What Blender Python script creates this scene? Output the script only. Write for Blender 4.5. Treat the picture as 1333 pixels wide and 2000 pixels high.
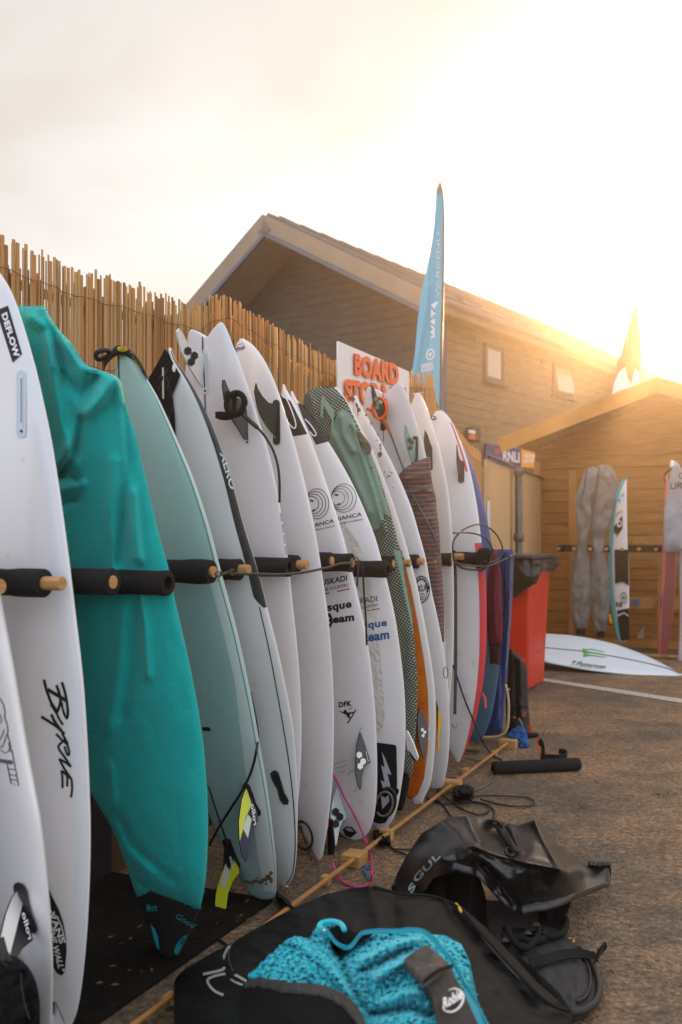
import bpy, bmesh, math, random
import numpy as np
from mathutils import Vector, noise
random.seed(7); np.random.seed(7)
scn = bpy.context.scene
for o in list(bpy.data.objects): bpy.data.objects.remove(o)
COL = scn.collection
# ------------------------------------------------------------------ camera
F = 1944.0; CX = 666.5; HY = 1047.0; CAMH = 1.23
C = np.array([0., 0., CAMH])
cd = bpy.data.cameras.new('camera'); cam = bpy.data.objects.new('camera', cd); COL.objects.link(cam)
cam.location = (0, 0, CAMH); cam.rotation_euler = (math.pi/2, 0, 0)
cd.sensor_fit = 'HORIZONTAL'; cd.sensor_width = 24.0; cd.lens = F/1333*24.0
cd.shift_y = (HY-1000)/1333.0; cd.clip_start = 0.05; cd.clip_end = 3000
cd.dof.use_dof = True; cd.dof.focus_distance = 3.7; cd.dof.aperture_fstop = 3.5
scn.camera = cam
# ------------------------------------------------------------------ sky and sun
SUN_EL = math.radians(12.2); SUN_AZ = math.radians(17.6)      # azimuth to the right of +Y
SD = np.array([math.sin(SUN_AZ)*math.cos(SUN_EL), math.cos(SUN_AZ)*math.cos(SUN_EL), math.sin(SUN_EL)])
w = bpy.data.worlds.new('World'); scn.world = w; w.use_nodes = True
nt = w.node_tree; nt.nodes.clear(); N_ = nt.nodes.new; L_ = nt.links.new
out = N_('ShaderNodeOutputWorld'); bg = N_('ShaderNodeBackground'); bg.inputs[1].default_value = 0.10
sky = N_('ShaderNodeTexSky'); sky.sky_type = 'NISHITA'; sky.sun_disc = False
sky.sun_elevation = SUN_EL; sky.sun_rotation = SUN_AZ; sky.air_density = 1.0; sky.dust_density = 2.0; sky.ozone_density = 1.0
tc = N_('ShaderNodeTexCoord'); mp = N_('ShaderNodeMapping'); mp.inputs['Scale'].default_value = (1.0, 1.0, 2.6)
L_(tc.outputs['Generated'], mp.inputs[0])
nz = N_('ShaderNodeTexNoise'); nz.inputs['Scale'].default_value = 2.1; nz.inputs['Detail'].default_value = 7; nz.inputs['Roughness'].default_value = .5
nz.inputs['Distortion'].default_value = .5
L_(mp.outputs[0], nz.inputs['Vector'])
rmp = N_('ShaderNodeMapRange'); rmp.inputs['From Min'].default_value = .36; rmp.inputs['From Max'].default_value = .66
L_(nz.outputs['Fac'], rmp.inputs['Value'])
dt = N_('ShaderNodeVectorMath'); dt.operation = 'DOT_PRODUCT'; dt.inputs[1].default_value = tuple(SD)
L_(tc.outputs['Generated'], dt.inputs[0])
dr = N_('ShaderNodeMapRange'); dr.inputs['From Min'].default_value = -1.0; dr.inputs['From Max'].default_value = 1.0
L_(dt.outputs['Value'], dr.inputs['Value'])
cr = N_('ShaderNodeValToRGB'); e = cr.color_ramp.elements      # cloud veil: cool away from the sun, brightened there as added fill, cream towards it
e[0].position = 0.0; e[0].color = (.52, .59, .75, 1); e[1].position = 1.0; e[1].color = (.95, .92, .86, 1)
for p_, c_ in ((.25, (.56, .62, .74)), (.55, (.72, .72, .76)), (.76, (.36, .352, .345)), (.93, (.385, .378, .37)), (.975, (.44, .43, .415))):
    x = cr.color_ramp.elements.new(p_); x.color = (*c_, 1)
L_(dr.outputs[0], cr.inputs[0])
cm = N_('ShaderNodeMix'); cm.data_type = 'RGBA'; cm.blend_type = 'MULTIPLY'; cm.inputs[0].default_value = 1.0
clr = N_('ShaderNodeValToRGB'); clr.color_ramp.elements[0].color = (.80, .74, .68, 1); clr.color_ramp.elements[1].color = (1.02, 1.02, 1.02, 1)
L_(rmp.outputs[0], clr.inputs[0]); L_(cr.outputs[0], cm.inputs[6]); L_(clr.outputs[0], cm.inputs[7])
sc_ = N_('ShaderNodeVectorMath'); sc_.operation = 'SCALE'; sc_.inputs['Scale'].default_value = 15.0
L_(cm.outputs[2], sc_.inputs[0])
mx = N_('ShaderNodeMix'); mx.data_type = 'RGBA'; mx.inputs[0].default_value = .94
L_(sky.outputs[0], mx.inputs[6]); L_(sc_.outputs[0], mx.inputs[7])
L_(mx.outputs[2], bg.inputs[0]); L_(bg.outputs[0], out.inputs[0])
sl = bpy.data.lights.new('sun', 'SUN'); sl.energy = 3.6; sl.angle = math.radians(.5); sl.color = (1.0, .55, .24)
so = bpy.data.objects.new('sun', sl); COL.objects.link(so)
so.rotation_euler = Vector(SD).to_track_quat('Z', 'Y').to_euler()
scn.view_settings.view_transform = 'Standard'; scn.view_settings.look = 'None'
scn.view_settings.gamma = 1; scn.view_settings.exposure = 0.74
scn.render.engine = 'CYCLES'
# ------------------------------------------------------------------ row axes (metres)
U = np.array([.413, .911, 0.]); U /= np.linalg.norm(U); P = np.array([U[1], -U[0], 0.]); Z = np.array([0, 0, 1.])
R0 = np.array([-.333, 3.0, 0.])
def RP(s, p=0., z=0.): return R0+U*s+P*p+Z*z
# zoomed-crop readings -> photograph coordinates
def zm(ox, oy, k): return lambda *pts: [(ox+a/k, oy+b/k) for a, b in pts]
ZA = zm(0, 450, 2.858); ZB = zm(0, 1050, 2.962); ZC = zm(0, 1500, 2.962); ZD = zm(280, 600, 3.333); ZE = zm(380, 1150, 3.077)
ZF = zm(560, 650, 3.333); ZG = zm(680, 1050, 3.333); ZH = zm(860, 700, 2.818); ZI = zm(340, 1560, 1.515); ZJ = zm(360, 340, 1.37)
ZK = zm(960, 860, 3.574); ZL = zm(640, 1380, 2.4685); ZM = zm(740, 1580, 2.777); ZN = zm(340, 1700, 2.898); ZS = zm(180, 650, 7.406)
ZT = zm(1180, 880, 4.545); ZR = zm(860, 780, 5.882); ZV = zm(780, 560, 8.0); ZW = zm(780, 340, 8.333)
def rays(x, y):
    x = np.asarray(x, float); y = np.asarray(y, float)
    return np.stack([(x-CX)/F, np.ones_like(x), (HY-y)/F], -1)
class Plane:
    """flat reference surface; at() finds the point of the surface lifted by h along the normal"""
    def __init__(s, G, N):
        s.G = np.array(G, float); s.N = np.array(N, float)/np.linalg.norm(N)
        a = np.cross(Z, s.N)
        s.A = a/np.linalg.norm(a) if np.linalg.norm(a) > 1e-6 else np.array([1., 0, 0]); s.W = np.cross(s.N, s.A)
    def at(s, x, y, h=0.):
        r = rays(x, y); h = np.asarray(h, float)
        t = ((s.G-C)@s.N+h)/(r@s.N)
        return C+r*t[..., None]
    def uv(s, w): d = w-s.G; return np.stack([d@s.A, d@s.W], -1)
GROUND = Plane((0, 0, 0), Z)
def gp(x, y, z=0.): return GROUND.at(x, y, z)
# ------------------------------------------------------------------ materials
M = {}
def mat(name, col, rough=.6, transl=0., bump=None, var=None, metal=0., coat=0., sheen=0., col2=None, stretch=None, spec=.5, trans=0., emit=None, fine=None, coords='Object'):
    if name in M: return M[name]
    m = bpy.data.materials.new(name); m.use_nodes = True; t = m.node_tree; b = t.nodes['Principled BSDF']
    b.inputs['Roughness'].default_value = rough; b.inputs['Metallic'].default_value = metal
    b.inputs['Coat Weight'].default_value = coat; b.inputs['Coat Roughness'].default_value = .10
    b.inputs['Sheen Weight'].default_value = sheen; b.inputs['Specular IOR Level'].default_value = spec
    tcn = t.nodes.new('ShaderNodeTexCoord'); mpn = t.nodes.new('ShaderNodeMapping'); t.links.new(tcn.outputs[coords], mpn.inputs[0])
    if stretch: mpn.inputs['Scale'].default_value = stretch
    if var:
        n = t.nodes.new('ShaderNodeTexNoise'); n.inputs['Scale'].default_value = var[0]; n.inputs['Detail'].default_value = 6; n.inputs['Roughness'].default_value = .6
        t.links.new(mpn.outputs[0], n.inputs['Vector'])
        r = t.nodes.new('ShaderNodeValToRGB'); r.color_ramp.elements[0].position = .32; r.color_ramp.elements[1].position = .68
        c2 = col2 if col2 else tuple(c*(1-var[1]) for c in col)
        r.color_ramp.elements[0].color = (*c2, 1); r.color_ramp.elements[1].color = (*col, 1)
        t.links.new(n.outputs['Fac'], r.inputs[0]); t.links.new(r.outputs[0], b.inputs['Base Color'])
        rr = t.nodes.new('ShaderNodeMapRange'); rr.inputs['To Min'].default_value = min(1, rough+.1); rr.inputs['To Max'].default_value = max(.03, rough-.08)
        t.links.new(n.outputs['Fac'], rr.inputs['Value']); t.links.new(rr.outputs[0], b.inputs['Roughness'])
    else: b.inputs['Base Color'].default_value = (*col, 1)
    if bump:
        n2 = t.nodes.new('ShaderNodeTexNoise'); n2.inputs['Scale'].default_value = bump[0]; n2.inputs['Detail'].default_value = 5
        t.links.new(mpn.outputs[0], n2.inputs['Vector'])
        bp = t.nodes.new('ShaderNodeBump'); bp.inputs['Strength'].default_value = bump[1]; bp.inputs['Distance'].default_value = .01
        t.links.new(n2.outputs['Fac'], bp.inputs['Height']); t.links.new(bp.outputs[0], b.inputs['Normal'])
    if trans: b.inputs['Transmission Weight'].default_value = trans
    if transl:
        o2 = t.nodes['Material Output']; ms_ = t.nodes.new('ShaderNodeMixShader'); ms_.inputs[0].default_value = transl; tb = t.nodes.new('ShaderNodeBsdfTranslucent')
        tb.inputs[0].default_value = (*(min(1, c*1.5) for c in col), 1); t.links.new(b.outputs[0], ms_.inputs[1]); t.links.new(tb.outputs[0], ms_.inputs[2]); t.links.new(ms_.outputs[0], o2.inputs['Surface'])
    M[name] = m; return m
WHITE = mat('board_white', (.80, .80, .82), .24, var=(1.7, .05), col2=(.72, .70, .68), bump=(9, .03), coat=.6)
CREAM = mat('board_cream', (.77, .74, .69), .34, var=(2.6, .07), bump=(40, .015), coat=.3)
MINT = mat('board_mint', (.48, .66, .63), .25, var=(1.6, .14), coat=.5)
BLUEB = mat('board_blue', (.10, .15, .36), .35, var=(2, .15), coat=.3)
BLACK = mat('black_print', (.010, .010, .012), .5, spec=.3)
GREYP = mat('grey_print', (.10, .10, .11), .5)
WPRINT = mat('white_print', (.78, .78, .78), .5)
EVA = mat('black_eva_foam', (.012, .012, .013), .9, spec=.2, bump=(260, .35))
FOAM = mat('pipe_foam', (.013, .013, .014), .85, spec=.25, bump=(120, .25), var=(6, .3))
WOOD = mat('pine', (.56, .30, .10), .6, var=(7, .35), stretch=(1, 1, 14), bump=(30, .25))
WOOD2 = mat('pine_batten', (.52, .25, .07), .6, var=(9, .4), bump=(40, .25))
FINBLK = mat('fin_black', (.014, .014, .015), .3, coat=.2)
FINWHT = mat('fin_white', (.72, .72, .68), .3, coat=.2)
CORD = mat('leash_black', (.012, .012, .013), .5)
STRAP = mat('webbing', (.010, .010, .011), .85, spec=.2, bump=(300, .3))
# ------------------------------------------------------------------ object helpers
def tag(o, label=None, cat=None, group=None, kind=None):
    if label: o['label'] = label
    if cat: o['category'] = cat
    if group: o['group'] = group
    if kind: o['kind'] = kind
    return o
WL = {}
def thing(name, loc, label, cat, group=None):
    o = bpy.data.objects.new(name, None); o.empty_display_size = .1; COL.objects.link(o); o.location = tuple(loc)
    WL[o.name] = np.array(loc, float); tag(o, label, cat, group); return o
def wloc(o): return WL.get(o.name, np.zeros(3))
def obj(name, V, Fc, m, parent=None, smooth=False, loc=None, uv=None):
    base = wloc(parent) if parent else (np.array(loc, float) if loc is not None else np.zeros(3))
    V = np.asarray(V, float)-base
    me = bpy.data.meshes.new(name); me.from_pydata([tuple(v) for v in V], [], [tuple(int(i) for i in f) for f in Fc]); me.validate()
    if uv is not None:
        l = me.uv_layers.new(name='uv'); uv = np.asarray(uv)
        for lp in me.loops: l.data[lp.index].uv = tuple(uv[lp.vertex_index])
    if smooth: me.shade_smooth()
    if m: me.materials.append(m)
    o = bpy.data.objects.new(name, me); COL.objects.link(o)
    if parent: o.parent = parent; WL[o.name] = base
    else: o.location = tuple(base); WL[o.name] = base
    return o
def merge(*ms):
    V = []; Fc = []; k = 0
    for v, f in ms:
        V += [np.asarray(q, float) for q in v]; Fc += [tuple(i+k for i in g) for g in f]; k += len(v)
    return V, Fc
def box(o, a, b, c):
    """box from corner o with edge vectors a,b,c"""
    o, a, b, c = (np.array(q, float) for q in (o, a, b, c))
    V = [o, o+a, o+a+b, o+b, o+c, o+a+c, o+a+b+c, o+b+c]
    Fc = [(0, 3, 2, 1), (4, 5, 6, 7), (0, 1, 5, 4), (1, 2, 6, 5), (2, 3, 7, 6), (3, 0, 4, 7)]
    if np.dot(np.cross(a, b), c) < 0: Fc = [f[::-1] for f in Fc]
    return V, Fc
def bevel(o, w=.003, seg=2):
    m = o.modifiers.new('bevel', 'BEVEL'); m.width = w; m.segments = seg; m.limit_method = 'ANGLE'; return o
def frame(d):
    d = d/np.linalg.norm(d); a = np.cross(d, Z if abs(d[2]) < .95 else np.array([1., 0, 0])); a /= np.linalg.norm(a)
    return a, np.cross(d, a)
def smooth_path(pts, n=8):
    pts = [np.array(p, float) for p in pts]
    if len(pts) < 3: return pts
    q = [2*pts[0]-pts[1]]+pts+[2*pts[-1]-pts[-2]]; o = []
    for i in range(1, len(q)-2):
        for k in range(n):
            t = k/n; a, b, c, d = q[i-1:i+3]
            o.append(.5*((2*b)+(-a+c)*t+(2*a-5*b+4*c-d)*t*t+(-a+3*b-3*c+d)*t**3))
    return o+[pts[-1]]
def tube(pts, r, seg=8, sm=True, n=6):
    pts = smooth_path(pts, n) if sm else [np.array(p, float) for p in pts]
    V = []; Fc = []; a = None
    for i, p in enumerate(pts):
        d = pts[min(i+1, len(pts)-1)]-pts[max(i-1, 0)]
        if np.linalg.norm(d) < 1e-9: d = np.array([0, 0, 1.])
        d /= np.linalg.norm(d)
        if a is None: a, b = frame(d)
        else:
            a = a-d*np.dot(a, d); a /= np.linalg.norm(a); b = np.cross(d, a)
        rr = r(i/(len(pts)-1)) if callable(r) else r
        for k in range(seg):
            t = 2*math.pi*k/seg; V.append(p+rr*(a*math.cos(t)+b*math.sin(t)))
    for i in range(len(pts)-1):
        for k in range(seg):
            k2 = (k+1) % seg; Fc.append((i*seg+k, i*seg+k2, (i+1)*seg+k2, (i+1)*seg+k))
    Fc.append(tuple(range(seg))[::-1]); Fc.append(tuple((len(pts)-1)*seg+k for k in range(seg)))
    return V, Fc
def lathe(p0, axis, prof, seg=24):
    """profile [(distance along axis, radius)]"""
    axis = axis/np.linalg.norm(axis); a, b = frame(axis); V = []; Fc = []
    for (d, r) in prof:
        for k in range(seg):
            t = 2*math.pi*k/seg; V.append(p0+axis*d+r*(a*math.cos(t)+b*math.sin(t)))
    for i in range(len(prof)-1):
        for k in range(seg):
            k2 = (k+1) % seg; Fc.append((i*seg+k, i*seg+k2, (i+1)*seg+k2, (i+1)*seg+k))
    return V, Fc
# --- flat shapes in reading coordinates, laid on a surface
def refine(V2, Fc, maxlen):
    bm = bmesh.new(); vs = [bm.verts.new((a, b, 0)) for a, b in V2]
    for f in Fc:
        try: bm.faces.new([vs[i] for i in f])
        except ValueError: pass
    bm.normal_update(); bmesh.ops.triangulate(bm, faces=bm.faces[:], ngon_method='EAR_CLIP')
    for _ in range(5):
        es = [e for e in bm.edges if e.calc_length() > maxlen]
        if not es: break
        bmesh.ops.subdivide_edges(bm, edges=es, cuts=1); bmesh.ops.triangulate(bm, faces=[f for f in bm.faces if len(f.verts) > 3])
    for f in bm.faces:
        if f.normal.z < 0: f.normal_flip()
    bm.verts.index_update()
    be = [(e.verts[0].index, e.verts[1].index) for e in bm.edges if e.is_boundary]
    V = np.array([(v.co.x, v.co.y) for v in bm.verts]); Fo = [tuple(v.index for v in f.verts)[::-1] for f in bm.faces]
    bm.free(); return V, Fo, be
def lay(name, surf, V2, Fc, m, parent, off=.0016, th=0., maxlen=11, heights=None):
    V, Fo, be = refine(V2, Fc, maxlen)
    if len(V) == 0: return None
    h = np.full(len(V), off+th)
    if heights is not None: h = h+heights(V)
    W = list(surf.at(V[:, 0], V[:, 1], h)); n = len(W)
    if th > 0:
        W += list(surf.at(V[:, 0], V[:, 1], h-th-off)); Fo = list(Fo)+[(a, b, b+n, a+n) for a, b in be]
    return obj(name, W, Fo, m, parent)
def poly(name, surf, pts, m, parent, **k):
    return lay(name, surf, pts, [tuple(range(len(pts)))], m, parent, **k)
def band2d(pts, wd, closed=False):
    pts = [np.array(p, float) for p in pts]; n = len(pts); L = []; R = []
    for i in range(n):
        a = pts[(i-1) % n] if closed else pts[max(i-1, 0)]; b = pts[(i+1) % n] if closed else pts[min(i+1, n-1)]
        d = b-a; d = d/(np.linalg.norm(d)+1e-9); q = np.array([-d[1], d[0]]); w_ = (wd[i] if hasattr(wd, '__len__') else wd)/2
        L.append(pts[i]+q*w_); R.append(pts[i]-q*w_)
    V = L+R; Fc = [(i, i+1, n+i+1, n+i) for i in range(n-1)]
    if closed: Fc.append((n-1, 0, n, 2*n-1))
    return V, Fc
def sp2(pts, n=5): return [tuple(p[:2]) for p in smooth_path([(a, b, 0) for a, b in pts], n)]
def stroke(name, surf, pts, wd, m, parent, closed=False, sm=True, **k):
    if sm and not closed: pts = sp2(pts)
    V, Fc = band2d(pts, wd, closed); return lay(name, surf, V, Fc, m, parent, **k)
def ell(cx, cy, rx, ry, n=28, rot=0, a0=0, a1=360):
    o = []; cl = abs(a1-a0) >= 360
    for i in range(n if cl else n+1):
        t = math.radians(a0+(a1-a0)*i/n); x = rx*math.cos(t); y = ry*math.sin(t); c, s = math.cos(math.radians(rot)), math.sin(math.radians(rot))
        o.append((cx+x*c-y*s, cy+x*s+y*c))
    return o
TX = {}
def text2d(s, bold=0., shear=0.):
    k = (s, bold, shear)
    if k not in TX:
        cu = bpy.data.curves.new('t', 'FONT'); cu.body = s; cu.offset = bold; cu.shear = shear; cu.resolution_u = 3; cu.space_character = 1.0+bold*1.5
        o = bpy.data.objects.new('t', cu); COL.objects.link(o); bpy.context.view_layer.update()
        me = bpy.data.meshes.new_from_object(o.evaluated_get(bpy.context.evaluated_depsgraph_get()))
        V = np.array([v.co[:2] for v in me.vertices]); Fc = [tuple(p.vertices) for p in me.polygons]
        bpy.data.objects.remove(o); bpy.data.curves.remove(cu); bpy.data.meshes.remove(me)
        mn = V.min(0); V = (V-mn)/(V.max(0)-mn); TX[k] = (V, Fc)
    return TX[k]
def text(name, surf, s, p0, p1, p3, m, parent, bold=.02, shear=0., **k):
    """p0 = lower left, p1 = lower right, p3 = upper left corner of the word"""
    V, Fc = text2d(s, bold, shear); p0, p1, p3 = (np.array(q, float) for q in (p0, p1, p3))
    V2 = p0+V[:, :1]*(p1-p0)+V[:, 1:]*(p3-p0); return lay(name, surf, V2, Fc, m, parent, **k)
def hexes(surf, cs, r, m, parent, rot=0, ry=None, **k):
    for c in cs: poly('hexagon_mark', surf, ell(c[0], c[1], r, ry or r, 6, rot=0, a0=rot, a1=rot+360), m, parent, **k)
LP = [None, 0]
def FS_(o=.0): return Off(LP[0], .0035+o)
class Off:
    """a surface lifted by a constant height"""
    def __init__(s, surf, o): s.s = surf; s.o = o
    def at(s, x, y, h=0.): return s.s.at(x, y, np.asarray(h)+s.o)
    def uv(s, w): return s.s.uv(w)
def fin(surf, pts, m, parent, name='fin', th=.006, **k):
    """flat upright blade: readings (x, y, height above the board) fix the blade's own plane; panels are laid on the last blade"""
    if name == 'fin_panel':
        LP[1] += 1; return poly(name, Off(LP[0], .0032+.0012*LP[1]), [(a, b) for a, b, h in pts], m, parent, off=0.)
    V = np.array([surf.at(np.array([a]), np.array([b]), np.array([h]))[0] for a, b, h in pts]); c = V.mean(0)
    nn = np.linalg.svd(V-c)[2][2]; nn = nn if nn@(C-c) > 0 else -nn
    if abs(nn@(C-c))/np.linalg.norm(C-c) < .25: nn = nn+.35*(C-c)/np.linalg.norm(C-c); nn /= np.linalg.norm(nn)
    pl = Plane(c, nn); LP[0] = pl; LP[1] = 0; P2 = [(a, b) for a, b, h in pts]
    ff, Fo, be = refine(P2, [tuple(range(len(P2)))], 14); n = len(ff)
    W = list(pl.at(ff[:, 0], ff[:, 1], th/2))+[q-pl.N*th for q in pl.at(ff[:, 0], ff[:, 1], th/2)]
    Fa = list(Fo)+[tuple(i+n for i in f[::-1]) for f in Fo]+[(a, b, b+n, a+n) for a, b in be]
    o = obj(name, W, Fa, m, parent); bm = bmesh.new(); bm.from_mesh(o.data); bmesh.ops.recalc_face_normals(bm, faces=bm.faces[:]); bm.to_mesh(o.data); bm.free(); return o
def dist_poly(X, Y, pts):
    d = np.full(X.shape, 1e9)
    for (x0, y0), (x1, y1) in zip(pts[:-1], pts[1:]):
        dx, dy = x1-x0, y1-y0; t = np.clip(((X-x0)*dx+(Y-y0)*dy)/(dx*dx+dy*dy+1e-9), 0, 1)
        d = np.minimum(d, np.hypot(X-x0-t*dx, Y-y0-t*dy))
    return d
def ridges(X, Y, rs):
    h = np.zeros_like(X)
    for pts, amp, wd in rs: h += amp*np.exp(-(dist_poly(X, Y, pts)/wd)**2)
    return h
def vnoise(X, Y, sx, sy, seed=0, oct=3):
    out = np.empty(X.size); xf = X.ravel()/sx; yf = Y.ravel()/sy
    for i in range(X.size): out[i] = noise.fractal((xf[i], yf[i], seed*7.3), 1., 2., oct)
    return out.reshape(X.shape)
def patch(name, surf, rows, m, parent=None, th=.03, h=None, axis='y', n=(60, 30), back=.012, pw=2.5, loc=None, nz=None, base=0., smooth_rows=True):
    """padded cloth-like body: rows (v, lo, hi) read along one axis; front bulges th at the middle, back is closed"""
    rows = sorted(rows); v = np.array([r[0] for r in rows], float); lo = np.array([r[1] for r in rows], float); hi = np.array([r[2] for r in rows], float)
    tv = np.linspace(0, 1, n[0]); vv = v[0]+(v[-1]-v[0])*(tv*.8+.2*(1-np.cos(math.pi*tv))/2)
    ll = np.interp(vv, v, lo); hh = np.interp(vv, v, hi)
    if smooth_rows:
        k = np.array([1, 2, 3, 2, 1.])/9
        for _ in range(1):
            ll[2:-2] = np.convolve(ll, k, 'valid'); hh[2:-2] = np.convolve(hh, k, 'valid')
    c = -np.cos(np.linspace(0, math.pi, n[1])); c = c*.75+np.linspace(-1, 1, n[1])*.25
    Vv, Cc = np.meshgrid(vv, c, indexing='ij'); X = ll[:, None]+(hh-ll)[:, None]*(Cc+1)/2; Y = Vv
    if axis == 'x': X, Y = Vv.copy(), X
    prof = np.maximum(0, 1-np.abs(Cc)**pw)**.5
    ee = np.minimum(1, np.minimum(tv, 1-tv)*14)[:, None]**.5
    hgt = base+th*prof*ee
    if h is not None: hgt = hgt+h(X, Y)*np.minimum(1, prof*1.6)
    if nz: hgt = hgt+nz[0]*vnoise(X, Y, nz[1], nz[2], nz[3] if len(nz) > 3 else 0)*np.minimum(1, prof*2)
    W = surf.at(X, Y, hgt); Wb = surf.at(X, Y, base-back*prof*ee)
    a, b = X.shape; V = list(W.reshape(-1, 3))+list(Wb.reshape(-1, 3)); Fc = []; K = a*b
    for i in range(a-1):
        for j in range(b-1):
            q = (i*b+j, i*b+j+1, (i+1)*b+j+1, (i+1)*b+j); Fc.append(q[::-1]); Fc.append(tuple(x+K for x in q))
    for i in range(a-1):
        for j in (0, b-1): Fc.append((i*b+j, (i+1)*b+j, (i+1)*b+j+K, i*b+j+K))
    for j in range(b-1):
        for i in (0, a-1): Fc.append((i*b+j, i*b+j+1, i*b+j+1+K, i*b+j+K))
    uv = np.concatenate([surf.uv(W.reshape(-1, 3)), surf.uv(Wb.reshape(-1, 3))])
    o = obj(name, V, Fc, m, parent, smooth=True, loc=loc, uv=uv)
    me = o.data; bm = bmesh.new(); bm.from_mesh(me); bmesh.ops.recalc_face_normals(bm, faces=bm.faces[:]); bm.to_mesh(me); bm.free()
    hf = lambda x, y: base+th*.6
    return o
def wire(name, pts, r, m, parent=None, loc=None, **k):
    V, Fc = tube(pts, r, **k); return obj(name, V, Fc, m, parent, smooth=True, loc=loc)
def rbf(ctrl):
    """height through scattered readings (x, y, z), linear kernel so that folds stay crisp"""
    c = np.array(ctrl, float); X = c[:, :2]/100; d = np.linalg.norm(X[:, None]-X[None], axis=-1); n = len(c)
    A = np.zeros((n+3, n+3)); A[:n, :n] = -d+np.eye(n)*-.0; A[:n, n] = 1; A[:n, n+1:] = X; A[n:, :n] = A[:n, n:].T
    s = np.linalg.solve(A+np.eye(n+3)*1e-9, np.concatenate([c[:, 2], np.zeros(3)]))
    def f(x, y):
        q = np.stack([np.asarray(x, float).ravel()/100, np.asarray(y, float).ravel()/100], -1)
        k = -np.linalg.norm(q[:, None]-X[None], axis=-1)
        return (k@s[:n]+s[n]+q@s[n+1:]).reshape(np.shape(x))
    return f
def fuzz(o, parent, n, ln, m, seed=1, name='fibre', w=.00045):
    rng = np.random.RandomState(seed); ps = [p for p in o.data.polygons if p.area > 1e-9 and p.normal.dot(Vector(tuple(C-wloc(parent)))-p.center) > -.02]
    if not ps: return
    V = []; Fc = []; idx = rng.randint(0, len(ps), n)
    for i in idx:
        p = ps[i]; c = np.array(p.center)+wloc(parent); nn = np.array(p.normal); d = nn*.7+rng.normal(0, .6, 3); d /= np.linalg.norm(d); s_ = np.cross(d, rng.normal(0, 1, 3)); s_ /= np.linalg.norm(s_)+1e-9; l = ln*rng.uniform(.5, 1.3); c = c+rng.normal(0, .0015, 3); k = len(V)
        V += [c-s_*w, c+s_*w, c+d*l]; Fc.append((k, k+1, k+2))
    tag(obj(name, V, Fc, m, parent), kind='stuff')
# ================================================================== SETTING
def ground_mat():
    m = bpy.data.materials.new('asphalt'); m.use_nodes = True; t = m.node_tree; b = t.nodes['Principled BSDF']; n = t.nodes.new; l = t.links.new
    tcn = n('ShaderNodeTexCoord')
    def nz_(sc, det=5, ro=.6):
        q = n('ShaderNodeTexNoise'); q.inputs['Scale'].default_value = sc; q.inputs['Detail'].default_value = det; q.inputs['Roughness'].default_value = ro; l(tcn.outputs['Object'], q.inputs['Vector']); return q
    def ramp(src, a, b_, p0=.35, p1=.65):
        r = n('ShaderNodeValToRGB'); r.color_ramp.elements[0].color = (*a, 1); r.color_ramp.elements[1].color = (*b_, 1); r.color_ramp.elements[0].position = p0; r.color_ramp.elements[1].position = p1; l(src, r.inputs[0]); return r
    def mul(a, b_, mode='MULTIPLY', f=1.):
        x = n('ShaderNodeMix'); x.data_type = 'RGBA'; x.blend_type = mode; x.inputs[0].default_value = f; l(a, x.inputs[6]); l(b_, x.inputs[7]); return x
    big = nz_(.8, 6); mid = nz_(5, 6, .7); fine = nz_(38, 8, .75); grit = nz_(16, 6, .7)
    vo = n('ShaderNodeTexVoronoi'); vo.inputs['Scale'].default_value = 85; l(tcn.outputs['Object'], vo.inputs['Vector'])
    vc = n('ShaderNodeSeparateColor'); l(vo.outputs['Color'], vc.inputs[0])
    base = ramp(fine.outputs['Fac'], (.074, .058, .044), (.39, .29, .19), .33, .70)
    tone = ramp(big.outputs['Fac'], (.55, .56, .60), (1.30, 1.08, .88), .38, .62)
    tone2 = ramp(mid.outputs['Fac'], (.62, .62, .64), (1.22, 1.16, 1.08), .35, .65)
    stone = ramp(vc.outputs[0], (.60, .58, .56), (1.5, 1.45, 1.35), .05, .98)
    c = mul(mul(base.outputs[0], tone.outputs[0]).outputs[2], tone2.outputs[0]); c = mul(c.outputs[2], stone.outputs[0], f=.75)
    l(c.outputs[2], b.inputs['Base Color']); b.inputs['Roughness'].default_value = .72
    bp1 = n('ShaderNodeBump'); bp1.inputs['Strength'].default_value = .9; bp1.inputs['Distance'].default_value = .012; l(grit.outputs['Fac'], bp1.inputs['Height'])
    bp2 = n('ShaderNodeBump'); bp2.inputs['Strength'].default_value = .9; bp2.inputs['Distance'].default_value = .006; l(vo.outputs['Distance'], bp2.inputs['Height']); bp2.invert = True; l(bp1.outputs[0], bp2.inputs['Normal'])
    bp3 = n('ShaderNodeBump'); bp3.inputs['Strength'].default_value = .8; bp3.inputs['Distance'].default_value = .004; l(fine.outputs['Fac'], bp3.inputs['Height']); l(bp2.outputs[0], bp3.inputs['Normal']); l(bp3.outputs[0], b.inputs['Normal'])
    return m
ASPH = ground_mat()
g = obj('ground', [(-400, -400, 0), (400, -400, 0), (400, 400, 0), (-400, 400, 0)], [(0, 1, 2, 3)], ASPH); tag(g, kind='structure')
# worn painted line
PAINT = mat('worn_paint', (.55, .52, .46), .7, var=(30, .45), bump=(80, .3))
a_ = gp(1060, 1325); b_ = gp(1345, 1368); a2 = gp(1060, 1331); b2 = gp(1345, 1376)
ln = obj('painted_line', [a_+Z*.004, b_+Z*.004, b2+Z*.004, a2+Z*.004], [(0, 3, 2, 1)], PAINT); tag(ln, kind='structure')
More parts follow.
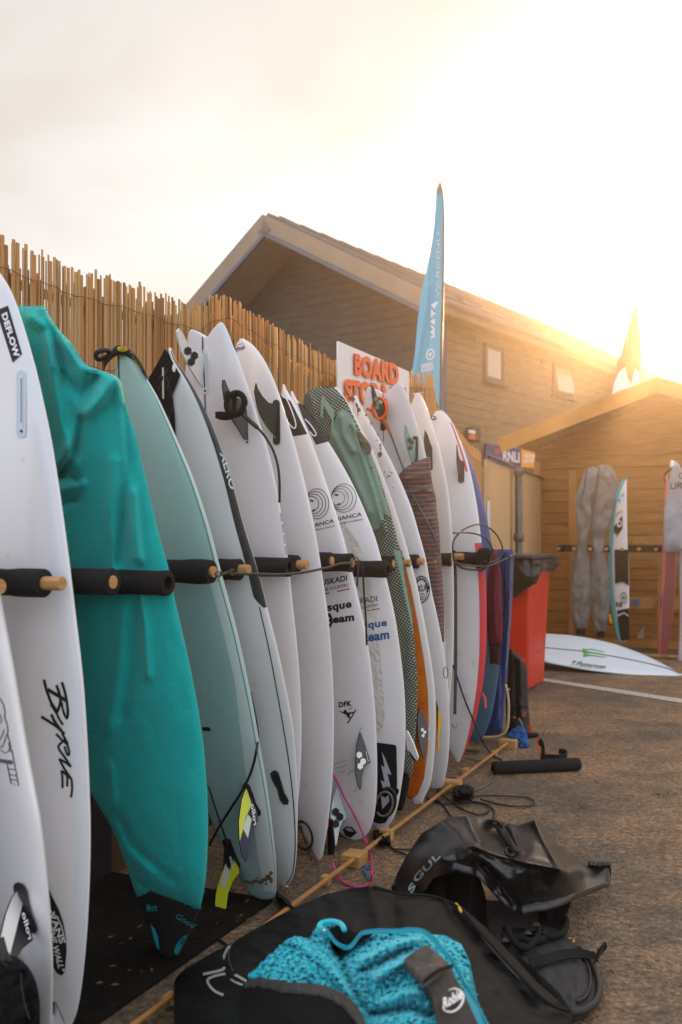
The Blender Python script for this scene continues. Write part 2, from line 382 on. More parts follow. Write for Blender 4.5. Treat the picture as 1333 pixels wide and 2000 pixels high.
# ------------------------------------------------------------------ house
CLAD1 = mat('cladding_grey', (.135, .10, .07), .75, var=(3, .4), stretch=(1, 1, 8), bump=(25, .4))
CLAD2 = mat('cladding_side_sunlit', (.34, .22, .12), .75, var=(3, .35), stretch=(1, 1, 8), bump=(25, .4))  # lighter than the gable planks: sunlit haze is put into the colour
TRIM = mat('roof_trim', (.34, .25, .165), .6, var=(3, .15)); SLATE = mat('roof_sheet', (.13, .12, .115), .55, var=(2, .3), bump=(12, .3)); GUT = mat('grey_edge', (.10, .11, .14), .5)
HC = np.array([1.66, 16.4, 0.]); HD = np.array([.595, .804, 0]); HG = np.array([-.804, .595, 0]); HW = 2.97; EV = 5.0; APX = 6.76; LEN = 9.6; SLP = .55; SLL = .70
house = thing('timber_clad_house', HC, 'big brown timber clad house with a gable roof behind the reed fence', 'house')
random.seed(3); pz = .0; k = 0
while pz < APX-.05:
    ph = .15; hw_ = HW if pz+ph < EV-.05 else max(0.05, (APX-pz-ph-.04)/SLL)
    hw0 = HW if pz < EV-.05 else max(.05, (APX-pz-.04)/SLL)
    ms = []
    j0 = -min(hw0, HW)
    cuts = [-1]+sorted(random.uniform(-.8, .8) for _ in range(1))+[1]
    for c0, c1 in zip(cuts[:-1], cuts[1:]):
        o_ = HC+HG*HW+Z*pz; d = random.uniform(0, .006)
        lo0, lo1 = c0*min(hw0, HW), c1*min(hw0, HW); up0, up1 = (c0*min(hw_, HW), c1*min(hw_, HW))
        fr = -HD*(.010+d)
        V = [o_+HG*lo0+fr, o_+HG*(lo1-.004)+fr, o_+HG*(up1-.004)+Z*(ph-.004)+fr*.45, o_+HG*up0+Z*(ph-.004)+fr*.45,
             o_+HG*lo0+HD*.02, o_+HG*(lo1-.004)+HD*.02, o_+HG*(up1-.004)+Z*(ph-.004)+HD*.02, o_+HG*up0+Z*(ph-.004)+HD*.02]
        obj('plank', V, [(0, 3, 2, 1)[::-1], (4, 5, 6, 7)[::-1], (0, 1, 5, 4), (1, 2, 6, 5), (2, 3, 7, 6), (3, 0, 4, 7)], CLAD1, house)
    pz += ph
pz = 0
while pz < EV-.1:
    cuts = [0, random.uniform(1.5, 4), random.uniform(5, 8), LEN]
    for c0, c1 in zip(cuts[:-1], cuts[1:]):
        nn = np.array([HD[1], -HD[0], 0]); d = random.uniform(0, .006)
        V, Fc = box(HC+HD*(c0+.002)+Z*pz-nn*.02, HD*(c1-c0-.006), nn*(.032+d), Z*.146); V[6] -= nn*.008; V[7] -= nn*.008
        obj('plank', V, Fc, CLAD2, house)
    pz += .15
core = merge(([HC+HG*(HW*2-.03)+HD*.025, HC+HG*.03+HD*.025, HC+HG*.03+HD*.025+Z*EV, HC+HG*HW+HD*.025+Z*(APX-.1), HC+HG*(HW*2-.03)+HD*.025+Z*EV], [(0, 1, 2, 3, 4)]),
             box(HC+HG*.03+HD*.03, HD*(LEN-.1), HG*.05, Z*EV), box(HC+HG*.03+HD*LEN, HG*(2*HW-.06), HD*.1, Z*EV), box(HC+HG*(2*HW-.1)+HD*.03, HD*(LEN-.1), HG*.05, Z*EV))
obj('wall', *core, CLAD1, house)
def slope(side):
    """side +1: right slope (towards the car park), -1: left slope"""
    o_ = HC+HG*HW-HD*1.0+Z*APX; run = HW+.40; sl_ = SLP if side > 0 else SLL; dn = -HG*side*run-Z*sl_*run; up = np.cross(HD, dn); up /= np.linalg.norm(up)
    if up[2] < 0: up = -up
    ob = obj('roof', *box(o_+up*.02, HD*(LEN+1.2), dn, up*.10), SLATE, house)
    obj('barge_board', *box(o_-HD*.03-up*.19+HD*0, HD*.028, dn, up*.26), TRIM, house)
    obj('barge_edge', *box(o_-HD*.05-up*.26, HD*.05, dn, up*.066), GUT, house)
    obj('soffit', *box(o_+HD*.01-up*.17, HD*(LEN+1.1), dn, up*.02), TRIM, house)
    e0 = o_+dn
    obj('fascia', *box(e0-Z*.16+HD*.0, HD*(LEN+1.1), -HG*side*.03, Z*.2), TRIM, house)
    V, Fc = lathe(e0-HG*side*.09-Z*.02, HD, [(0, .001), (0, .06), (LEN+1.1, .06), (LEN+1.1, .001)], 12); obj('gutter', V, Fc, GUT, house, smooth=True)
    # standing seams on the roof
    for q in range(0, 18):
        p0 = o_+HD*(.3+q*.6)+up*.12; obj('roof_seam', *box(p0, HD*.03, dn*.995, up*.03), SLATE, house)
slope(1); slope(-1)
# ridge beam under the gable overhang
obj('ridge_beam', *box(HC+HG*(HW+.06)-HD*.95+Z*(APX-.34), HD*1.1, -HG*.12, Z*.2), TRIM, house)
HWP = Plane(HC, np.array([HD[1], -HD[0], 0]))       # side wall
FRM = mat('window_frame', (.09, .075, .065), .5); PANE = mat('window_blind', (.40, .36, .31), .12, coat=1.0)
def quad(x0, y0, x1, y1): return [(x0, y0), (x1, y0), (x1, y1), (x0, y1)]
def house_window(q, tilt=0.):
    (xa, ya), (xb, yb) = q
    A = HWP.at(xa, ya, .05); B = HWP.at(xb, yb, .05); nn = HWP.N; w_ = (B-A)@HD; h_ = A[2]-B[2]; O = A*1.; O[2] = B[2]; f = .085
    fr = merge(box(O-nn*.06, HD*w_, nn*.08, Z*f), box(O-nn*.06+Z*(h_-f), HD*w_, nn*.08, Z*f), box(O-nn*.06+Z*f, HD*f, nn*.08, Z*(h_-2*f)), box(O-nn*.06+HD*(w_-f)+Z*f, HD*f, nn*.08, Z*(h_-2*f)))
    wn = obj('window', *fr, FRM, house)
    t = nn*tilt; o = obj('pane', *box(O-nn*.01+HD*f+Z*f+t, HD*(w_-2*f), nn*.012, Z*(h_-2*f)-t), PANE, wn)
    obj('sill', *box(O-nn*.06-Z*.05-HD*.04, HD*(w_+.08), nn*.14, Z*.045), FRM, wn)
WL.update({})
house_window(((947, 668), (984, 752))); house_window(((1082, 706), (1120, 780)), .07)
for q in ((ZJ((775, 432))[0], ZJ((791, 455))[0]), (ZJ((955, 492))[0], ZJ((970, 514))[0])):
    A = HWP.at(*q[0], .045); B = HWP.at(*q[1], .045); obj('wall_vent', *box(np.array([A[0], A[1], B[2]]), HD*((B-A)@HD), HWP.N*.03, Z*(A[2]-B[2])), FRM, house)
A = HWP.at(863, 640, .03); obj('downpipe', *lathe(np.array([HC[0]+.03, HC[1]-.10, 0]), Z, [(0, .05), (4.75, .05)], 12), GUT, house, smooth=True)
# lifeboat sign on the side wall
SIGNB = mat('sign_blue', (.015, .02, .14), .5); SIGNO = mat('sign_orange', (.85, .36, .02), .5); REDP = mat('red_print', (.6, .04, .03), .5)
sg = thing('wall_sign', HWP.at(985, 905, .06), 'blue and orange lifeboat sign reading RNLI on the side wall of the house', 'sign')
def wallbox(name, x0, x1, yt, yb, th, m, parent, base=.055):
    A = HWP.at(x0, yt, base); B = HWP.at(x1, yt, base); D_ = HWP.at(x0, yb, base)
    w_ = (B-A)@HD; return obj(name, *box(np.array([A[0], A[1], D_[2]]), HD*w_, HWP.N*th, Z*(A[2]-D_[2])), m, parent)
wallbox('blue_panel', 947, 1016.5, 866, 907, .02, SIGNB, sg); wallbox('orange_panel', 1017, 1075, 878, 912, .02, SIGNO, sg)
SW = Off(HWP, .0755)
text('lettering', SW, 'RNLI', (983, 899.5), (1015.5, 904), (983, 879), WPRINT, sg, bold=.03)
text('lettering', SW, 'Lifeboats', (952, 892), (978, 897), (952, 888), WPRINT, sg, bold=.02)
for dx, dy in ((0, 0), (5, .6), (0, 5), (5, 5.6)): poly('flag_mark', SW, [(968+dx, 876+dy), (972+dx, 876.5+dy), (972+dx, 880.5+dy), (968+dx, 880+dy)], REDP, sg)
text('lettering', SW, 'VISITOR', (1023, 894), (1046, 896), (1023, 886), WPRINT, sg, bold=.04); text('lettering', SW, 'CENTRE', (1023, 903), (1046, 905), (1023, 895.5), WPRINT, sg, bold=.04)
al = thing('alarm_box', HWP.at(920, 850, .05), 'dark wall lamp box with an orange and white front on the house wall', 'alarm')
bevel(wallbox('housing', 911.5, 929, 833, 861.5, .12, mat('alarm_dark', (.09, .05, .03), .5), al), .02)
wallbox('orange_face', 915, 926, 848, 857, .03, mat('alarm_orange', (.8, .13, .02), .5), al, base=.176); wallbox('white_face', 915, 926, 839, 846, .03, WPRINT, al, base=.176)
# ------------------------------------------------------------------ hoarding behind the bins
PLY = mat('plywood_sheet', (.66, .42, .20), .7, var=(1.2, .12), bump=(20, .1)); GALV = mat('galvanised', (.16, .14, .12), .5, metal=.4, var=(12, .3))
h0 = np.array([1.19, 8.15, 0]); hd = np.array([.91, 2.7, 0]); hd /= np.linalg.norm(hd); hn = np.array([hd[1], -hd[0], 0])
ho = thing('plywood_hoarding', h0+hd*1.5, 'tan plywood hoarding panels between the reed fence and the shed', 'hoarding')
cuts = [0, 1.22, 2.44, 4.6]
for c0, c1 in zip(cuts[:-1], cuts[1:]): obj('panel', *box(h0+hd*(c0+.003), hd*(c1-c0-.006), hn*-.018, Z*1.86), PLY, ho)
V, Fc = tube([h0+Z*1.89+hn*.02, h0+hd*4.6+Z*1.89+hn*.02], .016, 10, sm=False); obj('top_rail', V, Fc, GALV, ho, smooth=True)
scp = thing('scaffold_pole', h0+hd*1.42+hn*.06, 'galvanised scaffold pole standing against the plywood hoarding', 'pole')
p_ = h0+hd*1.30+hn*.07; V, Fc = tube([p_, p_+Z*1.84], .035, 12, sm=False); obj('pole', V, Fc, GALV, scp, smooth=True)
for z_ in (.9, 1.18, 1.80): V, Fc = tube([p_+Z*z_, p_+Z*(z_+.07)], .048, 10, sm=False); obj('clamp', V, Fc, GALV, scp, smooth=True)
np_ = thing('paper_notice', h0-hn*0, 'small white paper notice fixed at the left edge of the hoarding', 'notice')
obj('sheet', *box(h0+hd*.01+hn*.006+Z*1.30, hd*.12, hn*.003, Z*.22), WPRINT, np_)
# ------------------------------------------------------------------ reed fence
REED = [mat('reed_a', (.70, .44, .19), .65, transl=.42, var=(5, .4), stretch=(3, 3, .7), bump=(60, .3)), mat('reed_b', (.52, .31, .12), .65, transl=.42, var=(6, .45), stretch=(3, 3, .6), bump=(60, .3)),
        mat('reed_c', (.74, .52, .26), .6, transl=.42, var=(5, .35), stretch=(3, 3, .7), bump=(60, .3))]
fence = thing('reed_fence', RP(2.4, -.75), 'tall split bamboo reed fence behind the surfboard rack', 'fence')
prof = [(-.6, 2.12), (-.16, 2.18), (.2, 2.17), (.55, 2.19), (.8, 2.19), (1.0, 2.20), (1.12, 2.27), (1.22, 2.30), (1.5, 2.27), (1.8, 2.24), (2.1, 2.21), (2.42, 2.20), (3.0, 2.22), (3.5, 2.30), (4.02, 2.36), (4.1, 2.16), (4.5, 2.05), (4.9, 1.95), (5.5, 1.86)]
def topz(s): return np.interp(s, [a for a, b in prof], [b for a, b in prof])
reed_me = []
for q in range(3):            # split half-round cane with slight bends and nodes
    V = []; Fc = []; ns = 9; nk = 5; random.seed(20+q)
    bx = [random.uniform(-.12, .12) for _ in range(ns)]
    for i in range(ns):
        z_ = i/(ns-1); rr = .5*(1+.12*(i % 3 == 1))
        for k in range(nk):
            t = math.pi*k/(nk-1); V.append((rr*math.cos(t)+bx[i]*.5, -.5*rr*math.sin(t), z_))
    for i in range(ns-1):
        for k in range(nk-1): Fc.append((i*nk+k, (i+1)*nk+k, (i+1)*nk+k+1, i*nk+k+1))
        Fc.append((i*nk, i*nk+nk-1, (i+1)*nk+nk-1, (i+1)*nk))
    Fc.append(tuple((ns-1)*nk+k for k in range(nk)))
    for c in range(3):
        me = bpy.data.meshes.new('reed'); me.from_pydata(V, [], [f[::-1] for f in Fc]); me.materials.append(REED[c]); me.shade_smooth(); me.update(); reed_me.append(me)
FAR = []; random.seed(11); s = -.55; i = 0; yaw = math.atan2(P[1], P[0])-math.pi/2+math.pi
ang = math.atan2(U[1], U[0])
while s < 5.22:
    wd = random.choice((.009, .012, .014, .016, .019)); tz = topz(s)+random.uniform(-.018, .010)+(random.random() < .08)*.015
    rm = random.choice(reed_me)
    if i >= 299:
        b0 = RP(s, -.75); FAR.append(([b0+U*(v.co.x*wd)-P*(v.co.y*wd*.9)+Z*(v.co.z*tz) for v in rm.vertices], [tuple(q.vertices) for q in rm.polygons])); s += wd*random.uniform(.97, 1.06)+.0004; continue
    o = bpy.data.objects.new('reed', rm); COL.objects.link(o); o.parent = fence
    b0 = RP(s, -.75+random.uniform(-.006, .006)); o.location = tuple(b0-wloc(fence)); o.scale = (wd, wd*.9, tz)
    o.rotation_euler = (random.uniform(-.0015, .0015), random.uniform(-.0015, .0015), ang+random.uniform(-.2, .2))
    s += wd*random.uniform(.96, 1.05)+(random.random() < .07)*.005+.0004; i += 1
tag(obj('far_reeds', *merge(*FAR), REED[0], fence), kind='stuff')
V = []; Fc = []      # second, finer layer lashed to the back of the fence
s = -.6; ms = []
while s < 5.22:
    wd = random.uniform(.008, .015); tz = topz(s)-.085+.03*math.sin(s*2.3)+random.uniform(-.03, .03)
    b0 = RP(s, -.785+random.uniform(-.004, .004)); dx = random.uniform(-.02, .02)
    a = box(b0, U*wd, P*.005, Z*tz+U*dx); ms.append(a); s += wd*random.uniform(.98, 1.25)
V, Fc = merge(*ms); tag(obj('back_reeds', V, Fc, REED[0], fence), kind='stuff')
V, Fc = tube([RP(s_, -.80, topz(s_)-.11) for s_ in np.linspace(-.6, 5.4, 40)], .018, 8); obj('bamboo_rail', V, Fc, REED[2], fence, smooth=True)
for dz in (.10, .34, .75, 1.3):
    V, Fc = tube([RP(s_, -.737+.004*math.sin(s_*90), topz(s_)-dz+.004*math.sin(s_*31)) for s_ in np.linspace(-.6, 5.4, 260)], .0013, 4, sm=False); obj('binding_wire', V, Fc, GALV, fence)
# ------------------------------------------------------------------ BOARD STORAGE sign
SGN = mat('sign_white', (.82, .81, .80), .5, var=(3, .06)); ORG = mat('orange_letters', (.85, .13, .015), .5)
sp = Plane(RP(2.4, -.66), P)
bs = thing('storage_sign', RP(3, -.66, 1.4), 'white sign with raised orange letters BOARD STORAGE fixed on the reed fence', 'sign')
TL = sp.at(661.5, 671); TR = sp.at(800, 721); w_ = (TR-TL)@U; zt = (TL[2]+TR[2])/2
bevel(obj('panel', *box(TL*[1, 1, 0]+Z*(zt-.95), U*w_, -P*.012, Z*.95), SGN, bs), .002)
SPO = Off(sp, .001)
text('lettering', SPO, 'BOARD', (694, 732), (780, 754), (693.5, 689), ORG, bs, bold=.06, th=.012, off=.002)
text('lettering', SPO, 'STORAGE', (675, 785), (795, 802), (674, 739), ORG, bs, bold=.06, th=.012, off=.002)
# ------------------------------------------------------------------ feather flags
FBL = mat('flag_blue', (.10, .50, .66), .6, var=(1.5, .12)); FDK = mat('flag_pole', (.10, .08, .07), .4)
fz = Plane((0, 9.0, 0), (0, -1, 0))
ff = thing('feather_flag', fz.at(863, 800)*[1, 1, 0], 'tall pale blue feather flag on a dark pole in front of the house', 'flag')
rows = [(359, 858.5, 860), (366, 855, 862.5), (378, 852, 865), (400, 851.5, 865.5), (440, 848.5, 865.5), (480, 843, 865.5), (520, 835, 865), (560, 826, 864), (620, 816.5, 862), (680, 812, 860.5), (735, 804, 859.8), (746, 811, 859.5), (752, 820, 859.4), (760, 830, 859.3), (770, 840, 859.2), (780, 848, 859), (790, 855, 859), (795, 858, 859)]
fold = lambda X, Y: ridges(X, Y, [([(848, 420), (844, 560), (836, 640), (824, 700), (812, 790)], -.035, 5), ([(838, 560), (826, 640), (812, 740)], .02, 6), ([(856, 600), (852, 800)], .015, 5)])
patch('sail', fz, rows[1:], FBL, ff, th=.012, h=fold, n=(90, 26), back=.004)
poly('tip_patch', Off(fz, .016), [(858.5, 357), (862, 364), (864.5, 376), (852.5, 376), (854.5, 366)], mat('flag_tip', (.35, .20, .12), .6), ff)
V, Fc = tube([fz.at(a, b, -.01) for a, b in ((860, 357), (865, 385), (866.5, 450), (865.5, 560), (862.5, 680), (860.5, 790))]+[fz.at(859.5, 850)*[1, 1, 0]], lambda t: .008+.010*t, 8); obj('pole', V, Fc, FDK, ff, smooth=True)
FS = Off(fz, .014)
text('lettering', FS, 'WATA', (854, 664), (855.5, 588), (841.5, 662), WPRINT, ff, bold=.05); text('lettering', FS, 'W RETNU', (858, 582), (860.5, 455), (851, 581), M.setdefault('pale_print', mat('flag_print', (.5, .6, .62), .6)), ff, bold=.0)
stroke('ring_mark', FS, ell(841, 692, 7, 10, 24, rot=12), 2.6, WPRINT, ff, closed=True); poly('drop_mark', FS, ell(841, 692, 2.6, 4.2, 12, rot=12), WPRINT, ff)
text('lettering', FS, 'SURFING GB', (823, 719), (856, 712), (823, 711), WPRINT, ff, bold=.04); text('lettering', FS, 'ACADEMY', (822, 728), (848, 723), (822, 719.5), WPRINT, ff, bold=.04)
fz2 = Plane((0, 15.5, 0), (0, -1, 0)); FW = mat('flag_pale', (.42, .22, .09), .7, var=(1, .2))
f2 = thing('feather_flag', fz2.at(1252, 740)*[1, 1, 0], 'pale white and orange feather flag in the sun glow beside the shed roof', 'flag')
patch('sail', fz2, [(600, 1240, 1243), (616, 1234, 1246), (640, 1228, 1249), (670, 1219, 1250), (700, 1211, 1251), (730, 1202, 1251), (760, 1197, 1251.5), (800, 1190, 1252)], FW, f2, th=.02, n=(50, 16), back=.004,
      h=lambda X, Y: ridges(X, Y, [([(1230, 660), (1215, 780)], .05, 4), ([(1240, 640), (1235, 780)], -.05, 4)]))
poly('white_print', Off(fz2, .09), [(1199, 750), (1210, 726), (1222, 716), (1226, 735), (1234, 752), (1240, 720), (1250, 725), (1251, 775), (1196, 775)], WPRINT, f2)
poly('orange_print', Off(fz2, .10), [(1222, 706), (1236, 706), (1238, 716), (1233, 745), (1226, 730)], mat('flag_orange', (.7, .25, .04), .6), f2)
poly('orange_print', Off(fz2, .10), [(1212, 697), (1219, 700), (1203, 718), (1205, 706)], M['flag_orange'], f2)
V, Fc = tube([fz2.at(1243, 598), fz2.at(1250, 660), fz2.at(1252, 760), fz2.at(1252, 800)*[1, 1, 0]], .02, 8); obj('pole', V, Fc, FDK, f2, smooth=True)
# ------------------------------------------------------------------ shed
SHED = mat('shed_boards', (.47, .19, .03), .7, var=(4, .35), stretch=(1, 1, 9), bump=(30, .3)); SHT = mat('shed_trim', (.56, .25, .045), .65, var=(4, .3), bump=(30, .2)); FELT = mat('roof_felt', (.05, .045, .04), .9, bump=(60, .3))
SC = np.array([2.24, 11.5, 0.]); SWD = 3.1; SE = 2.28; sapx = 2.86
shed = thing('timber_shed', SC, 'brown wooden garden shed with a shallow gable roof on the right', 'shed')
def roofz(t): return SE+.34*(1.70-abs(t-1.42)) if False else 2.90-.17-.34*abs(t-1.42)-.02
pz = 0
while pz < 2.62:
    ph = .125
    if pz+ph < roofz(0): t0, t1, u0, u1 = 0, SWD, 0, SWD
    else:
        q = (2.90-.19-pz)/.34; q2 = (2.90-.19-pz-ph)/.34
        if q2 < .1: break
        t0, t1 = max(0, 1.42-q), min(SWD, 1.42+q); u0, u1 = max(0, 1.42-q2), min(SWD, 1.42+q2)
    o_ = SC+Z*pz; d = random.uniform(0, .003); fr = -U*(.016+d)
    V = [o_+P*t0+fr, o_+P*t1+fr, o_+P*u1+Z*(ph-.007)+fr*.4, o_+P*u0+Z*(ph-.007)+fr*.4, o_+P*t0+U*.01, o_+P*t1+U*.01, o_+P*u1+Z*(ph-.007)+U*.01, o_+P*u0+Z*(ph-.007)+U*.01]
    obj('plank', V, [(0, 1, 2, 3), (7, 6, 5, 4), (4, 5, 1, 0), (5, 6, 2, 1), (6, 7, 3, 2), (7, 4, 0, 3)], SHED, shed)
    pz += ph
obj('wall', *merge(([SC+U*.012, SC+P*SWD+U*.012, SC+P*SWD+U*.012+Z*roofz(SWD), SC+P*1.42+U*.012+Z*roofz(1.42), SC+U*.012+Z*roofz(0)], [(0, 1, 2, 3, 4)]), box(SC+U*.02, U*2.4, P*.03, Z*roofz(0)), box(SC+P*(SWD-.03)+U*.02, U*2.4, P*.03, Z*roofz(SWD)), box(SC+U*2.42, P*SWD, U*.03, Z*roofz(0))), SHED, shed)
for sd in (-1, 1):
    o_ = SC+P*1.42-U*.5+Z*2.90; run = 1.72 if sd < 0 else 2.0; dn = P*sd*run-Z*.34*run; up = np.cross(U, dn); up /= np.linalg.norm(up); up = up if up[2] > 0 else -up
    obj('roof', *box(o_, U*3.2, dn, -up*.02), FELT, shed); obj('barge_board', *box(o_-U*.022+up*.004, U*.02, dn, -up*.16), SHT, shed)
    obj('soffit_board', *box(o_-up*.022, U*3.1, dn*.99, -up*.014), SHED, shed)
for (x0, x1, z0, z1, th) in ((.0, .07, 0, 2.08, .022), (.40, .49, 0, 1.98, .03), (.493, 2.75, 1.90, 1.98, .034), (2.4, 2.49, 0, 1.895, .03)):
    bevel(obj('trim_board', *box(SC+P*x0-U*(.021+th), P*(x1-x0), U*th, Z*(z1-z0)), SHT, shed), .003)
obj('ledge', *box(SC+P*1.5-U*.06+Z*2.16, P*1.4, U*.03, Z*.025), SHT, shed)
# shed rack
sr = thing('shed_board_rack', SC+P*1.2-U*.3, 'low pine frame with a row of black foam pegs in front of the shed', 'rack')
def sbox(name, t0, t1, z0, z1, q0, q1, m, par_=None): return bevel(obj(name, *box(SC+P*t0-U*q1+Z*z0, P*(t1-t0), U*(q1-q0), Z*(z1-z0)), m, par_ or sr), .004)
sbox('frame_rail', .5, 3.0, .98, 1.10, .40, .44, WOOD2); sbox('frame_rail', .5, 3.0, 1.145, 1.22, .40, .44, WOOD2); sbox('frame_rail', .5, 3.0, .46, .58, .40, .44, WOOD2)
for t_ in (.52, 1.42, 2.3): sbox('frame_post', t_, t_+.09, 0, .978, .445, .485, WOOD2)
sbox('ground_batten', 1.2, 3.0, .02, .045, 1.0, 1.03, WOOD2)
V, Fc = lathe(SC+P*1.19-U*.44+Z*.52, -U, [(0, .001), (0, .04), (.003, .04), (.003, .001)], 20); obj('round_sticker', V, Fc, mat('sticker_blue', (.05, .13, .3), .5), sr)
sbox('peg_rail', .42, 3.0, 1.06, 1.135, .66, .70, FOAM)
for q in range(12):
    t_ = .46+q*.165; p0 = SC+P*t_-U*.70+Z*1.095
    pg = obj('peg', *tube([p0, p0-U*.20], .017, 10, sm=False), WOOD, sr, smooth=False)
    V, Fc = lathe(p0, -U, [(0, .030), (.155, .032), (.155, .018)], 14); obj('foam_sleeve', V, Fc, FOAM, pg, smooth=True)
# ------------------------------------------------------------------ things at the shed
GBAG = mat('grey_board_sock', (.205, .19, .175), .7, var=(3, .15), bump=(14, .35)); ZIPM = mat('zip_dark', (.05, .04, .035), .6)
shp = Plane(SC-U*.80+P*.9, -U)
def grey_bag(rows, zips, label):
    g0 = shp.at(rows[-1][1]+10, rows[-1][0])*[1, 1, 0]; t = thing('bagged_surfboard', g0, label, 'surfboard bag', 'bagged boards in the shed rack')
    patch('bag', shp, rows, GBAG, t, th=.06, back=.05, n=(80, 24), nz=(.030, 16, 26, 3), h=lambda X, Y: ridges(X, Y, [(z_, -.012, 3.) for z_ in zips]+[([(a[0]+9, a[1]+20), (a[0]-4, a[1]+60)], .015, 4) for a in [z_[-1] for z_ in zips]]))
    for z_ in zips: stroke('zip', Off(shp, .06), z_, 1.7, ZIPM, t)
    lx, hx = rows[-1][1], rows[-1][2]
    patch('board_tip', Off(shp, -.01), [(rows[-1][0]-2, lx+3, hx-1), (rows[-1][0]+12, lx+4, hx-3)], EVA, t, th=.03, back=.02, n=(6, 8))
grey_bag([(912, 1148, 1166), (918, 1143, 1172), (930, 1140, 1176), (955, 1131, 1170), (965, 1126, 1165), (990, 1123, 1158), (1010, 1125, 1160), (1040, 1129, 1152), (1066, 1127, 1148), (1090, 1121, 1152), (1120, 1117, 1155), (1160, 1115, 1156), (1200, 1117, 1153), (1229, 1122, 1147)],
         [[(1146, 918), (1144, 945), (1138, 970), (1135, 998)]], 'grey bagged surfboard in the shed rack, the one nearer the bins')
grey_bag([(908, 1172, 1188), (912, 1168, 1194), (922, 1165, 1203), (945, 1163, 1209), (975, 1160, 1206), (1000, 1157, 1204), (1040, 1155, 1186), (1066, 1156, 1182), (1090, 1154, 1185), (1130, 1152, 1193), (1170, 1153, 1194), (1205, 1157, 1190), (1234, 1163, 1184)],
         [[(1171, 912), (1167, 940), (1163, 975), (1162, 1005)]], 'grey bagged surfboard in the shed rack beside the turquoise railed board')
tp = Plane(SC-U*.85+P*1.15, np.array([-.80, -.60, 0])); g0 = tp.at(1222, 1256)*[1, 1, 0]
tb = thing('surfboard', g0, 'white surfboard with a turquoise rail and black tail pad in the shed rack', 'surfboard')
TQ = mat('board_turquoise', (.02, .42, .46), .35, coat=.3)
rws = [(ZT((190, 245))[0][1], 1222, 1225), (940, 1214.5, 1225.2), (960, 1206, 1225.3), (985, 1199, 1225.5), (1010, 1195.5, 1225.7), (1040, 1192.5, 1226), (1070, 1190.5, 1227), (1100, 1190, 1229), (1140, 1191, 1230), (1180, 1195, 1230), (1210, 1200, 1230), (1240, 1206, 1228), (1256, 1212, 1224)]
patch('body', tp, rws, WHITE, tb, th=.035, back=.03, n=(70, 18))
V, Fc = band2d([(a[1]+2.6, a[0]) for a in rws], [2.0]+[6.0]*11+[3.0]); lay('rail_stripe', Off(tp, .037), V, Fc, TQ, tb, off=.001, th=.003, heights=lambda V: -.0*V[:, 0])
TS = Off(tp, .038)
poly('traction_pad', TS, ZT((95, 880), (215, 880), (222, 1200), (170, 1165), (100, 1180)), EVA, tb, th=.004)
poly('traction_pad', TS, ZT((118, 1420), (225, 1400), (228, 1680), (155, 1690), (130, 1560)), EVA, tb, th=.004)
poly('logo', TS, ZT((88, 680), (165, 575), (165, 690), (110, 775), (115, 740), (90, 735)), BLACK, tb); poly('logo', TS, ell(*ZT((138, 650))[0], 4.6, 7), WPRINT, tb, off=.003); poly('logo', TS, ell(*ZT((140, 648))[0], 2.4, 4), BLACK, tb, off=.004)
stroke('logo', TS, ell(*ZT((178, 1308))[0], 5, 10.5), 1.4, BLACK, tb, closed=True); poly('logo', TS, ell(*ZT((178, 1308))[0], 1.8, 5, 4), BLACK, tb)
text('lettering', TS, 'RSB', ZT((108, 1385))[0], ZT((165, 1390))[0], ZT((108, 1345))[0], BLACK, tb, bold=.03); text('lettering', TS, 'hhh', ZT((100, 590))[0], ZT((165, 545))[0], ZT((102, 560))[0], mat('lime_print', (.3, .45, .04), .5), tb, bold=.03)
stroke('stripe', TS, ZT((120, 1470), (180, 1440), (222, 1470)), 2.4, WPRINT, tb, sm=False, off=.007)
poly('logo', TS, ZT((120, 440), (145, 420), (150, 480), (135, 455)), TQ, tb); poly('logo', TS, ZT((155, 400), (175, 370), (178, 400), (165, 420)), TQ, tb)
patch('leash_cuff', Off(tp, .03), [(ZT((40, 1450))[0][1], 1188.5, 1194), (ZT((40, 1540))[0][1], 1188.5, 1198)], mat('yellow_neoprene', (.75, .36, .02), .6), tb, th=.03, n=(8, 8))
# wing board and striped pink board + shirt
kp = Plane(SC-U*1.1+P*1.75, np.array([-.72, -.69, 0])); g0 = kp.at(1290, 1283)*[1, 1, 0]
PINK = mat('board_pink', (.60, .17, .17), .4, coat=.3, var=(3, .15)); PNK2 = mat('board_pink_dark', (.30, .085, .085), .5, var=(18, .3), stretch=(9, 9, .6))
pk = thing('surfboard', g0, 'pink surfboard standing in the shed rack with a grey shirt over its nose', 'surfboard')
rws = [(925, 1299, 1302), (945, 1300, 1310), (1000, 1297, 1318), (1060, 1295, 1322), (1100, 1293.5, 1322), (1150, 1291, 1320), (1200, 1288.5, 1316), (1240, 1286.5, 1311), (1270, 1285.5, 1305), (1284, 1286, 1300)]
patch('body', kp, rws, PINK, pk, th=.035, back=.03, n=(60, 16)); poly('dark_deck', Off(kp, .037), [(1302, 1060), (1321, 1060), (1319, 1150), (1315, 1200), (1310, 1240), (1303, 1276), (1292, 1276), (1295, 1200), (1300, 1120)], PNK2, pk)
poly('red_mark', Off(kp, .037), ell(1294, 1160, 1.2, 4, 10), REDP, pk); stroke('stripe', Off(kp, .037), [(1293, 1165), (1291, 1188)], 1.5, SIGNB, pk)
SHRT = mat('shirt_grey', (.36, .38, .42), .85, var=(3, .12), bump=(10, .2)); hp = Plane(SC-U*1.22+P*1.85, np.array([-.5, -.86, 0]))
sh = thing('rash_shirt', hp.at(1315, 1075)*[1, 1, 1]-Z*0, 'grey surf shirt hung over the nose of the pink board', 'shirt')
